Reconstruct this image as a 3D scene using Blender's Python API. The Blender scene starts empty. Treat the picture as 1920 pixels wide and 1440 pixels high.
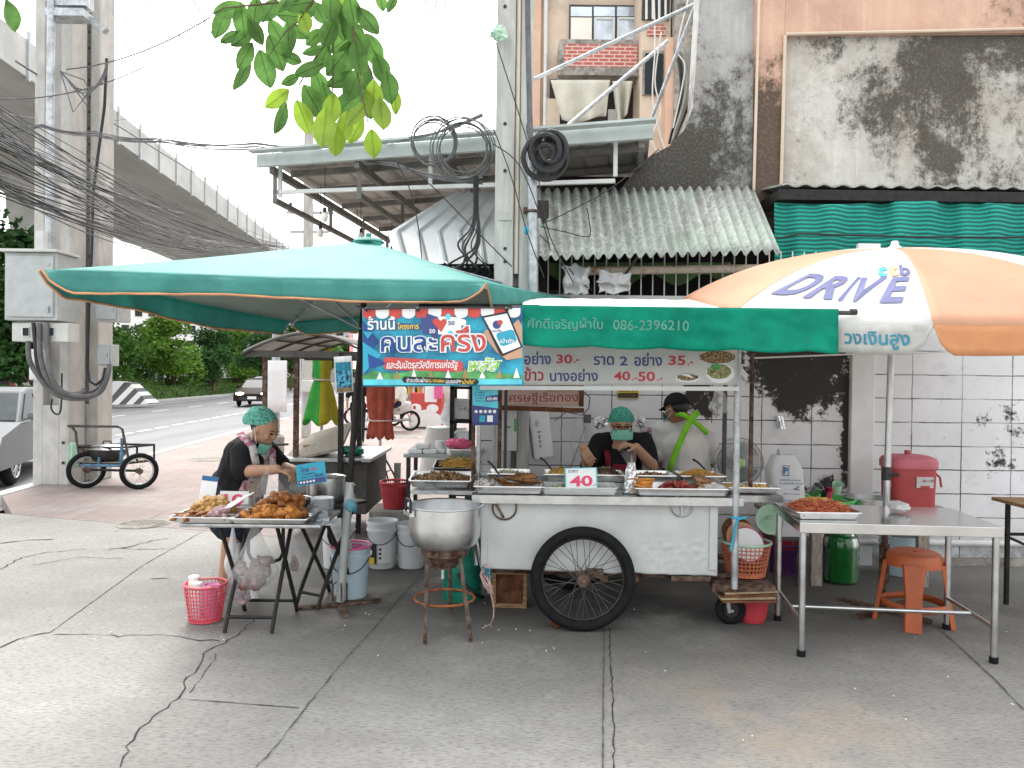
import bpy, bmesh, math, random
from mathutils import Vector as V, Matrix, noise as NZ
R = math.radians
rnd = random.Random(11)
S = bpy.context.scene
C = S.collection
# ---------------------------------------------------------------- camera
F, EYE = 1440.0, 1.58
cd = bpy.data.cameras.new('camera'); cam = bpy.data.objects.new('camera', cd); C.objects.link(cam)
cd.sensor_width = 36; cd.lens = 27; cd.clip_end = 2000; cd.clip_start = .05
CM = Matrix.Rotation(R(90 - .6), 4, 'X') @ Matrix.Rotation(R(.7), 4, 'Z')
CM.translation = (0, 0, EYE)
cam.matrix_world = CM
S.camera = cam
CR = CM.to_3x3()
# ---------------------------------------------------------------- world, sun, exposure
SUN_EL, SUN_AZ = 52, -22            # degrees; azimuth from +Y (ahead), negative = left
w = bpy.data.worlds.new('World'); S.world = w; w.use_nodes = True
nt = w.node_tree; nt.nodes.clear()
sk = nt.nodes.new('ShaderNodeTexSky'); sk.sky_type = 'NISHITA'; sk.sun_disc = False
sk.sun_elevation = R(SUN_EL); sk.sun_rotation = R(SUN_AZ); sk.dust_density = 6; sk.air_density = 1.6; sk.ozone_density = 1
hs = nt.nodes.new('ShaderNodeHueSaturation'); hs.inputs['Saturation'].default_value = .12
bg = nt.nodes.new('ShaderNodeBackground'); bg.inputs[1].default_value = .15
ow = nt.nodes.new('ShaderNodeOutputWorld')
oc = nt.nodes.new('ShaderNodeMix'); oc.data_type = 'RGBA'; oc.inputs['Factor'].default_value = .42; oc.inputs['B'].default_value = (4.6, 4.7, 4.8, 1)      # even cloud cover over the clear-sky model
nt.links.new(sk.outputs[0], hs.inputs['Color']); nt.links.new(hs.outputs[0], oc.inputs['A']); nt.links.new(oc.outputs['Result'], bg.inputs[0]); nt.links.new(bg.outputs[0], ow.inputs[0])
sd = bpy.data.lights.new('sun', 'SUN'); sd.energy = .8; sd.angle = R(25); sd.color = (1, .965, .91)
so = bpy.data.objects.new('sun', sd); C.objects.link(so)
sdir = V((math.sin(R(SUN_AZ)) * math.cos(R(SUN_EL)), math.cos(R(SUN_AZ)) * math.cos(R(SUN_EL)), math.sin(R(SUN_EL))))
so.rotation_euler = sdir.to_track_quat('Z', 'Y').to_euler(); so.location = (0, 0, 30)
S.view_settings.view_transform = 'Standard'; S.view_settings.look = 'None'; S.view_settings.gamma = 1
S.view_settings.exposure = 1.75
S.cycles.use_denoising = True
S.cycles.max_bounces = 8; S.cycles.transparent_max_bounces = 24
# ---------------------------------------------------------------- photo measurements -> points in the place
def P(u, v, D):                      # the point at distance D (along +Y) that the photo shows at pixel u, v
    d = CR @ V(((u - 960) / F, (720 - v) / F, -1))
    return V((0, 0, EYE)) + d * (D / d.y)
def G(u, v, z=0):                    # the point on the level z
    d = CR @ V(((u - 960) / F, (720 - v) / F, -1))
    return V((0, 0, EYE)) + d * ((z - EYE) / d.z)
def XD(u, D): return P(u, 705, D).x
# ---------------------------------------------------------------- mesh builder
def wloc(o):
    l = V((0, 0, 0))
    while o: l += o.location; o = o.parent
    return l
def rotm(rx=0, ry=0, rz=0):
    return (Matrix.Rotation(rz, 3, 'Z') @ Matrix.Rotation(ry, 3, 'Y') @ Matrix.Rotation(rx, 3, 'X'))
class MB:
    def __init__(s): s.v = []; s.f = []; s.mi = []; s.m = 0
    def add(s, vs, fs):
        n = len(s.v); s.v += [V(p) for p in vs]
        for f in fs: s.f.append([i + n for i in f]); s.mi.append(s.m)
        return s
    def box(s, c, d, rot=None):
        c = V(c); q = rot or Matrix.Identity(3)
        vs = [c + q @ V((x * d[0] / 2, y * d[1] / 2, z * d[2] / 2)) for z in (-1, 1) for y in (-1, 1) for x in (-1, 1)]
        return s.add(vs, [(0, 2, 3, 1), (4, 5, 7, 6), (0, 1, 5, 4), (2, 6, 7, 3), (0, 4, 6, 2), (1, 3, 7, 5)])
    def ring(s, c, ax, r, n, up=None):
        ax = V(ax).normalized(); up = V(up) if up else (V((0, 0, 1)) if abs(ax.z) < .95 else V((1, 0, 0)))
        a = ax.cross(up).normalized(); b = ax.cross(a).normalized()
        return [V(c) + a * (r * math.cos(2 * math.pi * k / n)) + b * (r * math.sin(2 * math.pi * k / n)) for k in range(n)]
    def tube(s, pts, r, n=8, closed=False, cap=True):
        pts = [V(p) for p in pts]; m = len(pts); rs = r if isinstance(r, (list, tuple)) else [r] * m
        vs = []; up = None
        for i in range(m):
            t = (pts[(i + 1) % m] - pts[i - 1]) if closed else (pts[min(i + 1, m - 1)] - pts[max(i - 1, 0)])
            if t.length < 1e-9: t = V((0, 0, 1))
            t.normalize()
            if up is None: up = V((0, 0, 1)) if abs(t.z) < .9 else V((1, 0, 0))
            a = t.cross(up)
            if a.length < 1e-4: a = t.cross(V((.3, 1, .2)))
            a.normalize(); b = a.cross(t).normalized(); up = b
            vs += [pts[i] + a * (rs[i] * math.cos(2 * math.pi * k / n)) + b * (rs[i] * math.sin(2 * math.pi * k / n)) for k in range(n)]
        fs = []
        for i in range(m if closed else m - 1):
            j = (i + 1) % m
            for k in range(n):
                l = (k + 1) % n; fs.append((i * n + k, i * n + l, j * n + l, j * n + k))
        if cap and not closed: fs += [tuple(range(n))[::-1], tuple(range((m - 1) * n, m * n))]
        return s.add(vs, fs)
    def cyl(s, a, b, r0, r1=None, n=14): return s.tube([a, b], [r0, r0 if r1 is None else r1], n)
    def lathe(s, prof, c=(0, 0, 0), n=28, q=None):       # prof: (radius, z) list, open polyline
        c = V(c); q = q or Matrix.Identity(3); vs = []; fs = []; m = len(prof)
        for (r, z) in prof:
            vs += [c + q @ V((r * math.cos(2 * math.pi * k / n), r * math.sin(2 * math.pi * k / n), z)) for k in range(n)]
        for i in range(m - 1):
            for k in range(n):
                l = (k + 1) % n; fs.append((i * n + k, i * n + l, (i + 1) * n + l, (i + 1) * n + k))
        if prof[0][0] < .002: pass
        return s.add(vs, fs)
    def torus(s, c, ax, r, t, n=40, k=10, sq=1):
        pts = s.ring(c, ax, r, n); return s.tube(pts, t, k, closed=True)
    def grid(s, fn, nu, nv, cu=False):
        vs = [fn(i / nu, j / nv) for j in range(nv + 1) for i in range(nu + (0 if cu else 1))]
        w_ = nu if cu else nu + 1
        fs = [(j * w_ + i, j * w_ + (i + 1) % w_, (j + 1) * w_ + (i + 1) % w_, (j + 1) * w_ + i) for j in range(nv) for i in range(nu)]
        return s.add(vs, fs)
    def sph(s, c, r, n=12, m=8, q=None, amp=0, fr=3, seed=0):
        c = V(c); r = r if isinstance(r, (tuple, list)) else (r, r, r); q = q or Matrix.Identity(3); vs = []; fs = []
        for j in range(m + 1):
            th = math.pi * j / m
            for i in range(n):
                ph = 2 * math.pi * i / n; d = V((math.sin(th) * math.cos(ph), math.sin(th) * math.sin(ph), math.cos(th)))
                k = 1 + (amp * NZ.noise(d * fr + V((seed * 7.3, seed * 3.1, seed))) if amp else 0)
                vs.append(c + q @ V((d.x * r[0] * k, d.y * r[1] * k, d.z * r[2] * k)))
        for j in range(m):
            for i in range(n): fs.append((j * n + i, (j + 1) * n + i, (j + 1) * n + (i + 1) % n, j * n + (i + 1) % n))
        return s.add(vs, fs)
    def prism(s, poly, M, d):                              # polygon in the local xy plane of M, extruded along z by d
        n = len(poly); vs = [M @ V((x, y, 0)) for x, y in poly] + [M @ V((x, y, d)) for x, y in poly]
        return s.add(vs, [tuple(range(n))[::-1], tuple(range(n, 2 * n))] + [(i, (i + 1) % n, n + (i + 1) % n, n + i) for i in range(n)])
    def build(s, name, mat, parent=None, smooth=False, bevel=0, thick=0, sub=0, origin=None):
        me = bpy.data.meshes.new(name)
        if parent is None:
            if origin is None:
                lo = [min(p[k] for p in s.v) for k in range(3)]; hi = [max(p[k] for p in s.v) for k in range(3)]
                origin = V(((lo[0] + hi[0]) / 2, (lo[1] + hi[1]) / 2, lo[2]))
            base = V(origin)
        else: base = wloc(parent)
        me.from_pydata([p - base for p in s.v], [], s.f)
        for m_ in (mat if isinstance(mat, (list, tuple)) else [mat]): me.materials.append(m_)
        for p, k in zip(me.polygons, s.mi): p.material_index = k
        bm = bmesh.new(); bm.from_mesh(me); bmesh.ops.remove_doubles(bm, verts=bm.verts, dist=1e-5)
        bmesh.ops.recalc_face_normals(bm, faces=bm.faces); bm.to_mesh(me); bm.free()
        if smooth:
            me.polygons.foreach_set('use_smooth', [True] * len(me.polygons))
            if smooth != 2: me.set_sharp_from_angle(angle=R(38))
        o = bpy.data.objects.new(name, me); C.objects.link(o)
        if parent is None: o.location = base
        else: o.parent = parent
        if thick:
            md = o.modifiers.new('thickness', 'SOLIDIFY'); md.thickness = thick; md.offset = 0
        if bevel:
            md = o.modifiers.new('edges', 'BEVEL'); md.width = bevel; md.segments = 2; md.limit_method = 'ANGLE'; md.angle_limit = R(40)
        if sub:
            md = o.modifiers.new('round', 'SUBSURF'); md.levels = sub; md.render_levels = sub
        return o
def tag(o, label, cat, group=None, kind=None):
    o['label'] = label; o['category'] = cat
    if group: o['group'] = group
    if kind: o['kind'] = kind
    return o
def thing(name, label, cat, loc, group=None):
    o = bpy.data.objects.new(name, None); o.empty_display_size = .1; C.objects.link(o); o.location = V(loc)
    return tag(o, label, cat, group)
def struct(o, label=None, cat=None):
    o['kind'] = 'structure'; o['label'] = label or o.name.replace('_', ' '); o['category'] = cat or o.name.split('.')[0].replace('_', ' ')
    return o
def dup(src, loc=None, rz=None, label=None, parent=None, sc=None):
    c = src.copy(); C.objects.link(c)
    if parent: c.parent = parent
    if loc is not None: c.location = V(loc)
    if rz is not None: c.rotation_euler = rz if isinstance(rz, (tuple, list)) else (0, 0, rz)
    if sc: c.scale = (sc, sc, sc)
    if label: c['label'] = label
    for ch in list(src.children): dup(ch, parent=c)
    return c
def face(c, right, up):                                   # frame: x right, y up, z out of the face
    x = V(right).normalized(); y = V(up); y = (y - x * y.dot(x)).normalized(); z = x.cross(y)
    M = Matrix.Identity(4)
    for i in range(3): M[i][0] = x[i]; M[i][1] = y[i]; M[i][2] = z[i]; M[i][3] = c[i]
    return M
def sign(u0, v0, u1, v1, D, yaw=0, tilt=0, spin=0):       # an upright board seen at those photo pixels; returns frame, width, height
    c = P((u0 + u1) / 2, (v0 + v1) / 2, D); q = rotm(0, 0, R(yaw)) @ rotm(R(tilt), 0, 0) @ rotm(0, R(-spin), 0)
    return face(c, q @ V((1, 0, 0)), q @ V((0, 0, 1))), abs(u1 - u0) * D / F, abs(v1 - v0) * D / F
def text(name, body, mat, parent, M, h=None, wd=None, bold=0, ext=.0008, shear=0, fn=None, z=0, xy=(0, 0), align='CENTER'):
    c = bpy.data.curves.new(name, 'FONT'); c.body = body; c.align_x = align; c.offset = bold; c.shear = shear; c.resolution_u = 3
    o = bpy.data.objects.new(name, c); C.objects.link(o)
    me = bpy.data.meshes.new_from_object(o.evaluated_get(bpy.context.evaluated_depsgraph_get()))
    bpy.data.objects.remove(o); bpy.data.curves.remove(c)
    co = [v.co.copy() for v in me.vertices]; x0 = min(p.x for p in co); x1 = max(p.x for p in co); y0 = min(p.y for p in co); y1 = max(p.y for p in co)
    sy = (h / (y1 - y0)) if h else wd / (x1 - x0); sx = (wd / (x1 - x0)) if wd else sy
    b = MB(); vs = []
    for p in co:
        q = V(((p.x - (x0 + x1) / 2) * sx + xy[0], (p.y - (y0 + y1) / 2) * sy + xy[1], z))
        vs.append(fn(q) if fn else M @ q)
    b.add(vs, [tuple(p.vertices) for p in me.polygons]); bpy.data.meshes.remove(me)
    o = b.build(name, mat, parent)
    return o
# ---------------------------------------------------------------- materials
MT = {}
def mk(n, c, r=.6, m=0, v=.15, s=6, b=0, bs=60, c2=None, lo=.38, hi=.62, al=1, st=None, tr=0, sp=None, coat=0, sheen=0, trn=0, dirt=None, dlo=.55, dhi=.7, ds=3):
    ma = bpy.data.materials.new(n); ma.use_nodes = True; t = ma.node_tree; N = t.nodes; L = t.links
    bs_ = N['Principled BSDF']; tc = N.new('ShaderNodeTexCoord'); mp = N.new('ShaderNodeMapping'); L.new(tc.outputs['Object'], mp.inputs[0])
    if st: mp.inputs['Scale'].default_value = st
    nz = N.new('ShaderNodeTexNoise'); nz.inputs['Scale'].default_value = s; nz.inputs['Detail'].default_value = 8; nz.inputs['Roughness'].default_value = .65
    L.new(mp.outputs[0], nz.inputs['Vector'])
    mr = N.new('ShaderNodeMapRange'); mr.inputs['From Min'].default_value = lo; mr.inputs['From Max'].default_value = hi; L.new(nz.outputs['Fac'], mr.inputs[0])
    mx = N.new('ShaderNodeMix'); mx.data_type = 'RGBA'; L.new(mr.outputs[0], mx.inputs['Factor'])
    mx.inputs['A'].default_value = (*[k * (1 - v) for k in c], 1); mx.inputs['B'].default_value = (*(c2 or [min(1, k * (1 + v)) for k in c]), 1)
    out = mx.outputs['Result']
    if dirt:
        n2 = N.new('ShaderNodeTexNoise'); n2.inputs['Scale'].default_value = ds; n2.inputs['Detail'].default_value = 10; n2.inputs['Roughness'].default_value = .75
        L.new(mp.outputs[0], n2.inputs['Vector']); m2 = N.new('ShaderNodeMapRange'); m2.inputs['From Min'].default_value = dlo; m2.inputs['From Max'].default_value = dhi
        L.new(n2.outputs['Fac'], m2.inputs[0]); x2 = N.new('ShaderNodeMix'); x2.data_type = 'RGBA'; L.new(m2.outputs[0], x2.inputs['Factor']); L.new(out, x2.inputs['A'])
        x2.inputs['B'].default_value = (*dirt, 1); out = x2.outputs['Result']
    L.new(out, bs_.inputs['Base Color'])
    rr = N.new('ShaderNodeMapRange'); rr.inputs['To Min'].default_value = max(.02, r - .1); rr.inputs['To Max'].default_value = min(1, r + .1); L.new(nz.outputs['Fac'], rr.inputs[0])
    L.new(rr.outputs[0], bs_.inputs['Roughness']); bs_.inputs['Metallic'].default_value = m; bs_.inputs['Alpha'].default_value = al
    bs_.inputs['Transmission Weight'].default_value = tr
    if sp is None and r >= .7: sp = .18
    if sp is not None: bs_.inputs['Specular IOR Level'].default_value = sp
    if coat: bs_.inputs['Coat Weight'].default_value = coat
    if b:
        n3 = N.new('ShaderNodeTexNoise'); n3.inputs['Scale'].default_value = bs; n3.inputs['Detail'].default_value = 5; L.new(mp.outputs[0], n3.inputs['Vector'])
        bu = N.new('ShaderNodeBump'); bu.inputs['Strength'].default_value = b; bu.inputs['Distance'].default_value = .01; L.new(n3.outputs['Fac'], bu.inputs['Height']); L.new(bu.outputs[0], bs_.inputs['Normal'])
    if trn:
        tl = N.new('ShaderNodeBsdfTranslucent'); L.new(out, tl.inputs['Color']); ms = N.new('ShaderNodeMixShader'); ms.inputs[0].default_value = trn
        L.new(bs_.outputs[0], ms.inputs[1]); L.new(tl.outputs[0], ms.inputs[2]); L.new(ms.outputs[0], N['Material Output'].inputs['Surface'])
    MT[n] = ma
    return ma
mk('steel', (.55, .56, .56), .32, 1, .12, 9, .05, 30)
mk('steel_dull', (.42, .43, .43), .45, 1, .2, 14, .05, 30)
mk('aluminium', (.7, .71, .72), .3, 1, .1, 5, .1, 12, dirt=(.35, .34, .33), dlo=.62, dhi=.8)
mk('galvanised', (.45, .48, .5), .5, .8, .25, 12)
mk('rust', (.09, .04, .024), .9, 0, .4, 20, .4, 60, c2=(.17, .125, .1))
mk('rust_orange', (.3, .1, .04), .9, 0, .4, 25, .4, 60)
mk('black_metal', (.012, .012, .013), .5, .1, .3, 20, c2=(.028, .025, .022), sp=.3)
mk('black_plastic', (.02, .02, .022), .45, 0, .2)
mk('rubber', (.011, .011, .012), .8, 0, .3, 20, .3, 90)
mk('cart_white', (.5, .52, .51), .42, 0, .08, 5, .12, 7, dirt=(.33, .33, .31), dlo=.6, dhi=.82, ds=5)
mk('white_paint', (.75, .76, .76), .5, 0, .06)
mk('white_plastic', (.72, .75, .77), .4, 0, .05, 4, dirt=(.45, .45, .42), dlo=.62, dhi=.85)
mk('blue_plastic', (.5, .63, .7), .4, 0, .06, 4, dirt=(.35, .4, .42), dlo=.65, dhi=.85)
mk('foam', (.82, .83, .84), .7, 0, .04)
mk('teal_cloth', (.085, .35, .31), .6, 0, .14, 4, .2, 25, trn=.38, sp=.35)
mk('umbrella_lining', (.46, .53, .49), .8, 0, .06, 3, .15, 20, trn=.35); mk('orange_piping', (.6, .3, .16), .8, 0, .2)
mk('green_vinyl', (.003, .235, .15), .55, 0, .2, 5, .3, 9, trn=.15, sp=.12)
mk('umbrella_white', (.78, .78, .76), .7, 0, .04, 3, .1, 20, trn=.3, dirt=(.5, .48, .42), dlo=.6, dhi=.85, ds=4)
mk('umbrella_orange', (.7, .4, .27), .7, 0, .06, 3, .1, 20, trn=.3)
mk('pale_valance', (.55, .56, .53), .7, 0, .1, 5, .1, 20, trn=.2, dirt=(.36, .34, .28), dlo=.5, dhi=.75, ds=4)
mk('orange_valance', (.66, .31, .15), .7, 0, .08, 5, .1, 20, trn=.2)
mk('ink_navy', (.05, .07, .22), .6, 0, .1); mk('ink_slate', (.075, .085, .22), .6, 0, .1); mk('ink_blue', (.02, .13, .3), .6, 0, .1); mk('ink_teal', (.02, .2, .3), .6, 0, .1)
mk('ink_red', (.5, .03, .06), .6, 0, .1); mk('ink_pink', (.75, .06, .16), .6, 0, .1); mk('ink_black', (.02, .02, .025), .6, 0, .1); mk('ink_white', (.8, .82, .83), .6, 0, .04)
mk('ink_cyan', (.03, .36, .52), .6, 0, .1); mk('ink_yellow', (.75, .55, .03), .6, 0, .1); mk('ink_lime', (.3, .62, .1), .6, 0, .1); mk('ink_green', (.08, .32, .1), .6, 0, .35, 12)
mk('ink_maroon', (.35, .03, .03), .6, 0, .1); mk('ink_gold', (.35, .24, .08), .6, 0, .1); mk('ink_faded', (.2, .52, .4), .6, 0, .5, 40, c2=(.06, .3, .22)); mk('ink_orange', (.66, .3, .16), .6, 0, .1)
mk('banner_blue', (.02, .2, .46), .45, 0, .5, 4, .15, 10, c2=(.03, .45, .62), trn=.1)
mk('banner_white', (.6, .61, .59), .5, 0, .1, 3, .15, 10, trn=.15)
mk('poster_red', (.55, .07, .06), .6, 0, .1)
mk('wood', (.3, .19, .1), .8, 0, .35, 10, .3, 40, st=(1, 8, 8)); mk('wood_dark', (.14, .06, .03), .8, 0, .45, 12, .3, 30); mk('wood_grey', (.33, .3, .25), .85, 0, .3, 12, .3, 40, st=(6, 6, 1))
mk('cardboard', (.33, .24, .15), .9, 0, .2, 9)
mk('red_plastic', (.48, .045, .06), .38, 0, .1); mk('red_matte', (.42, .06, .06), .5, 0, .1); mk('pink_plastic', (.75, .12, .25), .4, 0, .1); mk('magenta_plastic', (.68, .1, .3), .4, 0, .1)
mk('coral_plastic', (.62, .09, .12), .45, 0, .12); mk('orange_basket', (.52, .16, .08), .5, 0, .15); mk('orange_plastic', (.46, .105, .03), .45, 0, .15, 5, dirt=(.3, .12, .06), dlo=.6, dhi=.8, ds=6)
mk('purple_plastic', (.11, .03, .14), .45, 0, .15); mk('green_plastic', (.1, .5, .12), .4, 0, .1); mk('mint_plastic', (.45, .65, .5), .5, 0, .08); mk('lilac_plastic', (.75, .28, .5), .35, 0, .08)
mk('gas_green', (.01, .22, .15), .4, .1, .25, 8, .1, 20, dirt=(.03, .08, .06), dlo=.55, dhi=.75)
mk('bag', (.72, .75, .76), .2, 0, .1, 8, .9, 18, al=.26); mk('bag_white', (.78, .79, .8), .4, 0, .06, 6, .5, 14, al=.85, trn=.2); mk('bag_clear', (.7, .73, .74), .1, 0, .06, 8, 1, 26, al=.12)
mk('foil', (.75, .76, .78), .22, 1, .2, 20, .9, 30)
mk('glass_green', (.01, .2, .03), .08, 0, .1, 4, .2, 6, tr=.55, coat=.3)
mk('glass_dark', (.03, .04, .045), .2, 0, .2, 3, sp=.08); mk('glass_sky', (.5, .56, .62), .08, .3, .3, 2)
mk('car_silver', (.17, .18, .19), .45, 0, .05, 3, sp=.06); mk('car_brown', (.03, .022, .017), .5, 0, .1, 3, sp=.02); mk('car_white', (.75, .76, .77), .3, 0, .04, 3, coat=.5); mk('car_red', (.4, .02, .03), .3, .1, .1, 3, coat=.5); mk('car_dark', (.03, .03, .035), .3, .3, .1, 3, coat=.4)
mk('lamp_lit', (.85, .83, .75), .2, 0, .02)
mk('skin', (.42, .235, .15), .5, 0, .08, 12, .05, 80, sp=.4); mk('skin_tan', (.33, .17, .1), .5, 0, .1, 12, .05, 80, sp=.4)
mk('hair', (.015, .012, .011), .5, 0, .3, 40)
mk('cloth_black', (.012, .012, .014), .85, 0, .3, 10, .4, 20); mk('cloth_white', (.66, .65, .63), .85, 0, .06, 6, .5, 12); mk('cloth_maroon', (.17, .015, .03), .85, 0, .2, 10, .3, 20); mk('cloth_navy', (.02, .025, .04), .85, 0, .2)
mk('strap_green', (.2, .55, .03), .7, 0, .12, 20); mk('net_green', (.03, .3, .22), .7, 0, .6, 55, .9, 70, c2=(.12, .52, .4), lo=.3, hi=.7); mk('net_light', (.08, .42, .32), .7, 0, .6, 70, .9, 90, c2=(.2, .6, .48))
mk('mask', (.2, .52, .42), .85, 0, .08, 10, .4, 30)
mk('floral', (.62, .58, .56), .85, 0, .1, 10, 0, 20, c2=(.35, .09, .16), lo=.5, hi=.58, dirt=(.1, .14, .2), dlo=.56, dhi=.62, ds=14)
mk('eye', (.02, .015, .012), .2, 0, .1); mk('glasses', (.06, .02, .018), .3, 0, .1)
mk('pole_concrete', (.5, .49, .465), .85, 0, .12, 3, .25, 30, st=(2, 2, 1), dirt=(.3, .285, .26), dlo=.54, dhi=.8, ds=1.6)
mk('pole_pale', (.46, .46, .44), .85, 0, .14, 6, .25, 40, st=(3, 3, .5), dirt=(.3, .29, .27), dlo=.55, dhi=.8, ds=4)
mk('viaduct_concrete', (.4, .4, .38), .9, 0, .16, .25, 0, st=(3, .3, 1)); mk('viaduct_parapet', (.5, .5, .48), .9, 0, .12, .6)
mk('box_grey', (.42, .45, .45), .5, .2, .1, 5, dirt=(.3, .31, .3), dlo=.6, dhi=.8); mk('box_pale', (.55, .56, .54), .55, 0, .08, 5)
mk('cable', (.018, .018, .02), .6, 0, .2); mk('cable_grey', (.12, .12, .125), .6, 0, .3)
mk('pipe_cream', (.68, .62, .5), .6, 0, .06); mk('pipe_white', (.66, .66, .64), .5, 0, .06)
mk('hedge', (.07, .13, .03), .8, 0, .5, 6, 0, trn=.2); mk('bark', (.12, .09, .06), .95, 0, .3, 10, .5, 30)
mk('leaf_dark', (.05, .13, .035), .6, 0, .4, 1.2, trn=.25, sp=.2); mk('leaf_mid', (.1, .22, .045), .6, 0, .4, 1.2, trn=.3, sp=.2); mk('leaf_light', (.16, .3, .05), .6, 0, .4, 1.2, trn=.35, sp=.2)
mk('leaf_near', (.1, .215, .05), .5, 0, .35, 9, .1, 30, trn=.5, sp=.25); mk('leaf_young', (.26, .4, .04), .45, 0, .2, 9, .1, 30, trn=.45)
mk('sheet_metal', (.34, .36, .36), .42, .55, .12, 3, .05, 10); mk('sheet_under', (.46, .44, .41), .7, .1, .15, 3); mk('fascia', (.47, .52, .51), .55, .1, .1, 3)
mk('roof_steel', (.2, .19, .18), .7, .1, .2, 8); mk('frame_steel', (.09, .085, .08), .7, .2, .2, 8); mk('white_frame', (.66, .68, .67), .5, 0, .06)
mk('plaster_peach', (.68, .46, .34), .9, 0, .08, 1.5, dirt=(.42, .33, .27), dlo=.56, dhi=.78, ds=1.2); mk('plaster_cream', (.66, .55, .44), .9, 0, .08, 1.5, dirt=(.4, .35, .29), dlo=.56, dhi=.8, ds=1.2); mk('concrete_old', (.33, .31, .28), .95, 0, .3, 4, .2, 20, dirt=(.1, .095, .085), dlo=.5, dhi=.66, ds=7)
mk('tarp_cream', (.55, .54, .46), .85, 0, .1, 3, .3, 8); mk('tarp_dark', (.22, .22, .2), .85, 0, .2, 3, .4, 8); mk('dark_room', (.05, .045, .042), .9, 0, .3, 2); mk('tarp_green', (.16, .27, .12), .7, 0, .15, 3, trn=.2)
mk('rope', (.5, .36, .32), .9, 0, .3, 40); mk('tile_dark', (.06, .06, .06), .9, 0, .3, 8)
mk('cloth_red_brown', (.33, .075, .05), .75, 0, .2, 6, .3, 12, trn=.15); mk('cloth_green', (.05, .34, .06), .7, 0, .12, 6, .2, 12, trn=.2); mk('cloth_olive', (.34, .29, .02), .7, 0, .12, 6, .2, 12, trn=.2)
# ---------------------------------------------------------------- special surface materials
class NT:
    def __init__(s, n, rough=.8):
        s.ma = bpy.data.materials.new(n); s.ma.use_nodes = True; s.t = s.ma.node_tree; s.N = s.t.nodes; s.L = s.t.links
        s.p = s.N['Principled BSDF']; s.p.inputs['Roughness'].default_value = rough; s.tc = s.N.new('ShaderNodeTexCoord').outputs['Object']; MT[n] = s.ma
    def put(s, sock, x):
        if hasattr(x, 'is_output') or hasattr(x, 'links'): s.L.new(x, sock)
        elif isinstance(x, (tuple, list)): sock.default_value = (*x, 1) if (len(x) == 3 and sock.type == 'RGBA') else x
        else: sock.default_value = x
    def mapv(s, sc=(1, 1, 1), loc=(0, 0, 0), rot=(0, 0, 0), src=None):
        n = s.N.new('ShaderNodeMapping'); n.inputs['Scale'].default_value = sc; n.inputs['Location'].default_value = loc; n.inputs['Rotation'].default_value = rot; s.L.new(src or s.tc, n.inputs[0]); return n.outputs[0]
    def noise(s, sc, det=8, ro=.65, vec=None, dist=0):
        n = s.N.new('ShaderNodeTexNoise'); n.inputs['Scale'].default_value = sc; n.inputs['Detail'].default_value = det; n.inputs['Roughness'].default_value = ro; n.inputs['Distortion'].default_value = dist
        s.L.new(vec or s.tc, n.inputs['Vector']); return n.outputs['Fac']
    def rng(s, x, a, b, c=0, d=1):
        n = s.N.new('ShaderNodeMapRange'); s.put(n.inputs[0], x)
        for i, k in enumerate((a, b, c, d)): n.inputs[i + 1].default_value = k
        return n.outputs[0]
    def mix(s, f, a, b):
        n = s.N.new('ShaderNodeMix'); n.data_type = 'RGBA'; s.put(n.inputs['Factor'], f); s.put(n.inputs['A'], a); s.put(n.inputs['B'], b); return n.outputs['Result']
    def m(s, op, a, b=0, cl=False):
        n = s.N.new('ShaderNodeMath'); n.operation = op; n.use_clamp = cl; s.put(n.inputs[0], a); s.put(n.inputs[1], b); return n.outputs[0]
    def xyz(s, v=None):
        n = s.N.new('ShaderNodeSeparateXYZ'); s.L.new(v or s.tc, n.inputs[0]); return n.outputs
    def comb(s, x, y, z=0):
        n = s.N.new('ShaderNodeCombineXYZ'); s.put(n.inputs[0], x); s.put(n.inputs[1], y); s.put(n.inputs[2], z); return n.outputs[0]
    def blob(s, x, z, x0, z0, rx, rz):                      # soft ellipse mask in the face of a wall
        a = s.m('POWER', s.m('DIVIDE', s.m('SUBTRACT', x, x0), rx), 2); b = s.m('POWER', s.m('DIVIDE', s.m('SUBTRACT', z, z0), rz), 2)
        return s.rng(s.m('SQRT', s.m('ADD', a, b)), 1.25, .4)
    def brick(s, vec, w_, h, mort, off=.5, sm=.1):
        n = s.N.new('ShaderNodeTexBrick'); n.offset = off; s.L.new(vec, n.inputs['Vector']); n.inputs['Scale'].default_value = 1; n.inputs['Brick Width'].default_value = w_; n.inputs['Row Height'].default_value = h
        n.inputs['Mortar Size'].default_value = mort; n.inputs['Mortar Smooth'].default_value = sm; n.inputs['Color1'].default_value = (0, 0, 0, 1); n.inputs['Color2'].default_value = (1, 1, 1, 1); return n.outputs['Fac'], n.outputs['Color']
    def out(s, col, h=None, st=.3, dist=.01, rough=None):
        s.put(s.p.inputs['Base Color'], col)
        if rough is not None: s.put(s.p.inputs['Roughness'], rough)
        if h is not None:
            b = s.N.new('ShaderNodeBump'); b.inputs['Strength'].default_value = st; b.inputs['Distance'].default_value = dist; s.L.new(h, b.inputs['Height']); s.L.new(b.outputs[0], s.p.inputs['Normal'])
        return s.ma
n = NT('paving_concrete', .85)                              # worn cast concrete, brushed across
big = n.noise(.55, 6, .6); mid = n.noise(3.5, 9, .75, n.mapv((1, 2.2, 1))); fine = n.noise(60, 4, .7, n.mapv((.45, 1.5, 1))); spk = n.noise(150, 2, .5)
c = n.mix(n.rng(big, .35, .65), (.27, .26, .24), (.38, .368, .342)); c = n.mix(n.rng(mid, .4, .62), n.mix(.35, c, (.17, .165, .155)), c)
c = n.mix(n.rng(fine, .48, .66, 0, .8), c, (.12, .115, .11)); c = n.mix(n.rng(spk, .66, .75, 0, .55), c, (.55, .54, .5))
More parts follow.
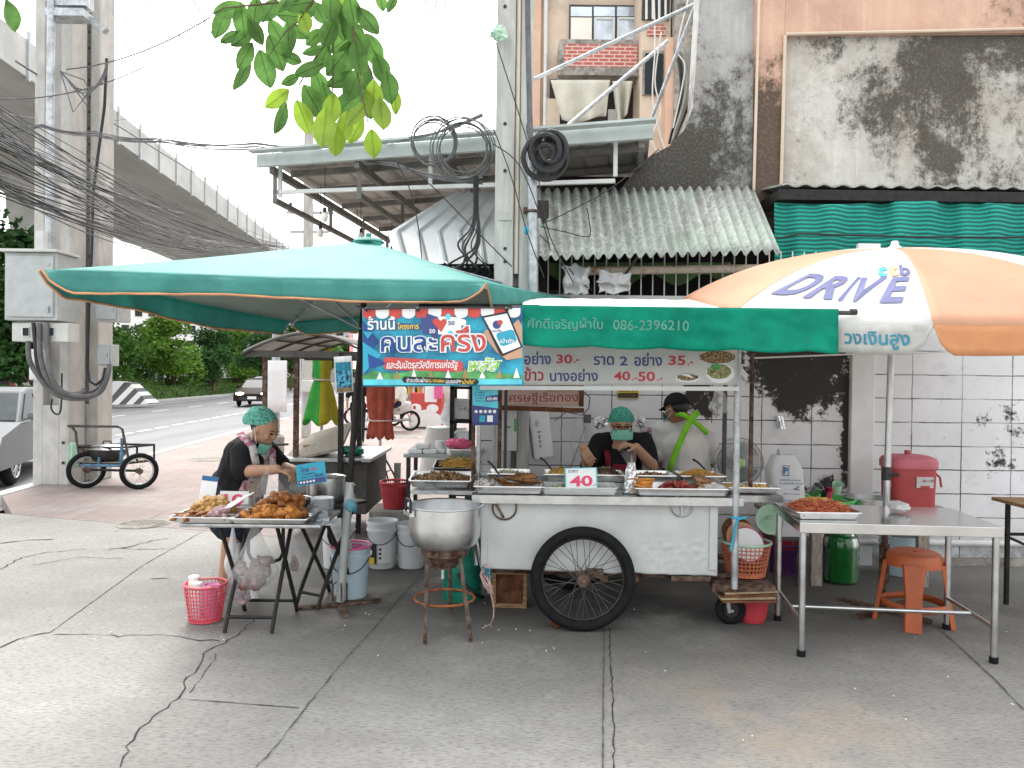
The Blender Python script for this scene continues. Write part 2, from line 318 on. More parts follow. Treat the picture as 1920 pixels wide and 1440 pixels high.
X = n.xyz(); tan = n.m('MULTIPLY', n.blob(X[0], X[1], 1.2, 3.6, .7, .6), n.rng(n.noise(2.2), .45, .6)); c = n.mix(n.m('MULTIPLY', tan, .4), c, (.44, .33, .23))
dk = n.m('MULTIPLY', n.blob(X[0], X[1], .7, 5.7, 4.2, 1.75), n.rng(n.noise(1.3, 8), .2, .5)); c = n.mix(n.m('MULTIPLY', dk, .84), c, (.062, .059, .055))     # spilt grease, painted darker and wider as contact shadow under the stall
n.out(c, n.m('ADD', n.m('MULTIPLY', fine, .8), mid), .45, .012, n.rng(mid, .3, .7, .7, .95))
n = NT('sidewalk_tiles', .8)
q = n.mapv(rot=(0, 0, R(-4.5))); f, cc = n.brick(q, .4, .4, .006, 0); pat = n.rng(n.noise(.9, 8, .7), .42, .6)
c = n.mix(pat, (.28, .225, .21), (.31, .275, .258)); c = n.mix(n.rng(n.noise(7, 8, .7), .45, .7, 0, .45), c, (.18, .15, .145)); c = n.mix(n.m('MULTIPLY', f, .8), c, (.2, .17, .16))
n.p.inputs['Specular IOR Level'].default_value = .12; n.out(c, n.m('SUBTRACT', n.noise(30), f), .3)
n = NT('asphalt', .85); c = n.mix(n.rng(n.noise(.35, 6, .6, n.mapv((2.5, .25, 1))), .4, .6), (.15, .15, .155), (.2, .2, .205)); n.out(n.mix(n.rng(n.noise(40, 3), .5, .7, 0, .4), c, (.09, .09, .092)), n.noise(80, 3), .25)
n = NT('block_wall', .75)                                   # white painted blocks, black mould
X = n.xyz(); q = n.comb(n.m('ADD', X[0], n.m('MULTIPLY', n.m('SUBTRACT', n.noise(5), .5), .02)), n.m('ADD', X[2], n.m('MULTIPLY', n.m('SUBTRACT', n.noise(4.3), .5), .02)))
f, cc = n.brick(q, .43, .204, .005, .0)
f = n.m('MULTIPLY', f, n.rng(n.noise(3.3, 4, .6), .25, .55, .5, 1))
c = n.mix(n.rng(n.noise(1.6, 8, .6), .4, .65), (.74, .75, .76), (.83, .84, .855)); c = n.mix(n.m('MULTIPLY', cc, .16), c, (.45, .46, .47)); c = n.mix(n.rng(n.noise(9, 8, .7), .55, .75, 0, .5), c, (.5, .5, .49))
f = n.m('MULTIPLY', f, n.rng(n.noise(2.1, 6, .6), .3, .5, .35, 1)); c = n.mix(f, c, (.06, .058, .055))
sp = n.noise(11, 10, .8); msk = n.m('MAXIMUM', n.blob(X[0], X[2], 2.5, 1.68, .6, .5), n.m('MAXIMUM', n.blob(X[0], X[2], 2.92, 1.15, .12, .75), n.m('MAXIMUM', n.m('MULTIPLY', n.blob(X[0], X[2], 1.64, 1.42, .2, .24), .8), n.m('MAXIMUM', n.m('MULTIPLY', n.blob(X[0], X[2], 4.2, 1.1, .4, .5), .42), n.m('MULTIPLY', n.blob(X[0], X[2], 2.6, .55, .5, .3), .55)))))
mo = n.rng(n.m('ADD', n.m('MULTIPLY', msk, .82), n.m('ADD', n.m('MULTIPLY', n.m('SUBTRACT', n.noise(4.2, 10, .78), .5), 2.1), n.m('MULTIPLY', n.m('SUBTRACT', sp, .5), 1.1))), .4, .52); c = n.mix(mo, c, (.032, .03, .027))
lowd = n.m('MULTIPLY', n.rng(X[2], .35, 0), n.rng(n.noise(5, 9, .75), .38, .56)); c = n.mix(n.m('MULTIPLY', lowd, .85), c, (.09, .085, .078)); st_ = n.rng(n.noise(6, 9, .8, n.mapv((1, 1, .35))), .62, .72, 0, .7); c = n.mix(st_, c, (.14, .135, .125))
n.out(c, n.m('SUBTRACT', n.m('MULTIPLY', n.noise(14), .4), n.m('ADD', f, n.m('MULTIPLY', mo, .3))), .35, .008)
def stained(nm, base, pale, dark, dl, off=0, seed=0, warm=(.4, .34, .27)):      # rain streaked, mouldy render
    n = NT(nm, .95); n.p.inputs['Specular IOR Level'].default_value = .15; X = n.xyz(); src = n.mapv((1, 1, 1), (seed, seed * .7, seed * 1.3)); st = n.noise(5, 9, .75, n.mapv((1, 1, .07), (seed, 0, 0))); st2 = n.noise(13, 9, .8, n.mapv((1, 1, .05), (seed, 0, 3))); cl = n.noise(.62, 7, .62, src, .5); md = n.noise(2.3, 9, .72, src, .3); sp = n.noise(19, 10, .85, src); fs = n.noise(46, 4, .7, src)
    c = n.mix(n.rng(st, .36, .64), base, pale); c = n.mix(n.rng(n.noise(1.1, 8, .7, n.mapv((1, 1, 1), (seed + 4, 2, 1))), .46, .62, 0, .75), c, warm); c = n.mix(n.rng(st2, .55, .7, 0, .6), c, [min(1, k * 1.12) for k in pale])
    k = n.m('ADD', n.m('MULTIPLY', n.rng(cl, .4, .62), .8), n.m('MULTIPLY', n.m('SUBTRACT', md, .5), 1.5)); k = n.m('ADD', k, n.m('MULTIPLY', n.m('SUBTRACT', sp, .5), 1.5)); k = n.m('ADD', k, n.m('MULTIPLY', n.m('SUBTRACT', st, .5), .9)); k = n.m('ADD', k, n.m('ADD', n.m('MULTIPLY', n.rng(X[2], dl[0], dl[1]), dl[2]), off))
    d = n.rng(k, .42, .74); soft = n.rng(k, .1, .6, 0, .5); c = n.mix(soft, c, [a * .55 for a in base]); c = n.mix(n.m('MULTIPLY', d, .9), c, n.mix(n.rng(fs, .48, .64), dark, (.12, .108, .09)))
    n.out(c, n.m('ADD', sp, fs), .35, .01)
stained('stained_wall', (.5, .48, .44), (.68, .67, .63), (.06, .053, .045), (6, 3, 0.0), .2, 3.1)
stained('stained_dark_wall', (.38, .38, .37), (.54, .54, .53), (.042, .04, .034), (1.5, .3, .62), .02, 7.7, (.32, .31, .29))
stained('stained_peach', (.62, .4, .3), (.7, .48, .37), (.075, .055, .042), (1.15, .25, .85), -.22, 5.2, (.5, .32, .25))
n = NT('asbestos_sheet', .9); X = n.xyz(); c = n.mix(n.rng(n.noise(22, 9, .8), .4, .6), (.22, .23, .21), (.5, .52, .49)); c = n.mix(n.rng(n.noise(1.4, 6), .42, .66, 0, .55), c, (.36, .46, .38)); c = n.mix(n.rng(n.noise(8, 9, .7, n.mapv((1, .2, .2))), .52, .68, 0, .7), c, (.14, .14, .125)); n.out(c, n.noise(40), .3)
n = NT('shade_net', .8); X = n.xyz(); wv = n.m('SINE', n.m('MULTIPLY', n.m('ADD', X[2], n.m('MULTIPLY', n.noise(3), .006)), 175)); fn = n.noise(90, 4, .8, n.mapv((1, 1, .5)))
c = n.mix(n.rng(wv, -.7, .8), (.008, .14, .115), (.015, .42, .34)); c = n.mix(n.rng(fn, .5, .7, 0, .7), c, (.008, .11, .09)); n.out(c, n.m('ADD', wv, fn), .5, .01)
n = NT('red_brick', .9); X = n.xyz(); f, cc = n.brick(n.comb(X[0], X[2]), .17, .06, .011); n.out(n.mix(f, n.mix(n.rng(n.noise(14), .4, .6), (.4, .1, .08), (.5, .15, .12)), (.62, .45, .4)))
n = NT('stripe_black_white', .7); X = n.xyz(); k = n.m('ADD', n.m('MULTIPLY', X[0], 1), n.m('MULTIPLY', X[2], -.35)); n.out(n.mix(n.m('GREATER_THAN', n.m('FRACT', n.m('MULTIPLY', k, 2.3)), .5), (.6, .6, .58), (.06, .06, .06)))
n = NT('kerb_red_white', .8); X = n.xyz(); n.out(n.mix(n.m('GREATER_THAN', n.m('FRACT', n.m('MULTIPLY', X[1], .5)), .5), (.6, .58, .55), (.45, .12, .1)))
n = NT('ground_earth', .95); n.out(n.mix(n.rng(n.noise(.3), .4, .6), (.16, .155, .14), (.22, .21, .2)))
# ---------------------------------------------------------------- ground, paving, road
def lineX(x0, y, sl=-.08): return x0 + sl * (y - 20)
b = MB(); b.add([(-900, -300, -.2), (900, -300, -.2), (900, 1500, -.2), (-900, 1500, -.2)], [(0, 1, 2, 3)]); struct(b.build('ground', MT['ground_earth']), 'flat ground reaching the horizon', 'ground')
def slab(name, poly, z, mat, label, depth=.2):
    b = MB(); b.prism(poly, Matrix.Translation((0, 0, z - depth)), depth); return struct(b.build(name, mat, origin=(0, 0, 0)), label)
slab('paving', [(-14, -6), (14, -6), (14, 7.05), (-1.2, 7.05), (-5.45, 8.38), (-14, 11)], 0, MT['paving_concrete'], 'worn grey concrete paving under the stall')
slab('sidewalk', [(-5.45, 8.385), (-1.2, 7.055), (1.0, 7.055), (1.0, 19), (1.4, 120), (lineX(-7.2, 120) + .0, 120), (lineX(-7.2, 9.6), 9.6)], .002, MT['sidewalk_tiles'], 'pink tiled sidewalk along the road')
b = MB(); b.add([(lineX(-7.0, -6), -6, -.12), (lineX(-7.0, 400), 400, -.12), (lineX(-17.5, 400), 400, -.12), (-19, 30, -.12), (-30, 24, -.12), (-30, -6, -.12)], [(0, 1, 2, 3, 4, 5)]); struct(b.build('road', MT['asphalt'], origin=(0, 0, 0)), 'grey asphalt main road')
mk('road_paint', (.62, .62, .6), .7, 0, .1, 20, dirt=(.3, .3, .3), dlo=.5, dhi=.7, ds=8)
b = MB()
def mark(x0, y0, y1, wd=.13): b.add([(lineX(x0, y0) - wd / 2, y0, -.115), (lineX(x0, y0) + wd / 2, y0, -.115), (lineX(x0, y1) + wd / 2, y1, -.115), (lineX(x0, y1) - wd / 2, y1, -.115)], [(0, 1, 2, 3)])
y = 9.5
while y < 90: mark(-10.4, y, y + .95, .17); y += 1.35
y = 9.5
while y < 60: mark(-7.75, y, y + .8, .16); y += 1.2
y = 14
while y < 90: mark(-14.2, y, y + 2, .14); y += 4.6
mark(-17.0, 24, 150, .14)
struct(b.build('road_markings', MT['road_paint'], origin=(0, 0, 0)), 'white painted lane dashes and edge line')
def kerb(name, x0, y0, y1, mat, label, z=.012, wd=.2):
    b = MB(); b.add([(lineX(x0, yy) + dx, yy, zz) for yy in (y0, y1) for dx, zz in ((0, -.15), (0, z), (wd, z), (wd, -.15))], [(0, 1, 2, 3), (4, 7, 6, 5), (0, 4, 5, 1), (1, 5, 6, 2), (2, 6, 7, 3)])
    return struct(b.build(name, mat, origin=(0, 0, 0)), label)
kerb('kerb', -7.4, 9.6, 25.4, MT['pole_pale'], 'pale concrete kerb between sidewalk and road')
kerb('kerb_painted', -7.4, 25.4, 120, MT['kerb_red_white'], 'red and white painted kerb of the sidewalk')
kerb('kerb_median', -17.7, 30, 200, MT['pole_concrete'], 'grey kerb of the planted median', .05)
slab('median_soil', [(lineX(-17.5, 30.05), 30.05), (lineX(-17.5, 300), 300), (-90, 300), (-90, 30.05)], -.02, MT['ground_earth'], 'soil of the planted median')
mk('crack', (.05, .048, .045), .95, 0, .4, 30); mk('seam', (.1, .097, .09), .95, 0, .4, 20)
def crack(b, px, wd, jit=.01, seed=1, z=.003):
    r = random.Random(seed); pts = [G(u, v) for u, v in px]; q = []
    for i in range(len(pts) - 1):
        a, c = pts[i], pts[i + 1]; k = max(2, int((c - a).length / .045))
        for j in range(k): q.append(a.lerp(c, j / k))
    q.append(pts[-1]); vs = []; fs = []
    for i, p in enumerate(q):
        t = (q[min(i + 1, len(q) - 1)] - q[max(i - 1, 0)]); nn = V((-t.y, t.x, 0)).normalized(); o = nn * r.uniform(-jit, jit) if 0 < i else V()
        ww = wd * r.uniform(.2, .8) / 2; vs += [(*(p + o + nn * ww).xy, z), (*(p + o - nn * ww).xy, z)]
        if i: fs.append((2 * i - 2, 2 * i - 1, 2 * i + 1, 2 * i))
    b.add(vs, fs)
b = MB()
for k, (px, wd, j) in enumerate([
    ([(225, 1440), (240, 1400), (262, 1365), (290, 1345), (330, 1310), (352, 1290), (348, 1278), (372, 1250), (385, 1225), (410, 1212), (440, 1195), (478, 1162)], .012, .014),
    ([(352, 1312), (560, 1328)], .01, .001), ([(0, 1215), (35, 1200), (70, 1190), (95, 1186)], .02, .012), ([(95, 1186), (200, 1110), (265, 1062), (330, 1025), (400, 985)], .011, .004),
    ([(0, 1019), (50, 1013), (100, 1012)], .05, .006), ([(200, 1032), (250, 1024), (285, 1014), (316, 1010)], .035, .015), ([(205, 1028), (262, 1030), (330, 1030)], .02, .01), ([(0, 1068), (40, 1046), (90, 1036), (160, 1030)], .018, .016),
    ([(100, 1190), (160, 1190), (240, 1193), (300, 1188), (360, 1200), (410, 1203)], .014, .02), ([(282, 1086), (318, 1084)], .03, .008), ([(405, 1225), (395, 1250), (375, 1275), (352, 1300)], .008, .012),
    ([(1143, 1178), (1144, 1230), (1149, 1300), (1152, 1370), (1150, 1440), (1152, 1500)], .012, .006), ([(60, 1060), (150, 1045), (230, 1048)], .012, .012)]): crack(b, px, wd, j, k + 3)
struct(b.build('paving_cracks', MT['crack'], origin=(0, 0, 0)), 'crooked cracks in the concrete paving', 'cracks')
b = MB()
for k, (px, wd, j) in enumerate([([(480, 1440), (500, 1420), (530, 1385), (572, 1328), (600, 1295), (640, 1245), (700, 1180), (760, 1110), (800, 1062)], .011, .004), ([(1133, 1176), (1131, 1300), (1130, 1440), (1129, 1520)], .014, .001),
    ([(1768, 1185), (1860, 1270), (1920, 1332)], .016, .002), ([(0, 988), (120, 962), (185, 949)], .012, .001), ([(215, 998), (300, 965)], .012, .001), ([(1620, 1085), (1768, 1185)], .012, .003)]): crack(b, px, wd, j, k + 40, .005)
struct(b.build('paving_joints', MT['seam'], origin=(0, 0, 0)), 'straight joints between the paving slabs', 'joints')
def crumbs(b, rg, nn, z=.004):
    for _ in range(nn):
        p = G(rnd.uniform(rg[0], rg[2]), rnd.uniform(rg[1], rg[3])); r = rnd.uniform(.002, .0055)
        b.sph((p.x, p.y, r * .5), (r, r * rnd.uniform(.6, 1.3), r * .6), 5, 3)
b = MB(); crumbs(b, (150, 1060, 420, 1200), 90); crumbs(b, (560, 1130, 1240, 1230), 30); crumbs(b, (1240, 1180, 1900, 1400), 14); tag(b.build('food_crumbs', MT['foam'], origin=(0, 0, 0)), 'scattered pale crumbs and grit on the concrete paving', 'crumbs', kind='stuff')
def cover(name, cu, cv, rx, ry, label, rect=False):
    p = G(cu, cv); o = thing(name, label, 'manhole', (p.x, p.y, .004)); b = MB()
    if rect: b.box((p.x, p.y, .006), (rx * 2, ry * 2, .008))
    else: b.lathe([(0, .012), (rx * .88, .012), (rx * .9, .006), (rx, .006), (rx, 0)], (p.x, p.y, .002), 28)
    b.build('cover_plate', MT['concrete_old'], o)
    b = MB()
    for i in range(-5, 6):
        if rect: b.box((p.x + i * rx * .17, p.y, .0115), (.012, ry * 1.8, .003))
        else: b.box((p.x + i * rx * .15, p.y, .016), (.016, 1.6 * math.sqrt(max(0, (rx * .85) ** 2 - (i * rx * .15) ** 2)), .006))
    b.build('tread_pattern', MT['concrete_old'], o)
cover('manhole_cover', 398, 861, .42, .42, 'round iron manhole cover set in the sidewalk behind the left seller')
cover('drain_cover', 765, 819, .75, .42, 'rectangular concrete drain cover in the sidewalk before the motorbikes', True)
cover('valve_cover', 268, 983, .26, .2, 'small worn round cover in the pink patch of paving left of the food table')
# ---------------------------------------------------------------- viaduct
vy = [16, 22, 27, 32, 38, 45, 55, 66, 80, 100, 130]; HV = 12.0
def vpath(y): return lineX(-16.9, y, -.085), lineX(-28.0, y, -.075)
vd = thing('viaduct', 'pale concrete elevated road curving away above the avenue', 'viaduct', (vpath(45)[0], 45, 0))
b = MB(); prof = lambda y: [(vpath(y)[0], y, HV), (vpath(y)[0] - .5, y, HV - .12), ((vpath(y)[0] * .72 + vpath(y)[1] * .28), y, HV - .75), ((vpath(y)[0] * .3 + vpath(y)[1] * .7), y, HV - .75), (vpath(y)[1], y, HV), (vpath(y)[1], y, HV + .9), (vpath(y)[0] - .2, y, HV + .9)]
vs = []; fs = []
for y in vy: vs += prof(y)
for i in range(len(vy) - 1):
    for k in range(7): fs.append((i * 7 + k, i * 7 + (k + 1) % 7, i * 7 + 7 + (k + 1) % 7, i * 7 + 7 + k))
b.add(vs, fs); b.build('girder', MT['viaduct_concrete'], vd)
b = MB(); vs = []
for y in vy: x = vpath(y)[0]; vs += [(x - .15, y, HV + .02), (x + .12, y, HV + .02), (x + .12, y, HV + 1.35), (x - .15, y, HV + 1.35)]
b.add(vs, [(i * 4 + k, i * 4 + (k + 1) % 4, i * 4 + 4 + (k + 1) % 4, i * 4 + 4 + k) for i in range(len(vy) - 1) for k in range(4)]); pr = b.build('parapet', MT['viaduct_parapet'], vd)
y = 20
while y < 120: x = vpath(y)[0]; b = MB(); b.box((x + .16, y, HV + .75), (.1, .13, 1.75)); b.build('joint_rib', MT['box_grey'], vd); y += 2.5
for (y, wd) in ((39, 1.25), (69, 1.5), (101, 1.5)):
    x = (vpath(y)[0] + vpath(y)[1]) / 2 - .3; b = MB(); hw = wd / 2
    for (x0, z0, x1, z1) in ((hw, -.2, hw, 7.2), (hw, 7.2, hw * 1.55, 9.6), (hw * 1.55, 9.6, hw * 1.6, 10.8), (hw * 1.6, 10.8, hw * 2, 11.3)):
        b.add([(x + sx * xx, y + sy * xx * .8, zz) for xx, zz in ((x0, z0), (x1, z1)) for sx, sy in ((-1, -1), (1, -1), (1, 1), (-1, 1))], [(k, (k + 1) % 4, 4 + (k + 1) % 4, 4 + k) for k in range(4)])
    b.build('pillar', MT['viaduct_parapet'], vd)
# ---------------------------------------------------------------- trees, hedges
def crown_mesh(name, seed, n=2600, sz=.17, sq=.95, nb=22):
    r = random.Random(seed); vs = []; fs = []; cl = []
    for _ in range(nb):
        a = r.uniform(0, 6.28); h = r.uniform(-.7, .95); k = r.uniform(.15, .75) * math.sqrt(max(.1, 1 - h * h * .8)); cl.append((V((k * math.cos(a), k * math.sin(a), h * sq)), r.uniform(.24, .42)))
    for _ in range(n):
        c0, rr = r.choice(cl); d = V((r.gauss(0, 1), r.gauss(0, 1), r.gauss(0, 1))).normalized() * rr * r.uniform(.55, 1.05); p = c0 + d
        x = V((r.gauss(0, 1), r.gauss(0, 1), r.gauss(0, .6))).normalized(); y_ = x.cross(V((r.gauss(0, 1), r.gauss(0, 1), r.gauss(0, 1)))).normalized(); s_ = sz * r.uniform(.5, 1.1); i = len(vs)
        vs += [p - x * s_ * .5, p + y_ * s_ * .28, p + x * s_ * .5, p - y_ * s_ * .28]; fs.append((i, i + 1, i + 2, i + 3))
    me = bpy.data.meshes.new(name); me.from_pydata(vs, [], fs); return me
CROWN = {}
for k, mt in (('d', 'leaf_dark'), ('m', 'leaf_mid'), ('l', 'leaf_light')):
    CROWN[k] = []
    for sd_ in range(2):
        me = crown_mesh('crown', sd_ * 17 + ord(k), 5200, .15); me.materials.append(MT[mt]); CROWN[k].append(me)
def tree(label, u, vb, D, h, rad, k='d', i=0, name='roadside_tree', grp='trees along the road median', trunk=.12, lean=0):
    p = P(u, 705, D); rad *= .7 if D > 40 else 1; h *= .8 if D > 40 else 1; o = thing(name, label, 'tree', (p.x, D, -.05), grp); th = max(1.1, h - rad * 1.9); r = random.Random(int(u) + int(D))
    b = MB(); b.tube([(p.x, D, -.1), (p.x + .1 + lean * .4, D, th * .5), (p.x + lean, D, th + .3)], [trunk, trunk * .8, trunk * .5], 8)
    for _ in range(6):
        a = r.uniform(0, 6.28); q = V((p.x + lean + math.cos(a) * rad * .55, D + math.sin(a) * rad * .5, th + r.uniform(.3, 1.2) * rad)); s0 = V((p.x + lean * .8, D, th * r.uniform(.6, .95))); b.tube([s0, s0.lerp(q, .5) + V((0, 0, -.12 * rad)), q], [trunk * .5, trunk * .35, trunk * .12], 6)
    b.build('trunk', MT['bark'], o, True)
    c = bpy.data.objects.new('crown', CROWN[k][i % 2]); C.objects.link(c); c.parent = o; c.location = (lean, 0, th + rad * .8); c.scale = (rad * 1.2, rad * 1.2, rad * 1.12); c.rotation_euler = (0, 0, r.uniform(0, 6))
def hedge(name, label, x0, y0, x1, y1, wd, h, n):
    r = random.Random(int(y0)); a = V((x0, y0, 0)); c = V((x1, y1, 0)); t = (c - a).normalized(); nn = V((-t.y, t.x, 0)); b = MB()
    L_ = (c - a).length; m = max(4, int(L_ / .6))
    b.grid(lambda s_, t_: a.lerp(c, s_) + nn * (wd * .44 * math.cos(t_ * math.pi)) + V((0, 0, -.1 + (h * .93) * math.sin(t_ * math.pi) ** .5 + .06 * NZ.noise(V((s_ * L_, t_ * 3, 1))))), m, 8)
    for _ in range(n):
        s_ = r.random(); t_ = r.random(); p = a.lerp(c, s_) + nn * (wd * .47 * math.cos(t_ * math.pi)) + V((0, 0, -.06 + h * math.sin(t_ * math.pi) ** .5)); x = V((r.gauss(0, 1), r.gauss(0, 1), r.gauss(0, 1))).normalized(); y_ = x.orthogonal().normalized(); z = r.uniform(.05, .13)
        b.add([p - x * z, p + y_ * z * .5, p + x * z, p - y_ * z * .5], [(0, 1, 2, 3)])
    tag(b.build(name, MT['hedge']), label, 'hedge')
hedge('clipped_hedge', 'long clipped green hedge along the median kerb behind the brown car', lineX(-18.6, 37), 37, lineX(-18.6, 95), 95, 1.3, .75, 5000)
hedge('clipped_hedge', 'upper clipped hedge row standing behind the front median hedge', lineX(-20.6, 36), 36, lineX(-20.6, 95), 95, 1.4, 1.15, 4500)
hedge('clipped_hedge', 'clipped hedge at the left edge beyond the silver car', -25, 30, -17.3, 31.5, 1.4, .95, 3500)
for a in (('big dark street tree at the left edge behind the grey cabinet', 0, 0, 34, 7.6, 3.0, 'd', 0), ('dark leafy tree hanging low beside the concrete pole pair on the left', 66, 0, 33, 5.2, 2.2, 'd', 1), ('rounded green tree just right of the concrete pole pair', 215, 0, 47, 5.6, 2.6, 'm', 1), ('light green feathery tree in the middle of the median row', 325, 0, 50, 6.4, 2.9, 'l', 0), ('bright green tree between the rounded tree and the feathery one', 270, 0, 52, 5.2, 2.5, 'm', 1),
          ('bushy dark tree before the second viaduct pillar', 398, 0, 53, 4.6, 2.5, 'd', 0), ('light green tree behind the pickup truck', 448, 0, 66, 5.6, 3.2, 'l', 0), ('dark tree above the oncoming brown car', 486, 0, 62, 6.0, 2.4, 'd', 1), ('dark tree behind the closed food cart', 545, 0, 74, 7.5, 3.1, 'd', 0), ('mid green tree behind the folded green umbrella', 610, 0, 84, 7.6, 3.3, 'm', 1), ('farthest dark tree right of the folded green umbrella', 655, 0, 96, 7.8, 3.2, 'd', 1)): tree(*a)
# ---------------------------------------------------------------- far buildings
def block(name, label, u0, u1, vt, D, dep, mat, rows, cols, grp=None, cat='building', z0=-.1):
    a, c = P(u0, 705, D), P(u1, 705, D); ht = P((u0 + u1) / 2, vt, D).z; o = thing(name, label, cat, ((a.x + c.x) / 2, D + dep / 2, z0), grp); b = MB(); b.box(((a.x + c.x) / 2, D + dep / 2, (ht + z0) / 2), (c.x - a.x, dep, ht - z0)); b.build('wall', MT[mat], o)
    b = MB(); b.box(((a.x + c.x) / 2, D + dep / 2, ht + .2), (c.x - a.x + .5, dep + .5, .4)); b.build('roof', MT['pole_pale'], o)
    for i in range(rows):
        for j in range(cols):
            x = a.x + (c.x - a.x) * (j + .5) / cols; z = ht * (i + .55) / rows; wd = (c.x - a.x) / cols * .62; hh = ht / rows * .5
            b = MB(); b.box((x, D - .03, z), (wd, .1, hh)); f = b.build('window', MT['white_frame'], o); b = MB(); b.box((x, D - .09, z), (wd * .86, .03, hh * .84)); b.build('pane', MT['glass_dark'], f)
block('apartment_block', 'white apartment block with rows of windows beyond the median trees', 222, 372, 575, 120, 20, 'white_paint', 5, 6)
block('apartment_block', 'pale grey block half hidden behind the viaduct far pillar', 392, 520, 585, 130, 20, 'pole_pale', 5, 5)
block('apartment_block', 'far pale block at the end of the street behind the closed cart', 545, 676, 560, 150, 20, 'pole_pale', 6, 5)
block('apartment_block', 'low cream house at the far left behind the big tree', -60, 60, 560, 95, 12, 'plaster_cream', 3, 4)
# ---------------------------------------------------------------- walls and buildings on the right
WY = 6.6
b = MB(); b.box((3.9, WY + .09, 1.1), (8.4, .18, 2.3)); tag(b.build('block_wall', MT['block_wall'], origin=(0, 0, 0)), 'white painted concrete block wall with black mould behind the food cart', 'wall')
b = MB(); b.box(((XD(1597, 6.55) + XD(1640, 6.55)) / 2, WY - .03, 1.1), (.2, .06, 2.3)); tag(b.build('wall_pilaster', MT['white_paint'], bevel=.008), 'smooth white pilaster on the block wall left of the red cooler', 'pilaster')
b = MB(); b.tube([(1.9, WY - .05, .2), (3.4, WY - .05, .195), (3.45, WY - .05, .2), (7.8, WY - .05, .19)], .028, 10); tag(b.build('drain_pipe', MT['pipe_white'], smooth=True), 'white plastic pipe running low along the block wall', 'pipe')
b = MB(); b.box((4, WY - .01, .03), (8, .05, .07)); struct(b.build('footing', MT['concrete_old']), 'dirty concrete footing along the bottom of the block wall')
g = thing('window_grille', 'white barred grille with a rusty cream pipe above the block wall', 'grille', (3, WY, 2.25)); b = MB()
x = .3
while x < 6.5: b.cyl((x, WY + .02, 2.2), (x, WY + .02, 2.68), .006, n=6); x += .1
b.build('bar', MT['white_frame'], g); b = MB(); b.box((3.4, WY + .02, 2.27), (6.2, .03, .03)); b.build('rail', MT['white_frame'], g)
mk('pipe_rusty', (.6, .52, .42), .7, 0, .1, 6, .2, 30, dirt=(.3, .15, .07), dlo=.52, dhi=.62, ds=9)
b = MB(); b.tube([P(1090, 508, 6.48), P(1300, 505, 6.48), P(1450, 503, 6.48), P(1560, 501, 6.48)], .035, 12); b.build('pipe', MT['pipe_rusty'], g, True)
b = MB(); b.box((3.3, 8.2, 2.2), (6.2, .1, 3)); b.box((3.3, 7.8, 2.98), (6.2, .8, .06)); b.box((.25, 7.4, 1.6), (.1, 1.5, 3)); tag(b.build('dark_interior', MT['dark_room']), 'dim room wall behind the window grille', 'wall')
b = MB(); b.grid(lambda s, t: P(1020 + s * 350, 492 + t * (22 + 22 * math.sin(s * 11) ** 2), 6.85 + .04 * math.sin(s * 30)), 40, 5); tag(b.build('green_tarp', MT['tarp_green'], smooth=True, thick=.004), 'sagging green tarp hanging under the corrugated awning', 'tarp')
# old house: curved end wall, peach column and band, big stained panel
hz = thing('old_house', 'old mould stained house end wall with peach column and blank panel', 'building', (3.5, 7.3, 3.3))
def wallpoly(name, px, D, mat, par, d=.25):
    pts = [P(u, v, D) for u, v in px]; b = MB(); M = Matrix(((1, 0, 0, 0), (0, 0, 1, D), (0, 1, 0, 0), (0, 0, 0, 1))); b.prism([(p.x, p.z) for p in pts], M, d); return b.build(name, MT[mat], par)
TOP = -330
wallpoly('stained_wall', [(1160, 358), (1190, 322), (1222, 291), (1256, 273), (1285, 242), (1300, 198), (1306, 100), (1312, 0), (1318, TOP), (1420, TOP), (1418, 357)], 7.3, 'stained_dark_wall', hz)
wallpoly('column', [(1412, 398), (1420, TOP), (1484, TOP), (1474, 62), (1466, 368), (1466, 398)], 7.26, 'stained_peach', hz)
wallpoly('band', [(1472, 64), (1482, TOP), (2300, TOP), (2300, 58)], 7.255, 'stained_peach', hz)
wallpoly('blank_panel', [(1462, 372), (1472, 60), (2300, 54), (2300, 380)], 7.31, 'stained_wall', hz)
b = MB(); b.tube([P(1474, 64, 7.24), P(1600, 61, 7.24), P(1760, 58, 7.24), P(1960, 53, 7.24)], .014, 6); b.tube([P(1472, 66, 7.24), P(1464, 368, 7.24)], .016, 6); b.tube([P(1423, 0, 7.24), P(1413, 368, 7.24)], .014, 6); b.build('edge_trim', MT['plaster_cream'], hz)
b = MB(); vs = []
for i in range(181): x = XD(1440, 7.0) + i * .03; zz = 3.34 + .013 * math.sin(i * 1.15); vs += [(x, 6.7, zz - .07), (x, 7.3, zz + .03)]
b.add(vs, [(2 * i, 2 * i + 1, 2 * i + 3, 2 * i + 2) for i in range(180)]); tag(b.build('eave_sheet', MT['asbestos_sheet'], thick=.012), 'narrow corrugated eave under the stained panel', 'roof sheet')
b = MB(); b.box((4.6, 6.95, 3.19), (4.6, .5, .09)); tag(b.build('eave_beam', MT['black_metal']), 'dark beam under the narrow corrugated eave', 'beam')
b = MB(); b.grid(lambda s, t: P(1452 + s * 560, 380 + t * 120 + 3 * math.sin(s * 9), 6.72 + .05 * math.sin(s * 23 + t * 2) + .03 * math.sin(s * 57)), 90, 12); nt_ = b.build('shade_net', MT['shade_net'], smooth=True, thick=.006, origin=(0, 0, 0)); tag(nt_, 'teal green shade netting hung below the stained panel', 'netting')
b = MB(); b.tube([P(1455, 448, 6.68), P(1500, 438, 6.64), P(1560, 440, 6.62), P(1700, 444, 6.64), P(2000, 446, 6.64)], .008, 6); tag(b.build('net_rope', MT['cable']), 'dark rope strung across the green netting', 'rope')
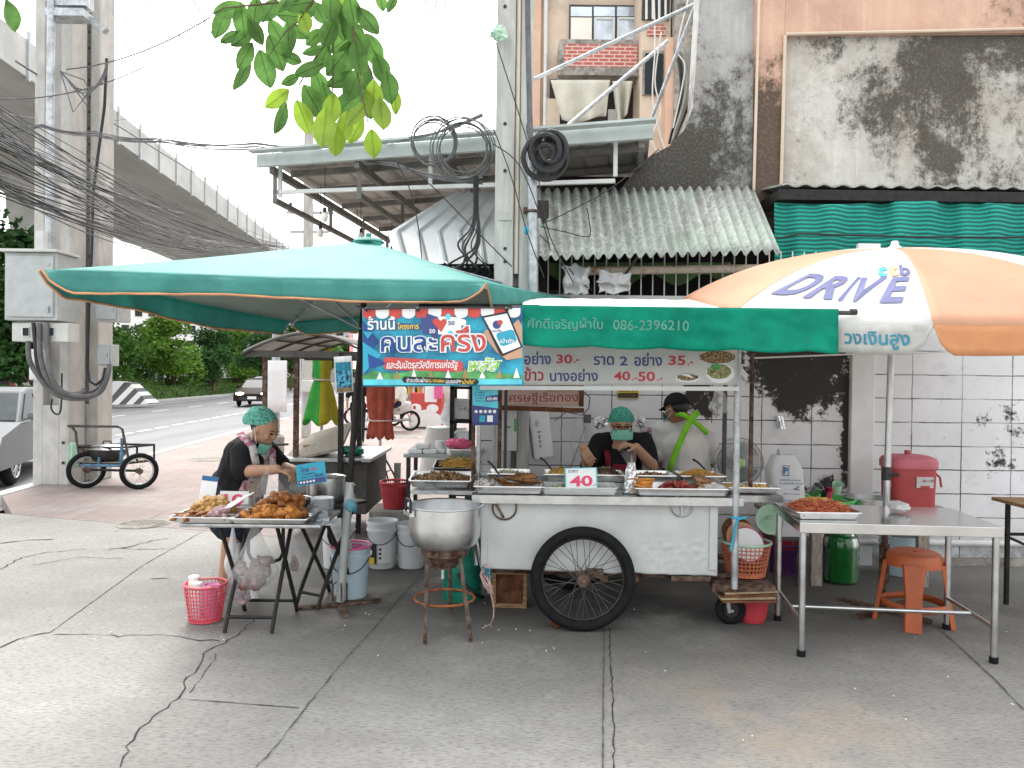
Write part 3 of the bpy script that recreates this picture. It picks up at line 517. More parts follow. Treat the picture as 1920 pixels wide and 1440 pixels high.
# corrugated awning and sheet metal awning
aw = thing('corrugated_awning', 'weathered corrugated cement awning above the barred window', 'awning', P(1235, 480, 6.6)); b = MB(); NW = 23
def awp(s, t):
    a = P(1005 + 408 * s, 357 - 4 * s, 7.2); c = P(1008 + 455 * s, 484 - 12 * s, 6.1); p = a.lerp(c, t); return p + V((0, -.35, .9)) * (.024 * math.sin(s * NW * 2 * math.pi))
b.grid(awp, NW * 8, 8); b.build('sheet', MT['asbestos_sheet'], aw, True, thick=.008)
aw = thing('metal_awning', 'plain ribbed sheet metal awning left of the tall concrete pole', 'awning', P(860, 490, 6.5)); b = MB()
def smp(s, t):
    a = P(848 + 150 * s, 362, 7.1); l = P(727, 437, 6.55); c = P(745 + 255 * s, 495, 6.2); e = P(727 + 271 * s, 437, 6.55)
    p = (a.lerp(e, t / .6) if t < .6 else e.lerp(c, (t - .6) / .4)); k = (s * 7) % 1; return p + V((0, -.3, .8)) * (.03 * max(0, 1 - abs(k - .5) * 9))
b.grid(smp, 84, 10); b.build('sheet', MT['sheet_metal'], aw, False, thick=.004)
b = MB()
for i in range(18): b.sph(P(800 + i * 11, 497, 6.35), (.03, .05, .022), 8, 5)
b.box(P(860, 515, 6.7), (1.0, .1, .12)); b.box(P(860, 540, 6.75), (1.0, .08, .05)); tag(b.build('tiled_eave', MT['tile_dark'], smooth=True), 'row of dark roof tiles under the metal awning', 'roof tiles')
b = MB(); b.box((-.0, 6.95, 2.1), (1.2, .2, .5)); tag(b.build('lintel', MT['frame_steel']), 'dark beam behind the concrete pole under the metal awning', 'beam')
# big shed roof
sr = thing('shed_roof', 'large grey metal lean-to roof on a steel frame over the side lane', 'roof', (-.4, 9, 2.6))
A0, A1, A2, A3 = P(490, 304, 7.5), P(1220, 250, 6.56), P(716, 446, 11.5), V((1.75, 10.5, P(490, 304, 7.5).z))
A2 = V((A2.x, A2.y, A0.z + .02)); A1 = V((A1.x, A1.y, A1.z)); A3.z = A2.z + .1
def rfp(s, t, dz=0): return A0.lerp(A1, s).lerp(A2.lerp(A3, s), t) + V((0, 0, dz))
b = MB(); b.grid(lambda s, t: rfp(s, t, .06 + .025 * max(0, 1 - abs(((s * 15) % 1) - .5) * 7)), 150, 4); b.build('roof_sheet', MT['sheet_under'], sr, thick=.006)
def beam(b, p, q, wd=.06, ht=.1):
    t = (q - p).normalized(); sd_ = t.cross(V((0, 0, 1))).normalized() * wd / 2; up = V((0, 0, ht / 2)); b.add([r_ + a_ + c_ for r_ in (p, q) for a_, c_ in ((-sd_, -up), (sd_, -up), (sd_, up), (-sd_, up))], [(0, 1, 2, 3), (4, 7, 6, 5)] + [(k, (k + 1) % 4, 4 + (k + 1) % 4, 4 + k) for k in range(4)])
b = MB(); beam(b, rfp(-.005, -.01, .0), rfp(1.005, -.01, .0), .05, .12); beam(b, rfp(-.01, -.04, .06), rfp(1.01, -.04, .06), .1, .022); b.build('gutter', MT['fascia'], sr)
b = MB()
for t in (.12, .3, .5, .7, .88, .99): beam(b, rfp(.03, t, -.0), rfp(.99, t, -.0), .05, .06)
b.build('purlin', MT['roof_steel'], sr)
b = MB()
for s in (.03, .27, .5, .74, .98): beam(b, rfp(s, 0, -.08), rfp(s, 1, -.08), .05, .07)
for s in (.03, .27): beam(b, rfp(s, .02, -.36), rfp(s, 1, -.36), .045, .05)
for s in (.03, .27):
    for t in (.02, .4, .7, .98): beam(b, rfp(s, t, -.1), rfp(s, t + .001, -.37), .045, .045)
b.build('truss', MT['roof_steel'], sr)
b = MB(); beam(b, rfp(.02, .03, -.27), rfp(.92, .03, -.36), .04, .035)
for s in (.04, .46, .92): b.box(rfp(s, .03, -.17), (.035, .035, .3))
b.build('front_frame', MT['white_frame'], sr)
b = MB()
for s, t in ((.98, .98),): p = rfp(s, t); b.box((p.x, p.y, p.z / 2), (.09, .09, p.z))
b.build('post', MT['frame_steel'], sr)
bl = None
for i, t in enumerate((.03, .16, .3, .45, .6, .75)):
    p = rfp(.1, t, -.55) if i % 2 else rfp(.17, t, -.5)
    if bl is None:
        bl = thing('hanging_bulb', 'white light bulb on a cord under the shed roof edge', 'light bulb', p, 'bulbs hung under the shed roof'); b = MB(); b.sph(p + V((0, 0, -.04)), (.035, .035, .05), 12, 8); b.build('bulb', MT['lamp_lit'], bl, True); b = MB(); b.cyl(p + V((0, 0, -.01)), p + V((0, 0, .05)), .018); b.tube([p + V((0, 0, .05)), p + V((0, 0, .45))], .004, 5); b.build('cord', MT['cable'], bl)
    else: dup(bl, p)
# apartment behind the shed roof
ap = thing('town_house', 'peach and cream town house with barred windows behind the shed roof', 'building', (1.5, 14, 0)); AY = 13.0
xa, xb = XD(1000, AY), XD(1345, AY)
b = MB(); b.box(((xa + xb) / 2, AY + 3, 6), (xb - xa, 6, 12)); b.build('wall', MT['plaster_cream'], ap)
def rect(name, u0, v0, u1, v1, D, mat, par, th=.1, bevel=0):
    a, c = P(u0, v1, D), P(u1, v0, D); b = MB(); b.box(((a.x + c.x) / 2, D + th / 2, (a.z + c.z) / 2), (abs(c.x - a.x), th, abs(c.z - a.z))); return b.build(name, MT[mat], par, bevel=bevel)
rect('column', 996, -260, 1018, 300, AY - .12, 'plaster_peach', ap, .2); b = MB(); b.cyl(P(1021, 310, AY - .1), P(1026, -200, AY - .1), .035); b.build('downpipe', MT['pipe_white'], ap, True)
for dv in (0, -265):
    wn = rect('window', 1067, 10 + dv, 1200, 76 + dv, AY - .05, 'frame_steel', ap, .1)
    for k in range(3):
        rect('pane', 1070 + k * 43.3, 13 + dv, 1110 + k * 43.3, 30 + dv, AY - .08, 'glass_sky', wn, .05); rect('pane', 1070 + k * 43.3, 33 + dv, 1110 + k * 43.3, 74 + dv, AY - .08, 'glass_sky' if k else 'lamp_lit', wn, .05)
        if k: rect('sash', 1071 + k * 43.3, 32 + dv, 1075 + k * 43.3, 74 + dv, AY - .1, 'white_frame', wn, .05); rect('sash', 1105 + k * 43.3, 32 + dv, 1110 + k * 43.3, 74 + dv, AY - .1, 'white_frame', wn, .05); rect('sash', 1075 + k * 43.3, 32 + dv, 1105 + k * 43.3, 36 + dv, AY - .1, 'white_frame', wn, .05)
    rect('balcony', 1048, 75 + dv, 1200, 142 + dv, AY - .55, 'concrete_old', ap, .5); rect('brick_panel', 1058, 84 + dv, 1196, 125 + dv, AY - .57, 'red_brick', ap, .04); rect('ledge', 1045, 127 + dv, 1200, 140 + dv, AY - .62, 'concrete_old', ap, .1)
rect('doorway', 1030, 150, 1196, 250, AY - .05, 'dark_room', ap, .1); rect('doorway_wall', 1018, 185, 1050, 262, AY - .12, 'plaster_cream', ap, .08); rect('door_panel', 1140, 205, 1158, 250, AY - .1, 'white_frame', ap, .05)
rect('bay', 1198, -260, 1262, 300, AY - .75, 'plaster_cream', ap, .7); rect('bay_edge', 1246, 70, 1270, 300, AY - .95, 'plaster_peach', ap, .3)
rect('brick_panel', 1214, 46, 1248, 66, AY - .78, 'red_brick', ap, .05); bw = rect('window', 1205, 95, 1246, 178, AY - .79, 'concrete_old', ap, .06); rect('pane', 1209, 100, 1243, 175, AY - .82, 'glass_dark', bw, .03); bw = rect('window', 1204, -40, 1256, 36, AY - .79, 'frame_steel', ap, .06)
b = MB()
for k in range(4): b.cyl(P(1212 + k * 12, -40, AY - .86), P(1212 + k * 12, 36, AY - .86), .02, n=6)
b.build('grille', MT['white_frame'], bw)
rect('side_wall', 1262, -260, 1345, 330, 12.0, 'concrete_old', ap, .9)
b = MB(); b.grid(lambda s, t: P(1032 + s * (112 - 8 * t) + 22 * t * (1 - s), 150 + t * (74 + 6 * math.sin(s * 5)), AY - .8 - .12 * math.sin(s * 12) * t), 24, 10); tag(b.build('hung_tarp', MT['tarp_cream'], smooth=True, thick=.01), 'pale cream tarp tied across the balcony below the brick panel', 'tarp')
b = MB(); b.grid(lambda s, t: P(1148 + s * 38 + 10 * t * (1 - 2 * s), 152 + t * 82 * (1 - .25 * s), AY - .7 - .1 * math.sin(s * 9)), 14, 10); tag(b.build('torn_tarp', MT['tarp_cream'], smooth=True, thick=.01), 'torn strip of tarp hanging right of the cream tarp', 'tarp')
b = MB(); b.grid(lambda s, t: P(1262 + s * 40 * (1 - .7 * t) + 12 * math.sin(t * 4), 90 + t * 180, 9.5 + .1 * math.sin(s * 9)), 10, 14); tag(b.build('ragged_sheet', MT['tarp_dark'], smooth=True, thick=.01), 'ragged grey plastic sheet dangling beside the curved wall edge', 'tarp')
for k, (a, c, l) in enumerate(((P(998, 150, 9), P(1312, 4, 8), 'upper slanting galvanised pipe tied between pole and curved wall'), (P(1046, 252, 9), P(1252, 77, 9.5), 'lower slanting galvanised pipe in front of the cream tarp'), (P(1215, 240, 8.5), P(1312, -10, 7.6), 'steep pale pipe leaning on the curved wall edge'))):
    b = MB(); b.cyl(a, c, .024 if k < 2 else .02, n=8); tag(b.build('support_pipe', MT['galvanised'], smooth=True), l, 'pipe', 'slanting pipes by the curved wall')
# ---------------------------------------------------------------- concrete poles
def hole_dots(par, u, vs_, D, r=.014):
    for v in vs_: p = P(u, v, D); b = MB(); b.cyl(p + V((0, .01, 0)), p + V((0, -.004, 0)), r, n=8); b.build('bolt_hole', MT['ink_black'], par)
ctr = thing('utility_pole', 'tall square concrete utility pole behind the cart roof, cream conduit strapped on it', 'pole', (XD(957, 6.2), 6.2, 0))
b = MB(); x = XD(957, 6.2); dx = lambda z: .006 * z * 0
b.box((x - .065, 6.2, 4.5), (.15, .2, 9)); b.box((x + .105, 6.24, 4.5), (.1, .2, 9)); b.box((x + .02, 6.3, 4.5), (.14, .1, 9)); b.build('shaft', MT['pole_pale'], ctr, bevel=.012)
b = MB(); b.tube([(x + .033, 6.17, 2.4), (x + .033, 6.17, 9)], .02, 10); b.build('conduit', MT['pipe_cream'], ctr, True); hole_dots(ctr, 947, (12, 232, 320, 466, 490), 6.095); b = MB(); b.box(P(948, 404, 6.095), (.11, .012, .08)); b.build('number_plate', MT['pole_concrete'], ctr, bevel=.004)
b = MB(); b.tube([P(994, 260, 6.15), P(990, 60, 6.15), P(987, -200, 6.15)], .025, 8); b.tube([P(984, 300, 6.2), P(990, 245, 6.15), P(985, 160, 6.2), P(983, -200, 6.2)], .02, 8); b.build('cable_bundle', MT['cable_grey'], ctr, True)
gp = thing('steel_conduit', 'galvanised standpipe with rusty clamp beside the concrete pole', 'pipe', P(1000, 560, 6.1)); b = MB(); b.cyl(P(1000, 560, 6.1), P(997, 296, 6.1), .042); b.build('pipe', MT['galvanised'], gp, True); b = MB(); b.torus(P(999, 397, 6.1), (0, 0, 1), .046, .012, 16, 6); b.box(P(988, 395, 6.1), (.06, .03, .05)); b.build('clamp', MT['rust'], gp); b = MB(); b.sph(P(987, 432, 6.02), (.02, .02, .035)); b.build('blue_cap', MT['ink_cyan'], gp, True)
lp = thing('utility_pole', 'front concrete pole of the pair on the left, carrying the grey cabinet', 'pole', (XD(112, 10.75), 10.75, 0))
def hpole(par, x, y, wd, dep, h, nm='shaft', mat='pole_concrete'):
    b = MB(); b.box((x - wd * .36, y, h / 2), (wd * .28, dep, h)); b.box((x + wd * .36, y, h / 2), (wd * .28, dep, h)); b.box((x, y + dep * .12, h / 2), (wd * .45, dep * .5, h)); b.box((x, y - .02, .55), (wd * .46, dep * .9, 1.1)); return b.build(nm, MT[mat], par, bevel=.015)
hpole(lp, XD(112, 10.75), 10.75, .5, .4, 12)
hole_dots(lp, 123, (90, 193, 296, 400, 500), 10.65, .02); hole_dots(lp, 118, (830, 868), 10.53, .02)
b = MB(); b.cyl(P(92, 470, 10.1), P(97, -100, 10.1), .05); b.build('conduit', MT['galvanised'], lp, True)
b = MB(); b.box(P(130, 30, 10.2), (.5, .25, .1)); b.box(P(170, 38, 10.3), (.5, .1, .08), rotm(0, R(35), 0)); b.box(P(140, 2, 10.2), (.4, .2, .2)); b.build('bracket', MT['galvanised'], lp)
lp2 = thing('utility_pole', 'rear concrete pole of the pair on the left with a black cable down its face', 'pole', (XD(166, 11.2), 11.2, 0))
hpole(lp2, XD(166, 11.2), 11.2, .5, .4, 12.5)
hole_dots(lp2, 167, [60 + 30 * k for k in range(15)], 11.1, .012); b = MB(); b.box(P(160, 842, 10.62), (.52, .1, .11)); b.build('steel_band', MT['rust'], lp2)
b = MB(); b.tube([P(200, 110, 10.5), P(196, 200, 10.5), P(184, 290, 10.55), P(175, 360, 10.55), P(172, 470, 10.5), P(167, 560, 10.5), P(164, 690, 10.5), P(168, 715, 10.45), P(180, 722, 10.45), P(192, 712, 10.45), P(200, 690, 10.45)], .02, 8); b.build('riser_cable', MT['cable'], lp2, True)
cb = thing('meter_cabinet', 'large grey steel cabinet on the front pole of the left pair', 'cabinet', P(60, 604, 9.8))
a, c = P(8, 600, 9.8), P(108, 474, 9.8); b = MB(); b.box(((a.x + c.x) / 2, 10.03, (a.z + c.z) / 2), (c.x - a.x, .46, c.z - a.z)); b.build('cabinet_body', MT['box_grey'], cb, bevel=.012)
b = MB(); b.box(((a.x + c.x) / 2, 9.79, (a.z + c.z) / 2), (c.x - a.x - .08, .03, c.z - a.z - .08)); dr = b.build('door', MT['box_grey'], cb, bevel=.01); b = MB(); b.box((c.x - .1, 9.765, a.z + .14), (.03, .03, .07)); b.box((c.x - .1, 9.77, c.z - .15), (.03, .015, .03)); b.build('latch', MT['steel_dull'], dr)
b = MB(); b.box(((a.x + c.x) / 2, 10.0, c.z + .02), (c.x - a.x + .06, .54, .035)); b.build('rain_hood', MT['box_pale'], cb, bevel=.006); b = MB(); b.box(P(78, 452, 9.95), (.1, .1, .25)); b.build('fuse_holder', MT['box_pale'], cb)
mb_ = thing('meter_box', 'pale meter box with small windows hung below the grey cabinet', 'meter box', P(80, 640, 9.9)); a, c = P(22, 640, 9.85), P(128, 606, 9.85); b = MB(); b.box(((a.x + c.x) / 2, 9.98, (a.z + c.z) / 2), (c.x - a.x, .26, c.z - a.z)); b.build('box', MT['box_pale'], mb_, bevel=.01)
for u in (48, 95): b = MB(); b.box(P(u, 622, 9.84), (.1, .02, .13)); w_ = b.build('window', MT['white_frame'], mb_); b = MB(); b.box(P(u, 622, 9.825), (.07, .01, .1)); b.build('pane', MT['glass_dark'], w_)
def cbox(name, label, u0, v0, u1, v1, D, dep, mat, cat='box'):
    o = thing(name, label, cat, P((u0 + u1) / 2, v1, D)); a, c = P(u0, v1, D), P(u1, v0, D); b = MB(); b.box(((a.x + c.x) / 2, D + dep / 2, (a.z + c.z) / 2), (c.x - a.x, dep, c.z - a.z)); b.build('box', MT[mat], o, bevel=.01); b = MB(); b.box(((a.x + c.x) / 2, D - .012, (a.z + c.z) / 2), (c.x - a.x - .05, .02, c.z - a.z - .05)); d = b.build('cover', MT[mat], o, bevel=.005); b = MB(); b.box((c.x - .06, D - .03, (a.z + c.z) / 2), (.025, .02, .05)); b.build('latch', MT['steel_dull'], d); return o
cbox('switch_box', 'grey switch box hung high on the rear left pole', 178, 560, 222, 602, 10.5, .35, 'box_grey'); cbox('switch_box', 'small grey switch box with cables below on the rear left pole', 182, 646, 210, 686, 10.45, .2, 'box_grey'); cbox('notice_box', 'plain white box on the left side of the front concrete pole', 54, 655, 76, 712, 10.35, .12, 'white_paint')
for i, (pts, r, l) in enumerate((
    ([P(53, 640, 9.85), P(54, 668, 9.85), P(62, 690, 9.9), P(85, 722, 9.95), P(110, 742, 10), P(140, 748, 10.05), P(170, 744, 10.2), P(192, 730, 10.3), P(203, 700, 10.35), P(205, 684, 10.4)], .032, 'grey outer loop of cable from meter box to switch box'), ([P(63, 606, 9.85), P(66, 640, 9.82), P(72, 690, 9.85), P(95, 722, 9.9), P(125, 740, 10), P(160, 740, 10.1), P(188, 726, 10.3), P(198, 690, 10.4)], .026, 'black middle loop of cable from meter box to switch box'),
    ([P(74, 606, 9.8), P(76, 670, 9.8), P(90, 712, 9.85), P(120, 738, 9.95), P(150, 738, 10.05), P(158, 730, 10.1)], .034, 'grey straight hose dropping from the cabinet centre'), ([P(88, 606, 9.8), P(92, 690, 9.8), P(112, 730, 9.9), P(145, 742, 10), P(180, 738, 10.2), P(200, 712, 10.35)], .03, 'grey hose dropping from the cabinet right side'), ([P(98, 748, 10.2), P(96, 765, 10.2), P(104, 776, 10.2), P(114, 768, 10.2), P(116, 700, 10.2)], .012, 'thin black cable loop below the meter cables'))):
    q = []
    for k in range(len(pts) - 1):
        p0, p1, p2, p3 = pts[max(k - 1, 0)], pts[k], pts[k + 1], pts[min(k + 2, len(pts) - 1)]
        for t in (0, .25, .5, .75): q.append(.5 * ((2 * p1) + (p2 - p0) * t + (2 * p0 - 5 * p1 + 4 * p2 - p3) * t * t + (3 * p1 - p0 - 3 * p2 + p3) * t ** 3))
    q.append(pts[-1]); b = MB(); b.tube(q, r, 8); tag(b.build('meter_cable', MT['cable_grey' if 'grey' in l else 'cable'], smooth=True), l, 'cable', 'cables below the meter cabinet')
# ---------------------------------------------------------------- striped median nose
b = MB(); p, q = P(190, 752, 34.5), P(279, 752, 36); t = (q - p); b.add([(p.x, p.y, .05), (q.x, q.y, .05), (q.x - .9, q.y, 1.05), (p.x, p.y, 1.15), (p.x, p.y + 1.2, .05), (q.x, q.y + 1.2, .05), (q.x - .9, q.y + .8, 1.05), (p.x, p.y + .8, 1.15)], [(0, 1, 2, 3), (5, 4, 7, 6), (3, 2, 6, 7), (1, 5, 6, 2), (4, 0, 3, 7), (0, 4, 5, 1)]); tag(b.build('median_barrier', MT['stripe_black_white']), 'black and white striped concrete barrier at the median end', 'barrier')
# ---------------------------------------------------------------- green market umbrella
FL, FR, BL, BR, PK = V((-2.44, 4.0, 2.1)), V((-.15, 4.28, 2.09)), V((-1.83, 6.35, 2.0)), V((.47, 6.6, 2.26)), V((-1.0, 5.3, 2.5))
um = thing('market_umbrella', 'large square green market umbrella with orange piping on a black pole', 'umbrella', G(638, 1136))
foot = G(638, 1136); pole_dir = (PK - foot)
def cnp(s, t):                                               # s, t in -1..1
    a = FL.lerp(FR, (s + 1) / 2); c = BL.lerp(BR, (s + 1) / 2); e = a.lerp(c, (t + 1) / 2); k = max(abs(s), abs(t)); ctr_ = (FL + FR + BL + BR) / 4
    z = PK.z + (e.z - PK.z) * (k ** 1.12 if k > 0 else 0) if k > .001 else PK.z
    sag = -.02 * (1 - min(abs(s), abs(t)) / max(k, .001)) * k * k * .6
    return V((e.x, e.y, 0)) + V((PK.x - ctr_.x, PK.y - ctr_.y, 0)) * (1 - k) + V((0, 0, (e.z + (PK.z - e.z) * (1 - k ** .95)) + sag))
b = MB(); N_ = 28; b.grid(lambda s, t: cnp(2 * s - 1, 2 * t - 1), N_, N_); cpy = b.build('canopy', MT['teal_cloth'], um, True, thick=.003); b = MB(); b.grid(lambda s, t: cnp(1.96 * s - .98, 1.96 * t - .98) + V((0, 0, -.007)), N_, N_); b.build('lining', MT['umbrella_lining'], um, True, thick=.002)
b = MB(); pp = MB()
for (a, c, hv, sd_) in ((FL, FR, .102, 1), (FR, BR, .125, 2), (BR, BL, .125, 3), (BL, FL, .125, 4)):
    out = (c - a).cross(V((0, 0, 1))).normalized(); L_ = (c - a).length
    def vp(s, t, a=a, c=c, out=out, hv=hv, sd_=sd_, L_=L_):
        e = a.lerp(c, s) ; e = V((e.x, e.y, e.z)); dd = min(s, 1 - s) * L_; h = hv * (min(1, dd / .13) ** .6 if dd < .13 else 1) * (1 + .1 * math.sin(s * 9 + sd_)); k = cnp(*{1: (2 * s - 1, -1), 2: (1, 2 * s - 1), 3: (1 - 2 * s, 1), 4: (-1, 1 - 2 * s)}[sd_])
        return k + V((0, 0, -h * t)) + out * (.012 * t + .014 * t * math.sin(s * 31 + 2 * sd_) + .008 * t * math.sin(s * 83))
    b.grid(vp, 64, 4); pp.tube([vp(i / 64, 1) for i in range(65)], .0065, 5)
b.build('valance', MT['teal_cloth'], um, True, thick=.003); pp.build('piping', MT['orange_piping'], um, True)
b = MB(); hub = foot.lerp(PK, .93)
for q in (FL, FR, BL, BR):
    pts = [PK + V((0, 0, -.04)), PK.lerp(q, .55) + V((0, 0, -.035)), q + V((0, 0, -.02))]; m_ = MB(); m_.tube(pts, .01, 6); r_ = m_.build('rib', MT['galvanised'], um); m_ = MB(); m_.tube([hub + V((0, 0, -.45)), PK.lerp(q, .5) + V((0, 0, -.06))], .008, 6); m_.build('strut', MT['galvanised'], r_)
b = MB(); b.tube([foot.lerp(PK, .33), foot.lerp(PK, .99)], .021, 12); b.build('pole', MT['black_metal'], um, True); b = MB(); b.tube([foot + V((0, 0, .03)), foot.lerp(PK, .335)], .03, 12); b.build('pole_sleeve', MT['box_grey'], um, True)
b = MB(); b.lathe([(0, .025), (.03, .02), (.09, .008), (.11, -.012), (.1, -.02)], PK + V((0, 0, .0)), 16); b.cyl(PK + V((0, 0, .015)), PK + V((0, 0, .05)), .022, .018); b.build('top_cap', MT['teal_cloth'], um, True)
b = MB()
for k in range(4): a = R(20 + 90 * k); b.box(foot + V((math.cos(a) * .14, math.sin(a) * .14, .012)), (.28, .05, .018), rotm(0, 0, a))
for k in range(3): a = R(50 + 120 * k); b.tube([foot + V((math.cos(a) * .055, math.sin(a) * .055, z)) for z in (.03, .14)] + [foot + V((math.cos(a) * .03, math.sin(a) * .03, .16))], .006, 6)
b.build('base_cross', MT['rust'], um)
# ---------------------------------------------------------------- orange and white umbrella
C0 = V((2.6, 5.25, 0)); RU = 1.42; ZE = 1.87; ZP = 2.484
uo = thing('sunshade_umbrella', 'round orange and white umbrella with printed lettering over the steel table', 'umbrella', (C0.x - .03, C0.y, 0))
ang = [R(-109 + 45 * k) for k in range(8)]
def corner(k, t): a = ang[k % 8]; r = RU * t; x, y = r * math.cos(a), r * math.sin(a); return C0 + V((x, y, 2.144 + .0455 * x + .192 * y + .34 * (1 - t ** 2.5)))      # the whole canopy tips towards the camera
def pnl(k, s, t): return corner(k, t).lerp(corner(k + 1, t), s) + V((0, 0, -.035 * math.sin(math.pi * s) * t * (1 - .4 * t)))
def pnv(k, s, t):
    e = pnl(k, s, 1); o_ = (e - C0); o_.z = 0; o_.normalize(); dd = min(s, 1 - s); h = .155 * (min(1, dd / .09) ** .5 if dd < .09 else 1); return e + V((0, 0, -h * t)) + o_ * (.01 * t + .012 * t * math.sin(s * 17 + k * 2))
for k in range(8):
    odd = k % 2 == 1                                          # panel -1 (k=7) is the lettered white one
    b = MB(); b.grid(lambda s, t: pnl(k, s, .02 + .98 * t), 18, 16); o_ = b.build('panel', MT['umbrella_white' if odd else 'umbrella_orange'], uo, True, thick=.003)
    b = MB(); b.grid(lambda s, t: pnv(k, s, t), 30, 4); b.build('valance', MT['pale_valance' if odd else 'orange_valance'], o_, True, thick=.003)
    b = MB(); b.tube([corner(k, t / 12) + V((0, 0, -.015)) for t in range(1, 13)], .006, 6); r_ = b.build('rib', MT['white_frame'], uo); b = MB(); b.tube([C0 + V((0, 0, 1.98)), corner(k, .5) + V((0, 0, -.02))], .006, 6); b.build('strut', MT['white_frame'], r_)
b = MB(); b.tube([(C0.x - .03, C0.y, .6), (C0.x, C0.y, ZP)], .022, 12); b.build('pole', MT['steel'], uo, True); b = MB(); b.tube([(C0.x - .04, C0.y, .03), (C0.x - .03, C0.y, .62)], .02, 10); b.build('lower_pole', MT['rust'], uo, True); b = MB(); b.cyl((C0.x - .03, C0.y, .9), (C0.x - .03, C0.y, .99), .031); b.cyl((C0.x - .03, C0.y - .02, .94), (C0.x + .04, C0.y - .03, .94), .012); b.build('height_clamp', MT['black_plastic'], uo)
b = MB(); b.tube([(C0.x - .035, C0.y, .2), (C0.x - .035, C0.y, .46)], .033, 10); b.build('base_socket', MT['rust'], uo, True); b = MB()
for k in range(4): a = R(35 + 90 * k); b.box((C0.x - .04 + math.cos(a) * .16, C0.y + math.sin(a) * .16, .012), (.32, .06, .018), rotm(0, 0, a))
b.build('base_cross', MT['rust'], uo)
b = MB(); b.lathe([(0, .05), (.02, .048), (.026, .02), (.05, -.005)], C0 + V((0, 0, ZP)), 14); b.build('finial', MT['white_paint'], uo, True)
KW = 7
def onp(p): return pnl(KW, min(.999, max(0, p.x)), min(1, max(.05, p.y))) + V((-.3, -.75, .6)).normalized() * .008
def onv(p): e = pnv(KW, p.x, p.y); o_ = e - C0; o_.z = 0; return e + o_.normalized() * .006
def ptext(body, mat, x, y, wd, h, bold=.0, shear=0, name='lettering'):      # upright letters on the lettered panel (x 0..1 across, y 1 = edge)
    return text(name, body, MT[mat], uo, None, h, wd, bold, shear=shear, xy=(0, 0), fn=lambda q: onp(V((x + q.x, y - q.y, 0))))
for ch, m_, x, wd in (('D', 'ink_slate', .185, .23), ('R', 'ink_slate', .385, .2), ('I', 'ink_navy', .54, .07), ('V', 'ink_slate', .68, .2), ('E', 'ink_slate', .84, .19)): ptext(ch, m_, x, .76 + (x - .4) * .04, wd, .2, .03, .35)
for ch, m_, x in (('t', 'ink_cyan', .725), ('t', 'ink_orange', .815), ('b', 'ink_slate', .91)): ptext(ch, m_, x, .6, .085, .13, .04)
text('lettering', 'วงเงินสูง', MT['ink_teal'], uo, None, .62, .3, .02, fn=lambda q: onv(V((.75 + q.x, .54 - q.y, 0))))
# ---------------------------------------------------------------- food cart
CF, CB = 4.85, 5.6
X0, X1, XC0, XC1 = XD(905, CF), XD(1350, CF), XD(888, 4.8), XD(1396, 4.8)
ct = thing('food_cart', 'white metal food cart with steel counter, big spoked wheel and green awning', 'food cart', ((X0 + X1) / 2, 5.2, 0))
b = MB(); ZB, ZT, ZC = .36, .8, .835
vs = []; fs = []                                              # dented front sheet with ragged lower edge
def fr(s, t):
    x = X0 + (X1 - X0) * s; zb = ZB - .03 * s + .014 * NZ.noise(V((x * 7, 0, 3))) * (1 if s > .4 else .2); z = zb + (ZT - zb) * t
    dn = 0
    if x > .75: dn = .009 * NZ.noise(V((x * 26, z * 34, 5))) * max(0, min(1, (x - .75) * 5)) * max(0, 1 - abs(z - .48) / .14)
    return V((x, CF - .004 + dn + .006 * NZ.noise(V((x * 3, z * 3, 1))), z))
b.grid(fr, 130, 40); b.build('front_panel', MT['cart_white'], ct, True, thick=.004)
b = MB(); b.box(((X0 + X1) / 2, (CF + CB) / 2 + .01, (ZB + ZT) / 2 + .01), (X1 - X0 - .004, CB - CF - .02, ZT - ZB - .04)); b.build('body', MT['cart_white'], ct)
for x_, w2 in ((X0 + .022, .04), (X1 - .03, .05)): b = MB(); b.box((x_, CF - .012, (ZB + ZT) / 2 + .01), (w2, .02, ZT - ZB)); b.build('corner_strip', MT['cart_white'], ct, bevel=.004)
b = MB(); b.grid(lambda s, t: V((XC0 + (XC1 - XC0) * s, 4.78 if t > .25 else 4.78, ZC - .05 * (1 - t) + .003 * NZ.noise(V((s * 30, t, 2))))), 60, 2); b.box(((XC0 + XC1) / 2, 5.2, ZC - .012), (XC1 - XC0, .84, .02)); b.build('counter', MT['steel'], ct, False, thick=.003)
b = MB(); b.tube([(X0 + .02, CF + .1, .33), (X1 + .3, CF + .1, .3)], .022, 6); b.tube([(X0 + .02, CB - .1, .33), (X1 + .3, CB - .1, .3)], .022, 6); b.box((X0 + .35, 5.2, .34), (.05, .7, .05)); b.box((1.15, 5.1, .31), (.25, .5, .03)); b.build('chassis', MT['rust'], ct)
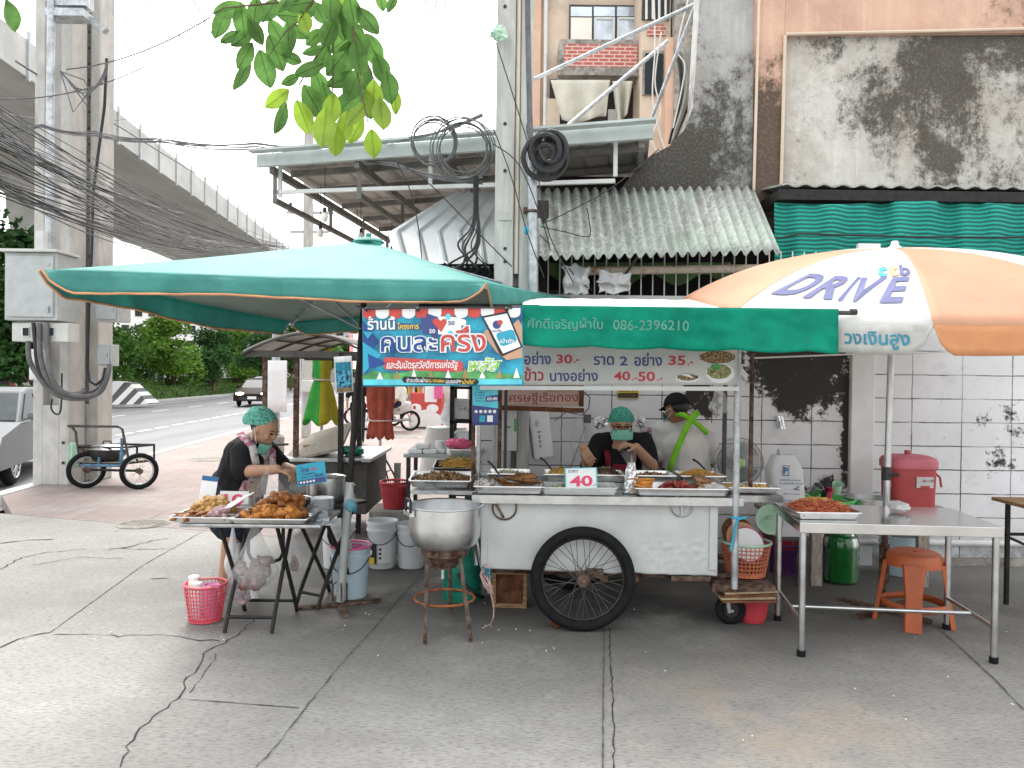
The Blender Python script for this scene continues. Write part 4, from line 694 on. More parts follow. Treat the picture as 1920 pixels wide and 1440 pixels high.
def wheel(par, c, r, t, ns, nm='wheel', rim='box_grey', yaw=0, hubm='rust', sr=.0022, spk='steel_dull'):
    q = rotm(0, 0, yaw); ax = q @ V((0, 1, 0)); c = V(c); b = MB(); b.torus(c, ax, r - t, t, 64, 12); tw = b.build('tyre', MT['rubber'], par, True); b = MB(); b.torus(c, ax, r - 2.05 * t, t * .38, 56, 6); b.build('rim', MT[rim], par, True)
    b = MB(); b.cyl(c - ax * .045, c + ax * .045, .026); b.cyl(c - ax * .052, c - ax * .035, .04); b.cyl(c + ax * .035, c + ax * .052, .04); b.cyl(c - ax * .075, c + ax * .09, .012); b.build('hub', MT[hubm], par, True)
    b = MB(); u = q @ V((1, 0, 0))
    for k in range(ns):
        a = 2 * math.pi * k / ns; s_ = 1 if k % 2 else -1; a2 = a + (.9 if (k // 2) % 2 else -.9); d1 = u * math.cos(a2) + V((0, 0, math.sin(a2))); d2 = u * math.cos(a) + V((0, 0, math.sin(a))); b.cyl(c + ax * (s_ * .04) + d1 * .034, c + d2 * (r - 2.1 * t), sr, n=5)
    b.build('spokes', MT[spk], par)
wl = MB(); wh = bpy.data.objects.new('wheel', None); C.objects.link(wh); wh.parent = ct; wheel(wh, (XD(1098, 4.74), 4.75, .328), .326, .034, 36, rim='black_metal', spk='frame_steel')
b = MB(); b.cyl((XD(1098, 4.74), 4.78, .328), (XD(1098, 4.74), 5.6, .328), .016); b.box((XD(1122, 4.8), 4.83, .345), (.1, .04, .05)); b.build('axle', MT['rust'], ct)
ws = bpy.data.objects.new('wheel', None); C.objects.link(ws); ws.parent = ct; wheel(ws, (XD(1098, 4.74), 5.68, .328), .326, .034, 36, rim='black_metal', spk='frame_steel')
cs = bpy.data.objects.new('caster_wheel', None); C.objects.link(cs); cs.parent = ct; cc = V((XD(1376, 4.93), 4.93, .098)); b = MB(); b.torus(cc, (0, 1, 0), .07, .03, 32, 10); b.build('tyre', MT['rubber'], cs, True); b = MB(); b.cyl(cc + V((0, -.02, 0)), cc + V((0, .02, 0)), .05); b.torus(cc + V((0, -.022, 0)), (0, 1, 0), .045, .004, 24, 6); b.build('rim', MT['black_plastic'], cs); b = MB(); b.tube([cc + V((-.02, -.045, -.01)), cc + V((-.045, -.04, .18))], .016, 8); b.tube([cc + V((-.02, .045, -.01)), cc + V((-.045, .03, .18))], .016, 8); b.cyl(cc + V((0, -.05, 0)), cc + V((0, .05, 0)), .009); b.build('fork', MT['steel_dull'], cs)
for (u, v, nm) in ((946, 940, 0), (1278, 936, 1)):
    p = P(u, v + 12, 4.835); b = MB(); b.torus(p + V((0, .0, .0)), (0, 1, .0), .075 if nm == 0 else .068, .006, 28, 6); b.box(p + V((.0 if nm else -.03, -.0, -.02)), (.014, .012, .1), None if nm else rotm(0, R(-30), 0)); b.build('burner_ring', MT['rust'] if nm == 0 else MT['steel_dull'], ct)
def post(x, y, z0, z1, r, mat, nm='post'): b = MB(); b.cyl((x, y, z0), (x, y, z1), r); return b.build(nm, MT[mat], ct, True)
post(XD(1383, 4.78), 4.78, .27, 2.0, .021, 'galvanised'); post(XD(1410, 5.0), 5.0, .8, 2.0, .014, 'rust'); post(XD(889, 5.0), 5.0, .8, 2.0, .013, 'rust'); post(XD(899, 5.25), 5.25, .8, 2.0, .016, 'steel_dull'); post(XD(1360, 5.55), 5.55, .8, 2.05, .016, 'frame_steel'); post(XD(938, 5.6), 5.6, .83, 2.0, .015, 'rust'); post(XD(949, 5.62), 5.62, .83, 2.0, .012, 'frame_steel')
b = MB(); b.box((XD(1395, 4.9), 5.05, .275), (.36, .55, .03)); b.box((XD(1395, 4.8), 4.8, .27), (.36, .02, .045)); b.build('rear_shelf', MT['rust'], ct)
b = MB(); b.tube([P(1370, 1048 - 16, 4.76), P(1383, 1030 - 56, 4.75), P(1400, 970, 4.75)], .008, 5); b.torus((XD(1383, 4.78), 4.78, P(1383, 970, 4.78).z), (0, 0, 1), .027, .007, 16, 6); b.build('blue_ribbon', MT['ink_cyan'], ct)
RX0, RX1 = .06, XD(1350, 4.7)
b = MB(); b.grid(lambda s, t: V((RX0 + (RX1 - RX0) * s, 4.62 + .9 * t, 1.995 + .145 * t + .0015 * math.sin(s * 40))), 90, 6); b.build('roof_sheet', MT['white_paint'], ct, True, thick=.006)
b = MB(); beam(b, V((RX0, 4.64, 1.965)), V((RX1, 4.64, 1.965)), .03, .05); beam(b, V((RX0, 5.48, 2.105)), V((RX1, 5.48, 2.105)), .03, .05); beam(b, V((RX0 + .02, 4.64, 1.965)), V((RX0 + .02, 5.48, 2.105)), .03, .03); beam(b, V((RX1 - .02, 4.64, 1.965)), V((RX1 - .02, 5.48, 2.105)), .03, .03); beam(b, V((.6, 4.64, 1.965)), V((.6, 5.48, 2.105)), .03, .03); b.build('roof_frame', MT['box_grey'], ct)
VY = 4.2; VX0, VX1 = XD(975, VY), XD(1568, VY); vz = P(1270, 581, VY).z
b = MB(); b.tube([(VX0 - .05, VY, vz), (VX1 + .1, VY, vz - .005)], .013, 10); b.tube([(VX0 + .02, VY, vz), (VX0 + .02, 4.66, 1.96)], .01, 8); b.tube([(1.3, VY, vz), (1.3, 4.66, 1.96)], .01, 8); ro = b.build('awning_rod', MT['frame_steel'], ct, True); b = MB(); b.cyl((VX1 + .07, VY, vz), (VX1 + .105, VY, vz), .017); b.build('end_cap', MT['black_plastic'], ro)
def vlp(s, t):
    x = VX0 + (VX1 - VX0) * s; h = .222 + .012 * abs(math.sin(s * 14)) - .006 + .018 * s
    return V((x, VY - .016 - .03 * t * math.sin(s * 8 + 1) * t - .012 * t * math.sin(s * 29) - .006 * NZ.noise(V((x * 9, t * 5, 4))), vz + .014 - h * t))
b = MB(); b.grid(vlp, 120, 14); vl = b.build('awning_flap', MT['green_vinyl'], ct, True, thick=.003)
b = MB(); b.grid(lambda s, t: V((VX0 + (VX1 - VX0 - .2) * s, VY + (4.66 - VY) * t, vz + .014 + (1.975 - vz) * t - .02 * math.sin(t * 3.1))), 30, 6); b.build('awning_top', MT['green_vinyl'], ct, True, thick=.003)
def onvl(px, u, v, w_, h_): return None
def vtext(body, u, v, wpx, hpx, mat, bold=.0):
    D = VY; s0 = (XD(u, D) - VX0) / (VX1 - VX0); ws_ = wpx * D / F / (VX1 - VX0); z = P(u, v, D).z; t0 = (vz + .014 - z) / .23; ht = hpx * D / F / .23
    return text('lettering', body, MT[mat], vl, None, ht, ws_, bold, fn=lambda q: vlp(s0 + q.x, t0 - q.y) + V((0, -.005, 0)))
vtext('ศักดิ์เจริญผ้าใบ', 1058, 609, 140, 26, 'ink_faded', .008); vtext('086-2396210', 1218, 610, 142, 19, 'ink_faded', .012)
# menu banner behind the awning flap
def flat_banner(name, label, cat, u0, v0, u1, v1, D, mat, yaw=0, tilt=0, spin=0, th=.003, wave=.006, group=None, flush=0):
    M, w_, h_ = sign(u0, v0, u1, v1, D, yaw, tilt, spin); o = thing(name, label, cat, M @ V((0, -h_ / 2, 0)), group); fn = lambda q: M @ V((q.x, q.y, q.z + wave * math.sin(q.x / w_ * 9 + q.y / h_ * 2) + wave * .5 * math.sin(q.x / w_ * 23)))
    b = MB(); nx = 40 if wave else 1; b.grid(lambda s, t: fn(V(((s - .5) * w_, (.5 - t) * h_, 0))), nx, 8 if wave else 1); b.build('sheet', MT[mat], o, bool(wave), thick=th); return o, M, w_, h_, fn
def mtext(o, fn, M, body, x, y, wd, hh, mat, bold=.0, shear=0, z=.003, nm='lettering'): return text(nm, body, MT[mat], o, M, hh, wd, bold, shear=shear, fn=fn, z=z, xy=(x, y))
def scrib(o, M, x, y, wd, hh, mat, seed=1, z=.003):           # print too small to read: a row of tiny letter strokes
    r = random.Random(seed); b = MB(); u = -wd / 2
    while u < wd / 2:
        k = r.uniform(.35, 1) * hh; w4 = hh * r.uniform(.12, .3); b.prism([(x + u, y - hh / 2), (x + u + w4, y - hh / 2), (x + u + w4, y - hh / 2 + k), (x + u, y - hh / 2 + k)], M @ Matrix.Translation((0, 0, z)), .0006); u += w4 + hh * r.choice((.12, .15, .2, .5))
    return b.build('print_line', MT[mat], o)
def onpx(M, w_, h_, u0, v0, u1, v1): return lambda u, v: ((u - u0) / (u1 - u0) * w_ - w_ / 2, h_ / 2 - (v - v0) / (v1 - v0) * h_)
mb = (900, 644, 1383, 722, 4.66); o, M, w_, h_, fn = flat_banner('menu_banner', 'white menu banner with blue and red prices under the green awning', 'banner', *mb, 'banner_white', spin=.8, wave=.003); q = onpx(M, w_, h_, *mb[:4]); kx = w_ / (mb[2] - mb[0])
for body, u, v, wd, hh, m_ in (('อย่าง', 1008, 671, 50, 25, 'ink_navy'), ('30', 1058, 673, 30, 17, 'ink_red'), ('.-', 1081, 677, 10, 7, 'ink_red'), ('ราด', 1132, 676, 38, 17, 'ink_navy'), ('2', 1169, 677, 15, 17, 'ink_navy'), ('อย่าง', 1215, 674, 52, 25, 'ink_navy'), ('35', 1269, 676, 32, 18, 'ink_red'), ('.-', 1294, 682, 11, 7, 'ink_red'),
        ('ข้าว', 1001, 701, 36, 26, 'ink_maroon'), ('บางอย่าง', 1076, 703, 90, 24, 'ink_navy'), ('40', 1166, 705, 31, 17, 'ink_red'), ('.-', 1189, 711, 11, 5, 'ink_red'), ('50', 1212, 706, 32, 18, 'ink_red'), ('.-', 1237, 712, 11, 5, 'ink_red')):
    x, y = q(u, v); mtext(o, fn, M, body, x, y, wd * kx, hh * kx, m_, .02)
mk('dish_photo', (.2, .16, .03), .6, 0, .5, 60, c2=(.45, .42, .2)); mk('dish_brown', (.1, .05, .02), .6, 0, .5, 90, c2=(.4, .26, .12), lo=.45, hi=.55)
for u, v, rx, ry, m_, nm in ((1350, 700, 27, 19, 'ink_white', 'printed_bowl'), (1348, 697, 23, 14, 'dish_photo', 'printed_salad'), (1345, 670, 34, 12, 'dish_brown', 'printed_noodles'), (1289, 709, 23, 8, 'ink_white', 'printed_plate'), (1289, 707, 20, 7, 'dish_brown', 'printed_stir_fry'), (1342, 688, 10, 6, 'ink_green', 'printed_herbs')):
    x, y = q(u, v); b = MB(); zz = .0035 + .0006 * (nm != 'printed_bowl'); pts = [fn(V((x + math.cos(a * .3142) * rx * kx * (1 + .08 * math.sin(a * 3)), y + math.sin(a * .3142) * ry * kx, zz + (.0012 if nm == 'printed_herbs' else 0)))) for a in range(20)]; b.add(pts, [tuple(range(20))]); b.build(nm, MT[m_], o)
b = MB(); beam(b, P(900, 727, 4.67), P(1385, 729, 4.67), .02, .025); b.build('bottom_bar', MT['white_frame'], o)
# ---------------------------------------------------------------- blue subsidy banner
bb = (680, 578, 981, 724, 4.12); o, M, w_, h_, fn = flat_banner('blue_banner', 'bright blue printed banner with red and white scallops tied to the green umbrella pole', 'banner', *bb, 'banner_blue', spin=1.2, wave=.0002); q = onpx(M, w_, h_, *bb[:4]); kx = w_ / 301
def shape(nm, px, m_, z=.004):
    b = MB(); pts = []
    for i in range(len(px)):
        a, c = px[i], px[(i + 1) % len(px)]; n = max(1, int(math.hypot(c[0] - a[0], c[1] - a[1]) / 12))
        for k in range(n): pts.append(fn(V((*q(a[0] + (c[0] - a[0]) * k / n, a[1] + (c[1] - a[1]) * k / n), z * 1.5))))
    b.add(pts, [tuple(range(len(pts)))]); return b.build(nm, MT[m_], o)
def tx(body, u, v, wd, hh, m_, bold=0, shear=0, z=.005): x, y = q(u, v); return mtext(o, fn, M, body, x, y, wd * kx, hh * kx, m_, bold, shear, z * 1.5)
def disc(u, v, rx, ry=None, n=16): ry = ry or rx; return [(u + rx * math.cos(6.2832 * k / n), v + ry * math.sin(6.2832 * k / n)) for k in range(n)]
for k in range(12):
    u0 = 681 + k * 24.6; mat = 'poster_red' if k % 2 == 0 else 'ink_white'; shape('scallop', [(u0, 579), (u0 + 24.6, 579), (u0 + 24.6, 588)] + [(u0 + 12.3 + 12.3 * math.cos(a), 588 + 9 * math.sin(a)) for a in (.4, .8, 1.2, 1.57, 1.94, 2.34, 2.74)] + [(u0, 588)], mat)
mk('banner_cyan', (.1, .55, .66), .5, 0, .2); mk('banner_deep', (.01, .06, .25), .5, 0, .2)
shape('facet', [(681, 600), (712, 640), (681, 668)], 'banner_deep'); shape('facet', [(681, 640), (716, 664), (681, 700)], 'ink_cyan', .0045); shape('facet', [(690, 662), (726, 680), (692, 690)], 'banner_deep', .005); shape('facet', [(681, 620), (700, 622), (690, 634)], 'ink_cyan', .005)
shape('skyline_green', [(681, 703), (700, 694), (740, 700), (780, 693), (840, 699), (880, 694), (930, 700), (978, 704), (978, 712), (681, 712)], 'ink_green'); shape('skyline_water', [(681, 710), (978, 712), (978, 722), (681, 721)], 'banner_cyan', .0045)
for k in range(9): shape('skyline_temple', [(706 + k * 32, 710), (712 + k * 32, 696 - (k % 3) * 3), (718 + k * 32, 710)], 'ink_gold' if k % 2 else 'ink_white', .005)
shape('pill_red', [(724, 669)] + [(863, 677), (868, 682), (868, 694), (862, 698)] + [(724, 692), (719, 687), (719, 674)], 'poster_red'); shape('pill_dark', [(757, 705), (894, 711), (898, 716), (894, 722), (757, 717), (753, 711)], 'ink_black', .0055)
tx('ร้านนี้', 717, 606, 52, 26, 'ink_navy', .05, z=.0045); tx('ร้านนี้', 716, 605, 52, 25, 'ink_white', .02, z=.0055); shape('tag_dark', [(744, 604), (788, 609), (787, 618), (744, 616)], 'ink_navy'); tx('โครงการ', 766, 611, 40, 12, 'ink_yellow', .02)
shape('puzzle_piece_blue', [(790, 594)] + disc(804, 592, 5, 5, 6)[2:5] + [(826, 596), (826, 628), (794, 626)] + disc(792, 611, 5, 6, 8)[2:7], 'ink_navy', .0045); shape('puzzle_piece_blue', disc(815, 631, 6, 5), 'ink_navy', .0046)
shape('puzzle_piece_white', [(822, 593), (866, 596), (866, 606), (864, 628), (822, 627)], 'ink_white', .0049); shape('puzzle_piece_white', disc(869, 605, 6), 'ink_white', .0051); shape('puzzle_notch', disc(845, 626, 5, 6), 'banner_cyan', .0054); shape('puzzle_notch', disc(841, 594, 5, 6), 'banner_cyan', .0055)
shape('heart', [(828, 623), (812, 606), (812, 600), (817, 597), (823, 598), (827, 602), (832, 598), (838, 599), (838, 606)], 'poster_red', .006); tx('50', 811, 621, 11, 8, 'ink_white', .02, z=.0065); tx('50', 847, 606, 12, 8, 'ink_navy', .02, z=.0065)
tx('คนละ', 767, 645, 108, 32, 'ink_white', .07, z=.0065); tx('คนละ', 767, 645, 104, 29, 'banner_deep', .012, z=.0078); tx('ครึ่ง', 869, 636, 88, 52, 'ink_white', .07, z=.0066); tx('ครึ่ง', 869, 636, 84, 48, 'poster_red', .012, z=.0079)
tx('และรับบัตรสวัสดิการแห่งรัฐ', 792, 684, 134, 20, 'ink_white', .015, .2); tx('พลัส', 909, 684, 66, 28, 'ink_white', .07, .3, z=.006); tx('พลัส', 909, 684, 62, 26, 'ink_lime', .01, .3, z=.0075)
tx('ชำระเงินผ่าน', 782, 712, 40, 9, 'ink_white', .01, z=.0065); tx('G-Wallet', 818, 714, 30, 6, 'ink_yellow', .01, z=.0065); tx('บนแอปฯ', 849, 715, 27, 8, 'ink_white', .01, z=.0065); tx('"เป๋าตัง"', 876, 716, 27, 9, 'ink_yellow', .01, z=.0065)
mk('print_skin', (.55, .33, .22), .6, 0, .1)
shape('printed_hand', [(905, 628), (912, 618), (924, 625), (932, 640), (972, 600), (979, 612), (979, 672), (950, 676), (930, 660), (915, 640)], 'print_skin', .0045); shape('printed_phone', [(904, 594), (953, 585), (980, 652), (942, 669), (936, 664)], 'ink_black', .0055); shape('printed_screen', [(908, 597), (951, 589), (976, 651), (943, 664)], 'ink_white', .0065)
shape('puzzle_badge', disc(932, 610, 8), 'ink_navy', .007); shape('heart', disc(938, 606, 5), 'poster_red', .0077); shape('app_tile', [(932, 626), (958, 619), (964, 622), (969, 638), (966, 643), (944, 650), (938, 648), (931, 631)], 'ink_cyan', .007); tx('เป๋าตัง', 951, 640, 27, 9, 'ink_white', .02, z=.008); tx('คนละครึ่ง', 930, 621, 22, 6, 'ink_navy', .01, z=.0072)
b = MB()
for u, v in ((687, 580), (783, 580), (950, 580)): b.sph(P(u, v, 4.09), .012, 8, 6)
b.tube([P(668, 574, 4.4), P(687, 580, 4.1), P(783, 577, 4.1), P(955, 577, 4.1), P(985, 583, 4.2)], .005, 5); b.build('tie_cord', MT['black_plastic'], o)
b = MB(); beam(b, P(786, 575, 4.3), P(1010, 578, 4.5), .02, .04); tag(b.build('crossbar', MT['black_metal']), 'black bar behind the top of the blue banner', 'bar')
# ---------------------------------------------------------------- left: folding tables, buckets, pot
def ftable(name, label, x0, x1, y0, y1, z, legs, mat='steel_dull', yaw=0):
    o = thing(name, label, 'table', ((x0 + x1) / 2, (y0 + y1) / 2, 0)); cx, cy = (x0 + x1) / 2, (y0 + y1) / 2; q = rotm(0, 0, R(yaw)); W = lambda x, y, zz: V((cx, cy, 0)) + q @ V((x - cx, y - cy, zz))
    b = MB(); b.box(W(cx, cy, z - .012), (x1 - x0, y1 - y0, .024), q); b.build('tabletop', MT[mat], o, bevel=.008)
    for s in legs:                                            # crossed tube frames, bent out near the floor
        for (ya, yb) in ((y0 + .05, y1 - .05), (y1 - .05, y0 + .05)):
            xa = s[0] if ya < yb else s[0] + .03; b = MB(); pts = []
            for xx in (s[0], s[1]):
                off = .0 if ya < yb else -.03; sg = 1 if xx == s[0] else -1; xx = xx + sg * abs(off); l = [W(xx, ya, z - .03), W(xx, (ya + yb) / 2, z * .5), W(xx, yb + (ya - yb) * .14, z * .17), W(xx, yb, .008)]; b.tube(l, .0135, 8)
            sg = .03 if ya > yb else 0; b.tube([W(s[0] + sg, yb + (ya - yb) * .1, z * .13), W(s[1] - sg, yb + (ya - yb) * .1, z * .13)], .011, 6); b.build('leg', MT['black_metal'], o, True)
        b = MB(); m_ = (y0 + y1) / 2 + .1; b.tube([W(s[0] + .06, m_, z - .03), W(s[0] + .06, m_, z * .62), W(s[0] + .08, m_, z * .56), W(s[0] + .13, m_, z * .53), W(s[1] - .13, m_, z * .53), W(s[1] - .08, m_, z * .56), W(s[1] - .06, m_, z * .62), W(s[1] - .06, m_, z - .03)], .012, 8); b.build('brace', MT['black_metal'], o, True)
    return o
TY0, TY1, TZ = 4.58, 5.12, .675
ftable('folding_table', 'folding table with black crossed legs under the trays of fried chicken', XD(338, TY0), XD(604, TY0), TY0, TY1, TZ, [(XD(412, 4.6), XD(520, 4.6))])
ftable('folding_table', 'second folding table with black legs under the soup pot behind the green umbrella pole', -1.46, -1.1, 5.08, 5.55, .69, [(-1.4, -1.15)], 'black_metal', -28)
def bucket(label, u, vb, vt, wpx, mat='white_plastic', name='bucket', bail=True, grp='plastic buckets by the food tables', D=None, cat='bucket', rim=True, taper=.86):
    g = G(u, vb - wpx * .06); D = D or g.y; p = P(u, vb - wpx * .06, D); r = wpx * D / F / 2; h = P(u, vt, D).z - .0; h = max(.1, P(u, vt + wpx * .05, D).z); o = thing(name, label, cat, (p.x, D, 0), grp); b = MB()
    pr = [(0, .004), (r * taper * .97, .004), (r * taper, .012), (r * .985, h * .8), (r * .985, h)]
    if rim: pr = [(0, .004), (r * taper * .97, .004), (r * taper, .012), (r * .955, h * .78), (r * 1.02, h * .785), (r * 1.02, h * .83), (r * .965, h * .835), (r * .97, h * .93), (r * 1.03, h * .94), (r * 1.03, h), (r * .97, h), (r * .94, h * .8), (r * .8, .03), (0, .03)]
    else: pr += [(r * 1.06, h), (r * 1.06, h - .012), (r * .96, h - .006), (r * .93, h * .7), (r * .8, .03), (0, .03)]
    b.lathe(pr, (p.x, D, 0), 36); b.build('shell', MT[mat], o, True)
    if bail: b = MB(); b.tube([V((p.x + r * 1.02 * math.cos(a), D - r * 1.03 * math.sin(a) - .005, h * .86 - h * .32 * math.sin(a))) for a in [R(8 + 164 * k / 14) for k in range(15)]], .0035, 5); b.build('wire_handle', MT['black_metal'], o, True)
    return o, V((p.x, D, h)), r
bk1, bt1, br1 = bucket('pale blue tub with a pink colander on top beside the green umbrella pole', 657, 1122, 1020, 72, 'blue_plastic')
bucket('white tub with a pale lid half hidden behind the pale blue tub', 634, 1066, 974, 62); bk3, bt3, br3 = bucket('white paint tub with a black and yellow printed label', 716, 1066, 972, 58); bucket('plain white tub nearest the big aluminium pot', 771, 1066, 978, 56)
M, w_, h_ = sign(692, 998, 716, 1062, bt3.y - br3 * .92, -28); b = MB()
def curved(o, ctr, r, a0, a1, z0, z1, mat, nm): b = MB(); b.grid(lambda s, t: V((ctr.x + (r) * math.sin(R(a0 + (a1 - a0) * s)), ctr.y - r * math.cos(R(a0 + (a1 - a0) * s)), z0 + (z1 - z0) * t)), 12, 1); return b.build(nm, MT[mat], o, True)
curved(bk3, bt3, br3 * .985, -62, -12, .05, .21, 'ink_black', 'label_black'); curved(bk3, bt3, br3 * .99, -62, -20, .045, .1, 'ink_yellow', 'label_yellow'); curved(bk3, bt3, br3 * .975, -6, 45, .06, .22, 'foam', 'label_white')
for k in range(3): curved(bk3, bt3, br3 * .985, -2, 7, .09 + .035 * k, .108 + .035 * k, 'ink_black', 'label_mark')
curved(bk3, bt3, br3 * .996, -55, -30, .12, .16, 'ink_white', 'label_emblem')
def lattice(name, label, cat, c, r0, r1, h, mat, rows=8, cols=36, grp=None, rimm=None, w=.0035, q=None):
    o = thing(name, label, cat, c, grp); c = V(c); b = MB()
    for k in range(cols):
        a = 2 * math.pi * k / cols; b.tube([c + V((math.cos(a) * (r0 + (r1 - r0) * t), math.sin(a) * (r0 + (r1 - r0) * t), h * t)) for t in (0.02, 1)], w, 4, cap=False)
    for j in range(rows + 1):
        t = (j + .3) / (rows + .6); b.torus(c + V((0, 0, h * t)), (0, 0, 1), r0 + (r1 - r0) * t, w * 1.05, 36, 4)
    b.lathe([(0, .006), (r0, .006), (r0 + .002, .03)], c, 36); b.build('mesh_side', MT[mat], o, True); b = MB(); b.torus(c + V((0, 0, h)), (0, 0, 1), r1, .0085, 40, 8); b.build('rim', MT[rimm or mat], o, True); return o
lattice('colander', 'magenta pink colander resting on the pale blue tub', 'colander', bt1 + V((0, 0, -.075)), br1 * .7, br1 * 1.04, .08, 'magenta_plastic', 4, 30)
b = MB(); b.box(bt1 + V((-.03, -.03, .01)), (.075, .12, .045), rotm(R(25), R(20), R(30))); tag(b.build('block_weight', MT['box_grey'], bevel=.006), 'small grey block lying in the magenta colander', 'block')
p = G(385, 1163); bc = V((p.x, p.y, 0)); lattice('laundry_basket', 'bright coral red basket with bottles standing left of the food table', 'basket', bc, .095, .128, .235, 'coral_plastic', 9, 34)
for dx, dy, r, h, m_, l, ds in ((-.075, .0, .034, .27, 'lamp_lit', 'milky sauce bottle with white lid in the coral basket', 1), (-.035, -.045, .03, .24, 'foam', 'white squeeze bottle in the coral basket', 1), (.045, -.03, .05, .24, 'lilac_plastic', 'lilac plastic cup in the coral basket', 0)):
    o = thing('bottle' if ds else 'cup', l, 'bottle' if ds else 'cup', bc + V((dx, dy, .01))); b = MB(); b.lathe([(0, .01), (r * .9, .01), (r, .03), (r, h - .03), (r * .8, h - .01), (r * .75, h)] if ds else [(0, .01), (r * .7, .01), (r, h), (r * .93, h), (r * .64, .03), (0, .03)], bc + V((dx, dy, 0)), 18); b.build('body', MT[m_], o, True)
    if ds: b = MB(); b.lathe([(r * .95, h), (r * .95, h + .012), (r * .3, h + .02), (0, h + .02)], bc + V((dx, dy, 0)), 18); b.build('lid', MT['foam'], o, True)
    else: b = MB(); b.torus(bc + V((dx + .03, dy - .03, h - .005)), (0, 0, 1), .035, .007, 20, 6); b.build('handle', MT['lilac_plastic'], o, True)
def bagobj(name, label, c, rx, rz, mat, seed=0, neck=.5, knot=True, cont=None, cat='bag', grp=None):
    o = thing(name, label, cat, c, grp); c = V(c); b = MB()
    def f(s, t):
        a = s * 2 * math.pi; tt = t; r = rx * (math.sin(min(1, tt / .28) * math.pi / 2) ** .6 if tt < .28 else (1 - (tt - .28) / .72 * (1 - .12)) if tt < 1 else .1); r *= (1 - neck * max(0, tt - .3)); r *= 1 + .16 * NZ.noise(V((math.cos(a) * 1.8, math.sin(a) * 1.8, tt * 3 + seed))) + (.12 * math.sin(a * 9 + seed) * max(0, tt - .25))
        return c + V((r * math.cos(a), r * .8 * math.sin(a), rz * tt))
    b.grid(f, 40, 18, True); b.build('bag_film', MT[mat], o, True)
    if cont: b = MB(); r_ = random.Random(seed)
    if cont:
        for _ in range(cont[1]): a = r_.uniform(0, 6.28); k = rx * .62 * math.sqrt(r_.random()); b.sph(c + V((k * math.cos(a), k * .7 * math.sin(a), rz * r_.uniform(.08, cont[2]))), [rx * r_.uniform(.18, .32) for _ in range(3)], 8, 6, amp=.5, seed=_)
        b.build('contents', MT[cont[0]], o, True)
    return o
mk('raw_meat', (.24, .13, .12), .4, 0, .4, 9, .3, 30); mk('pink_goods', (.4, .25, .26), .5, 0, .3, 9, .3, 30); mk('yellow_goods', (.5, .38, .16), .5, 0, .3, 9)
p = P(487, 1085, 4.95); bagobj('hanging_bag', 'clear bag of raw meat slung under the folding table', (p.x, 4.85, .2), .145, .46, 'bag', 1, .55, cont=('raw_meat', 26, .42)); p = P(452, 1120, 5); bagobj('hanging_bag', 'milky bag of pink goods on the floor beneath the folding table', (p.x, 4.95, .06), .1, .42, 'bag', 3, .4, cont=('pink_goods', 12, .4)); p = P(431, 1080, 5.1); bagobj('hanging_bag', 'white carrier bag with a yellow bottom left under the table', (p.x, 5.15, .19), .06, .38, 'bag_white', 5, .7, cont=('yellow_goods', 6, .25)); p = P(545, 1050, 5.2); bagobj('hanging_bag', 'thin white bag hung behind the crossed table legs', (p.x, 5.2, .2), .08, .42, 'bag', 8, .5, cont=('raw_meat', 8, .4))
p = G(387, 1170); bagobj('clear_bag', 'knotted clear bag standing in the coral basket', bc + V((.0, .03, .2)), .05, .21, 'bag_clear', 6, .75)
o = thing('plastic_cup', 'white ribbed cup lying under the folding table', 'cup', G(476, 1122)); b = MB(); p = G(476, 1124); b.cyl(p + V((0, .02, .005)), p + V((0, .02, .15)), .028, .034, 16); b.build('body', MT['foam'], o, True)
o = bagobj('hanging_bag', 'small clear bag with teal cloth tied on the umbrella pole', P(657, 962, 4.95), .05, .2, 'bag_clear', 12, .5, cont=('ink_teal', 4, .35)); b = MB(); pp_ = P(657, 962, 4.95); b.sph(pp_ + V((.0, 0, .05)), (.04, .03, .04), 10, 8, amp=.4); b.sph(pp_ + V((.03, 0, .03)), (.012, .03, .03), 8, 6); b.build('teal_sponge', MT['ink_teal'], o, True); b = MB(); b.tube([pp_ + V((-.03, 0, .18)), P(650, 905, 5), P(660, 905, 5), pp_ + V((.03, 0, .18))], .003, 5); b.build('bag_handles', MT['bag'], o)
# aluminium pot on rusty stand
sp_ = V((XD(838, 4.75), 4.75, 0)); pt = thing('cooking_pot', 'large dented aluminium cooking pot on the rusty three legged stand', 'pot', sp_ + V((0, 0, .53))); pr_ = 69 * 4.75 / F; zt = P(838, 946, 4.75).z; zb = P(838, 1024, 4.75).z
b = MB(); H_ = zt - zb; b.lathe([(0, zb), (pr_ * .72, zb), (pr_ * .86, zb + .022), (pr_ * .95, zb + .07), (pr_ * .975, zb + .13), (pr_ * .985, zt - .01), (pr_ * 1.05, zt - .003), (pr_ * 1.05, zt + .004), (pr_ * .97, zt), (pr_ * .955, zb + .12), (pr_ * .8, zb + .03), (0, zb + .025)], sp_, 48); b.build('shell', MT['aluminium'], pt, True)
for a0 in (205, 40):
    b = MB(); a = R(a0); rd = V((math.cos(a), math.sin(a), 0)); tn = V((-rd.y, rd.x, 0)); e = sp_ + rd * pr_ * 1.0; b.tube([e + tn * s_ * .045 + rd * .012 + V((0, 0, zz)) for s_, zz in ((-1, zt - .03), (-1, zt + .035), (-.8, zt + .045), (.8, zt + .045), (1, zt + .035), (1, zt - .03))], .009, 8); h1 = b.build('handle', MT['black_plastic'], pt, True); b = MB(); b.box(e + V((0, 0, zt - .04)) + rd * .008, (.03, .13, .022), rotm(0, 0, a)); b.build('bracket', MT['aluminium'], h1)
st_ = thing('burner_stand', 'rusty three legged burner stand with a ring near the floor', 'stand', sp_)
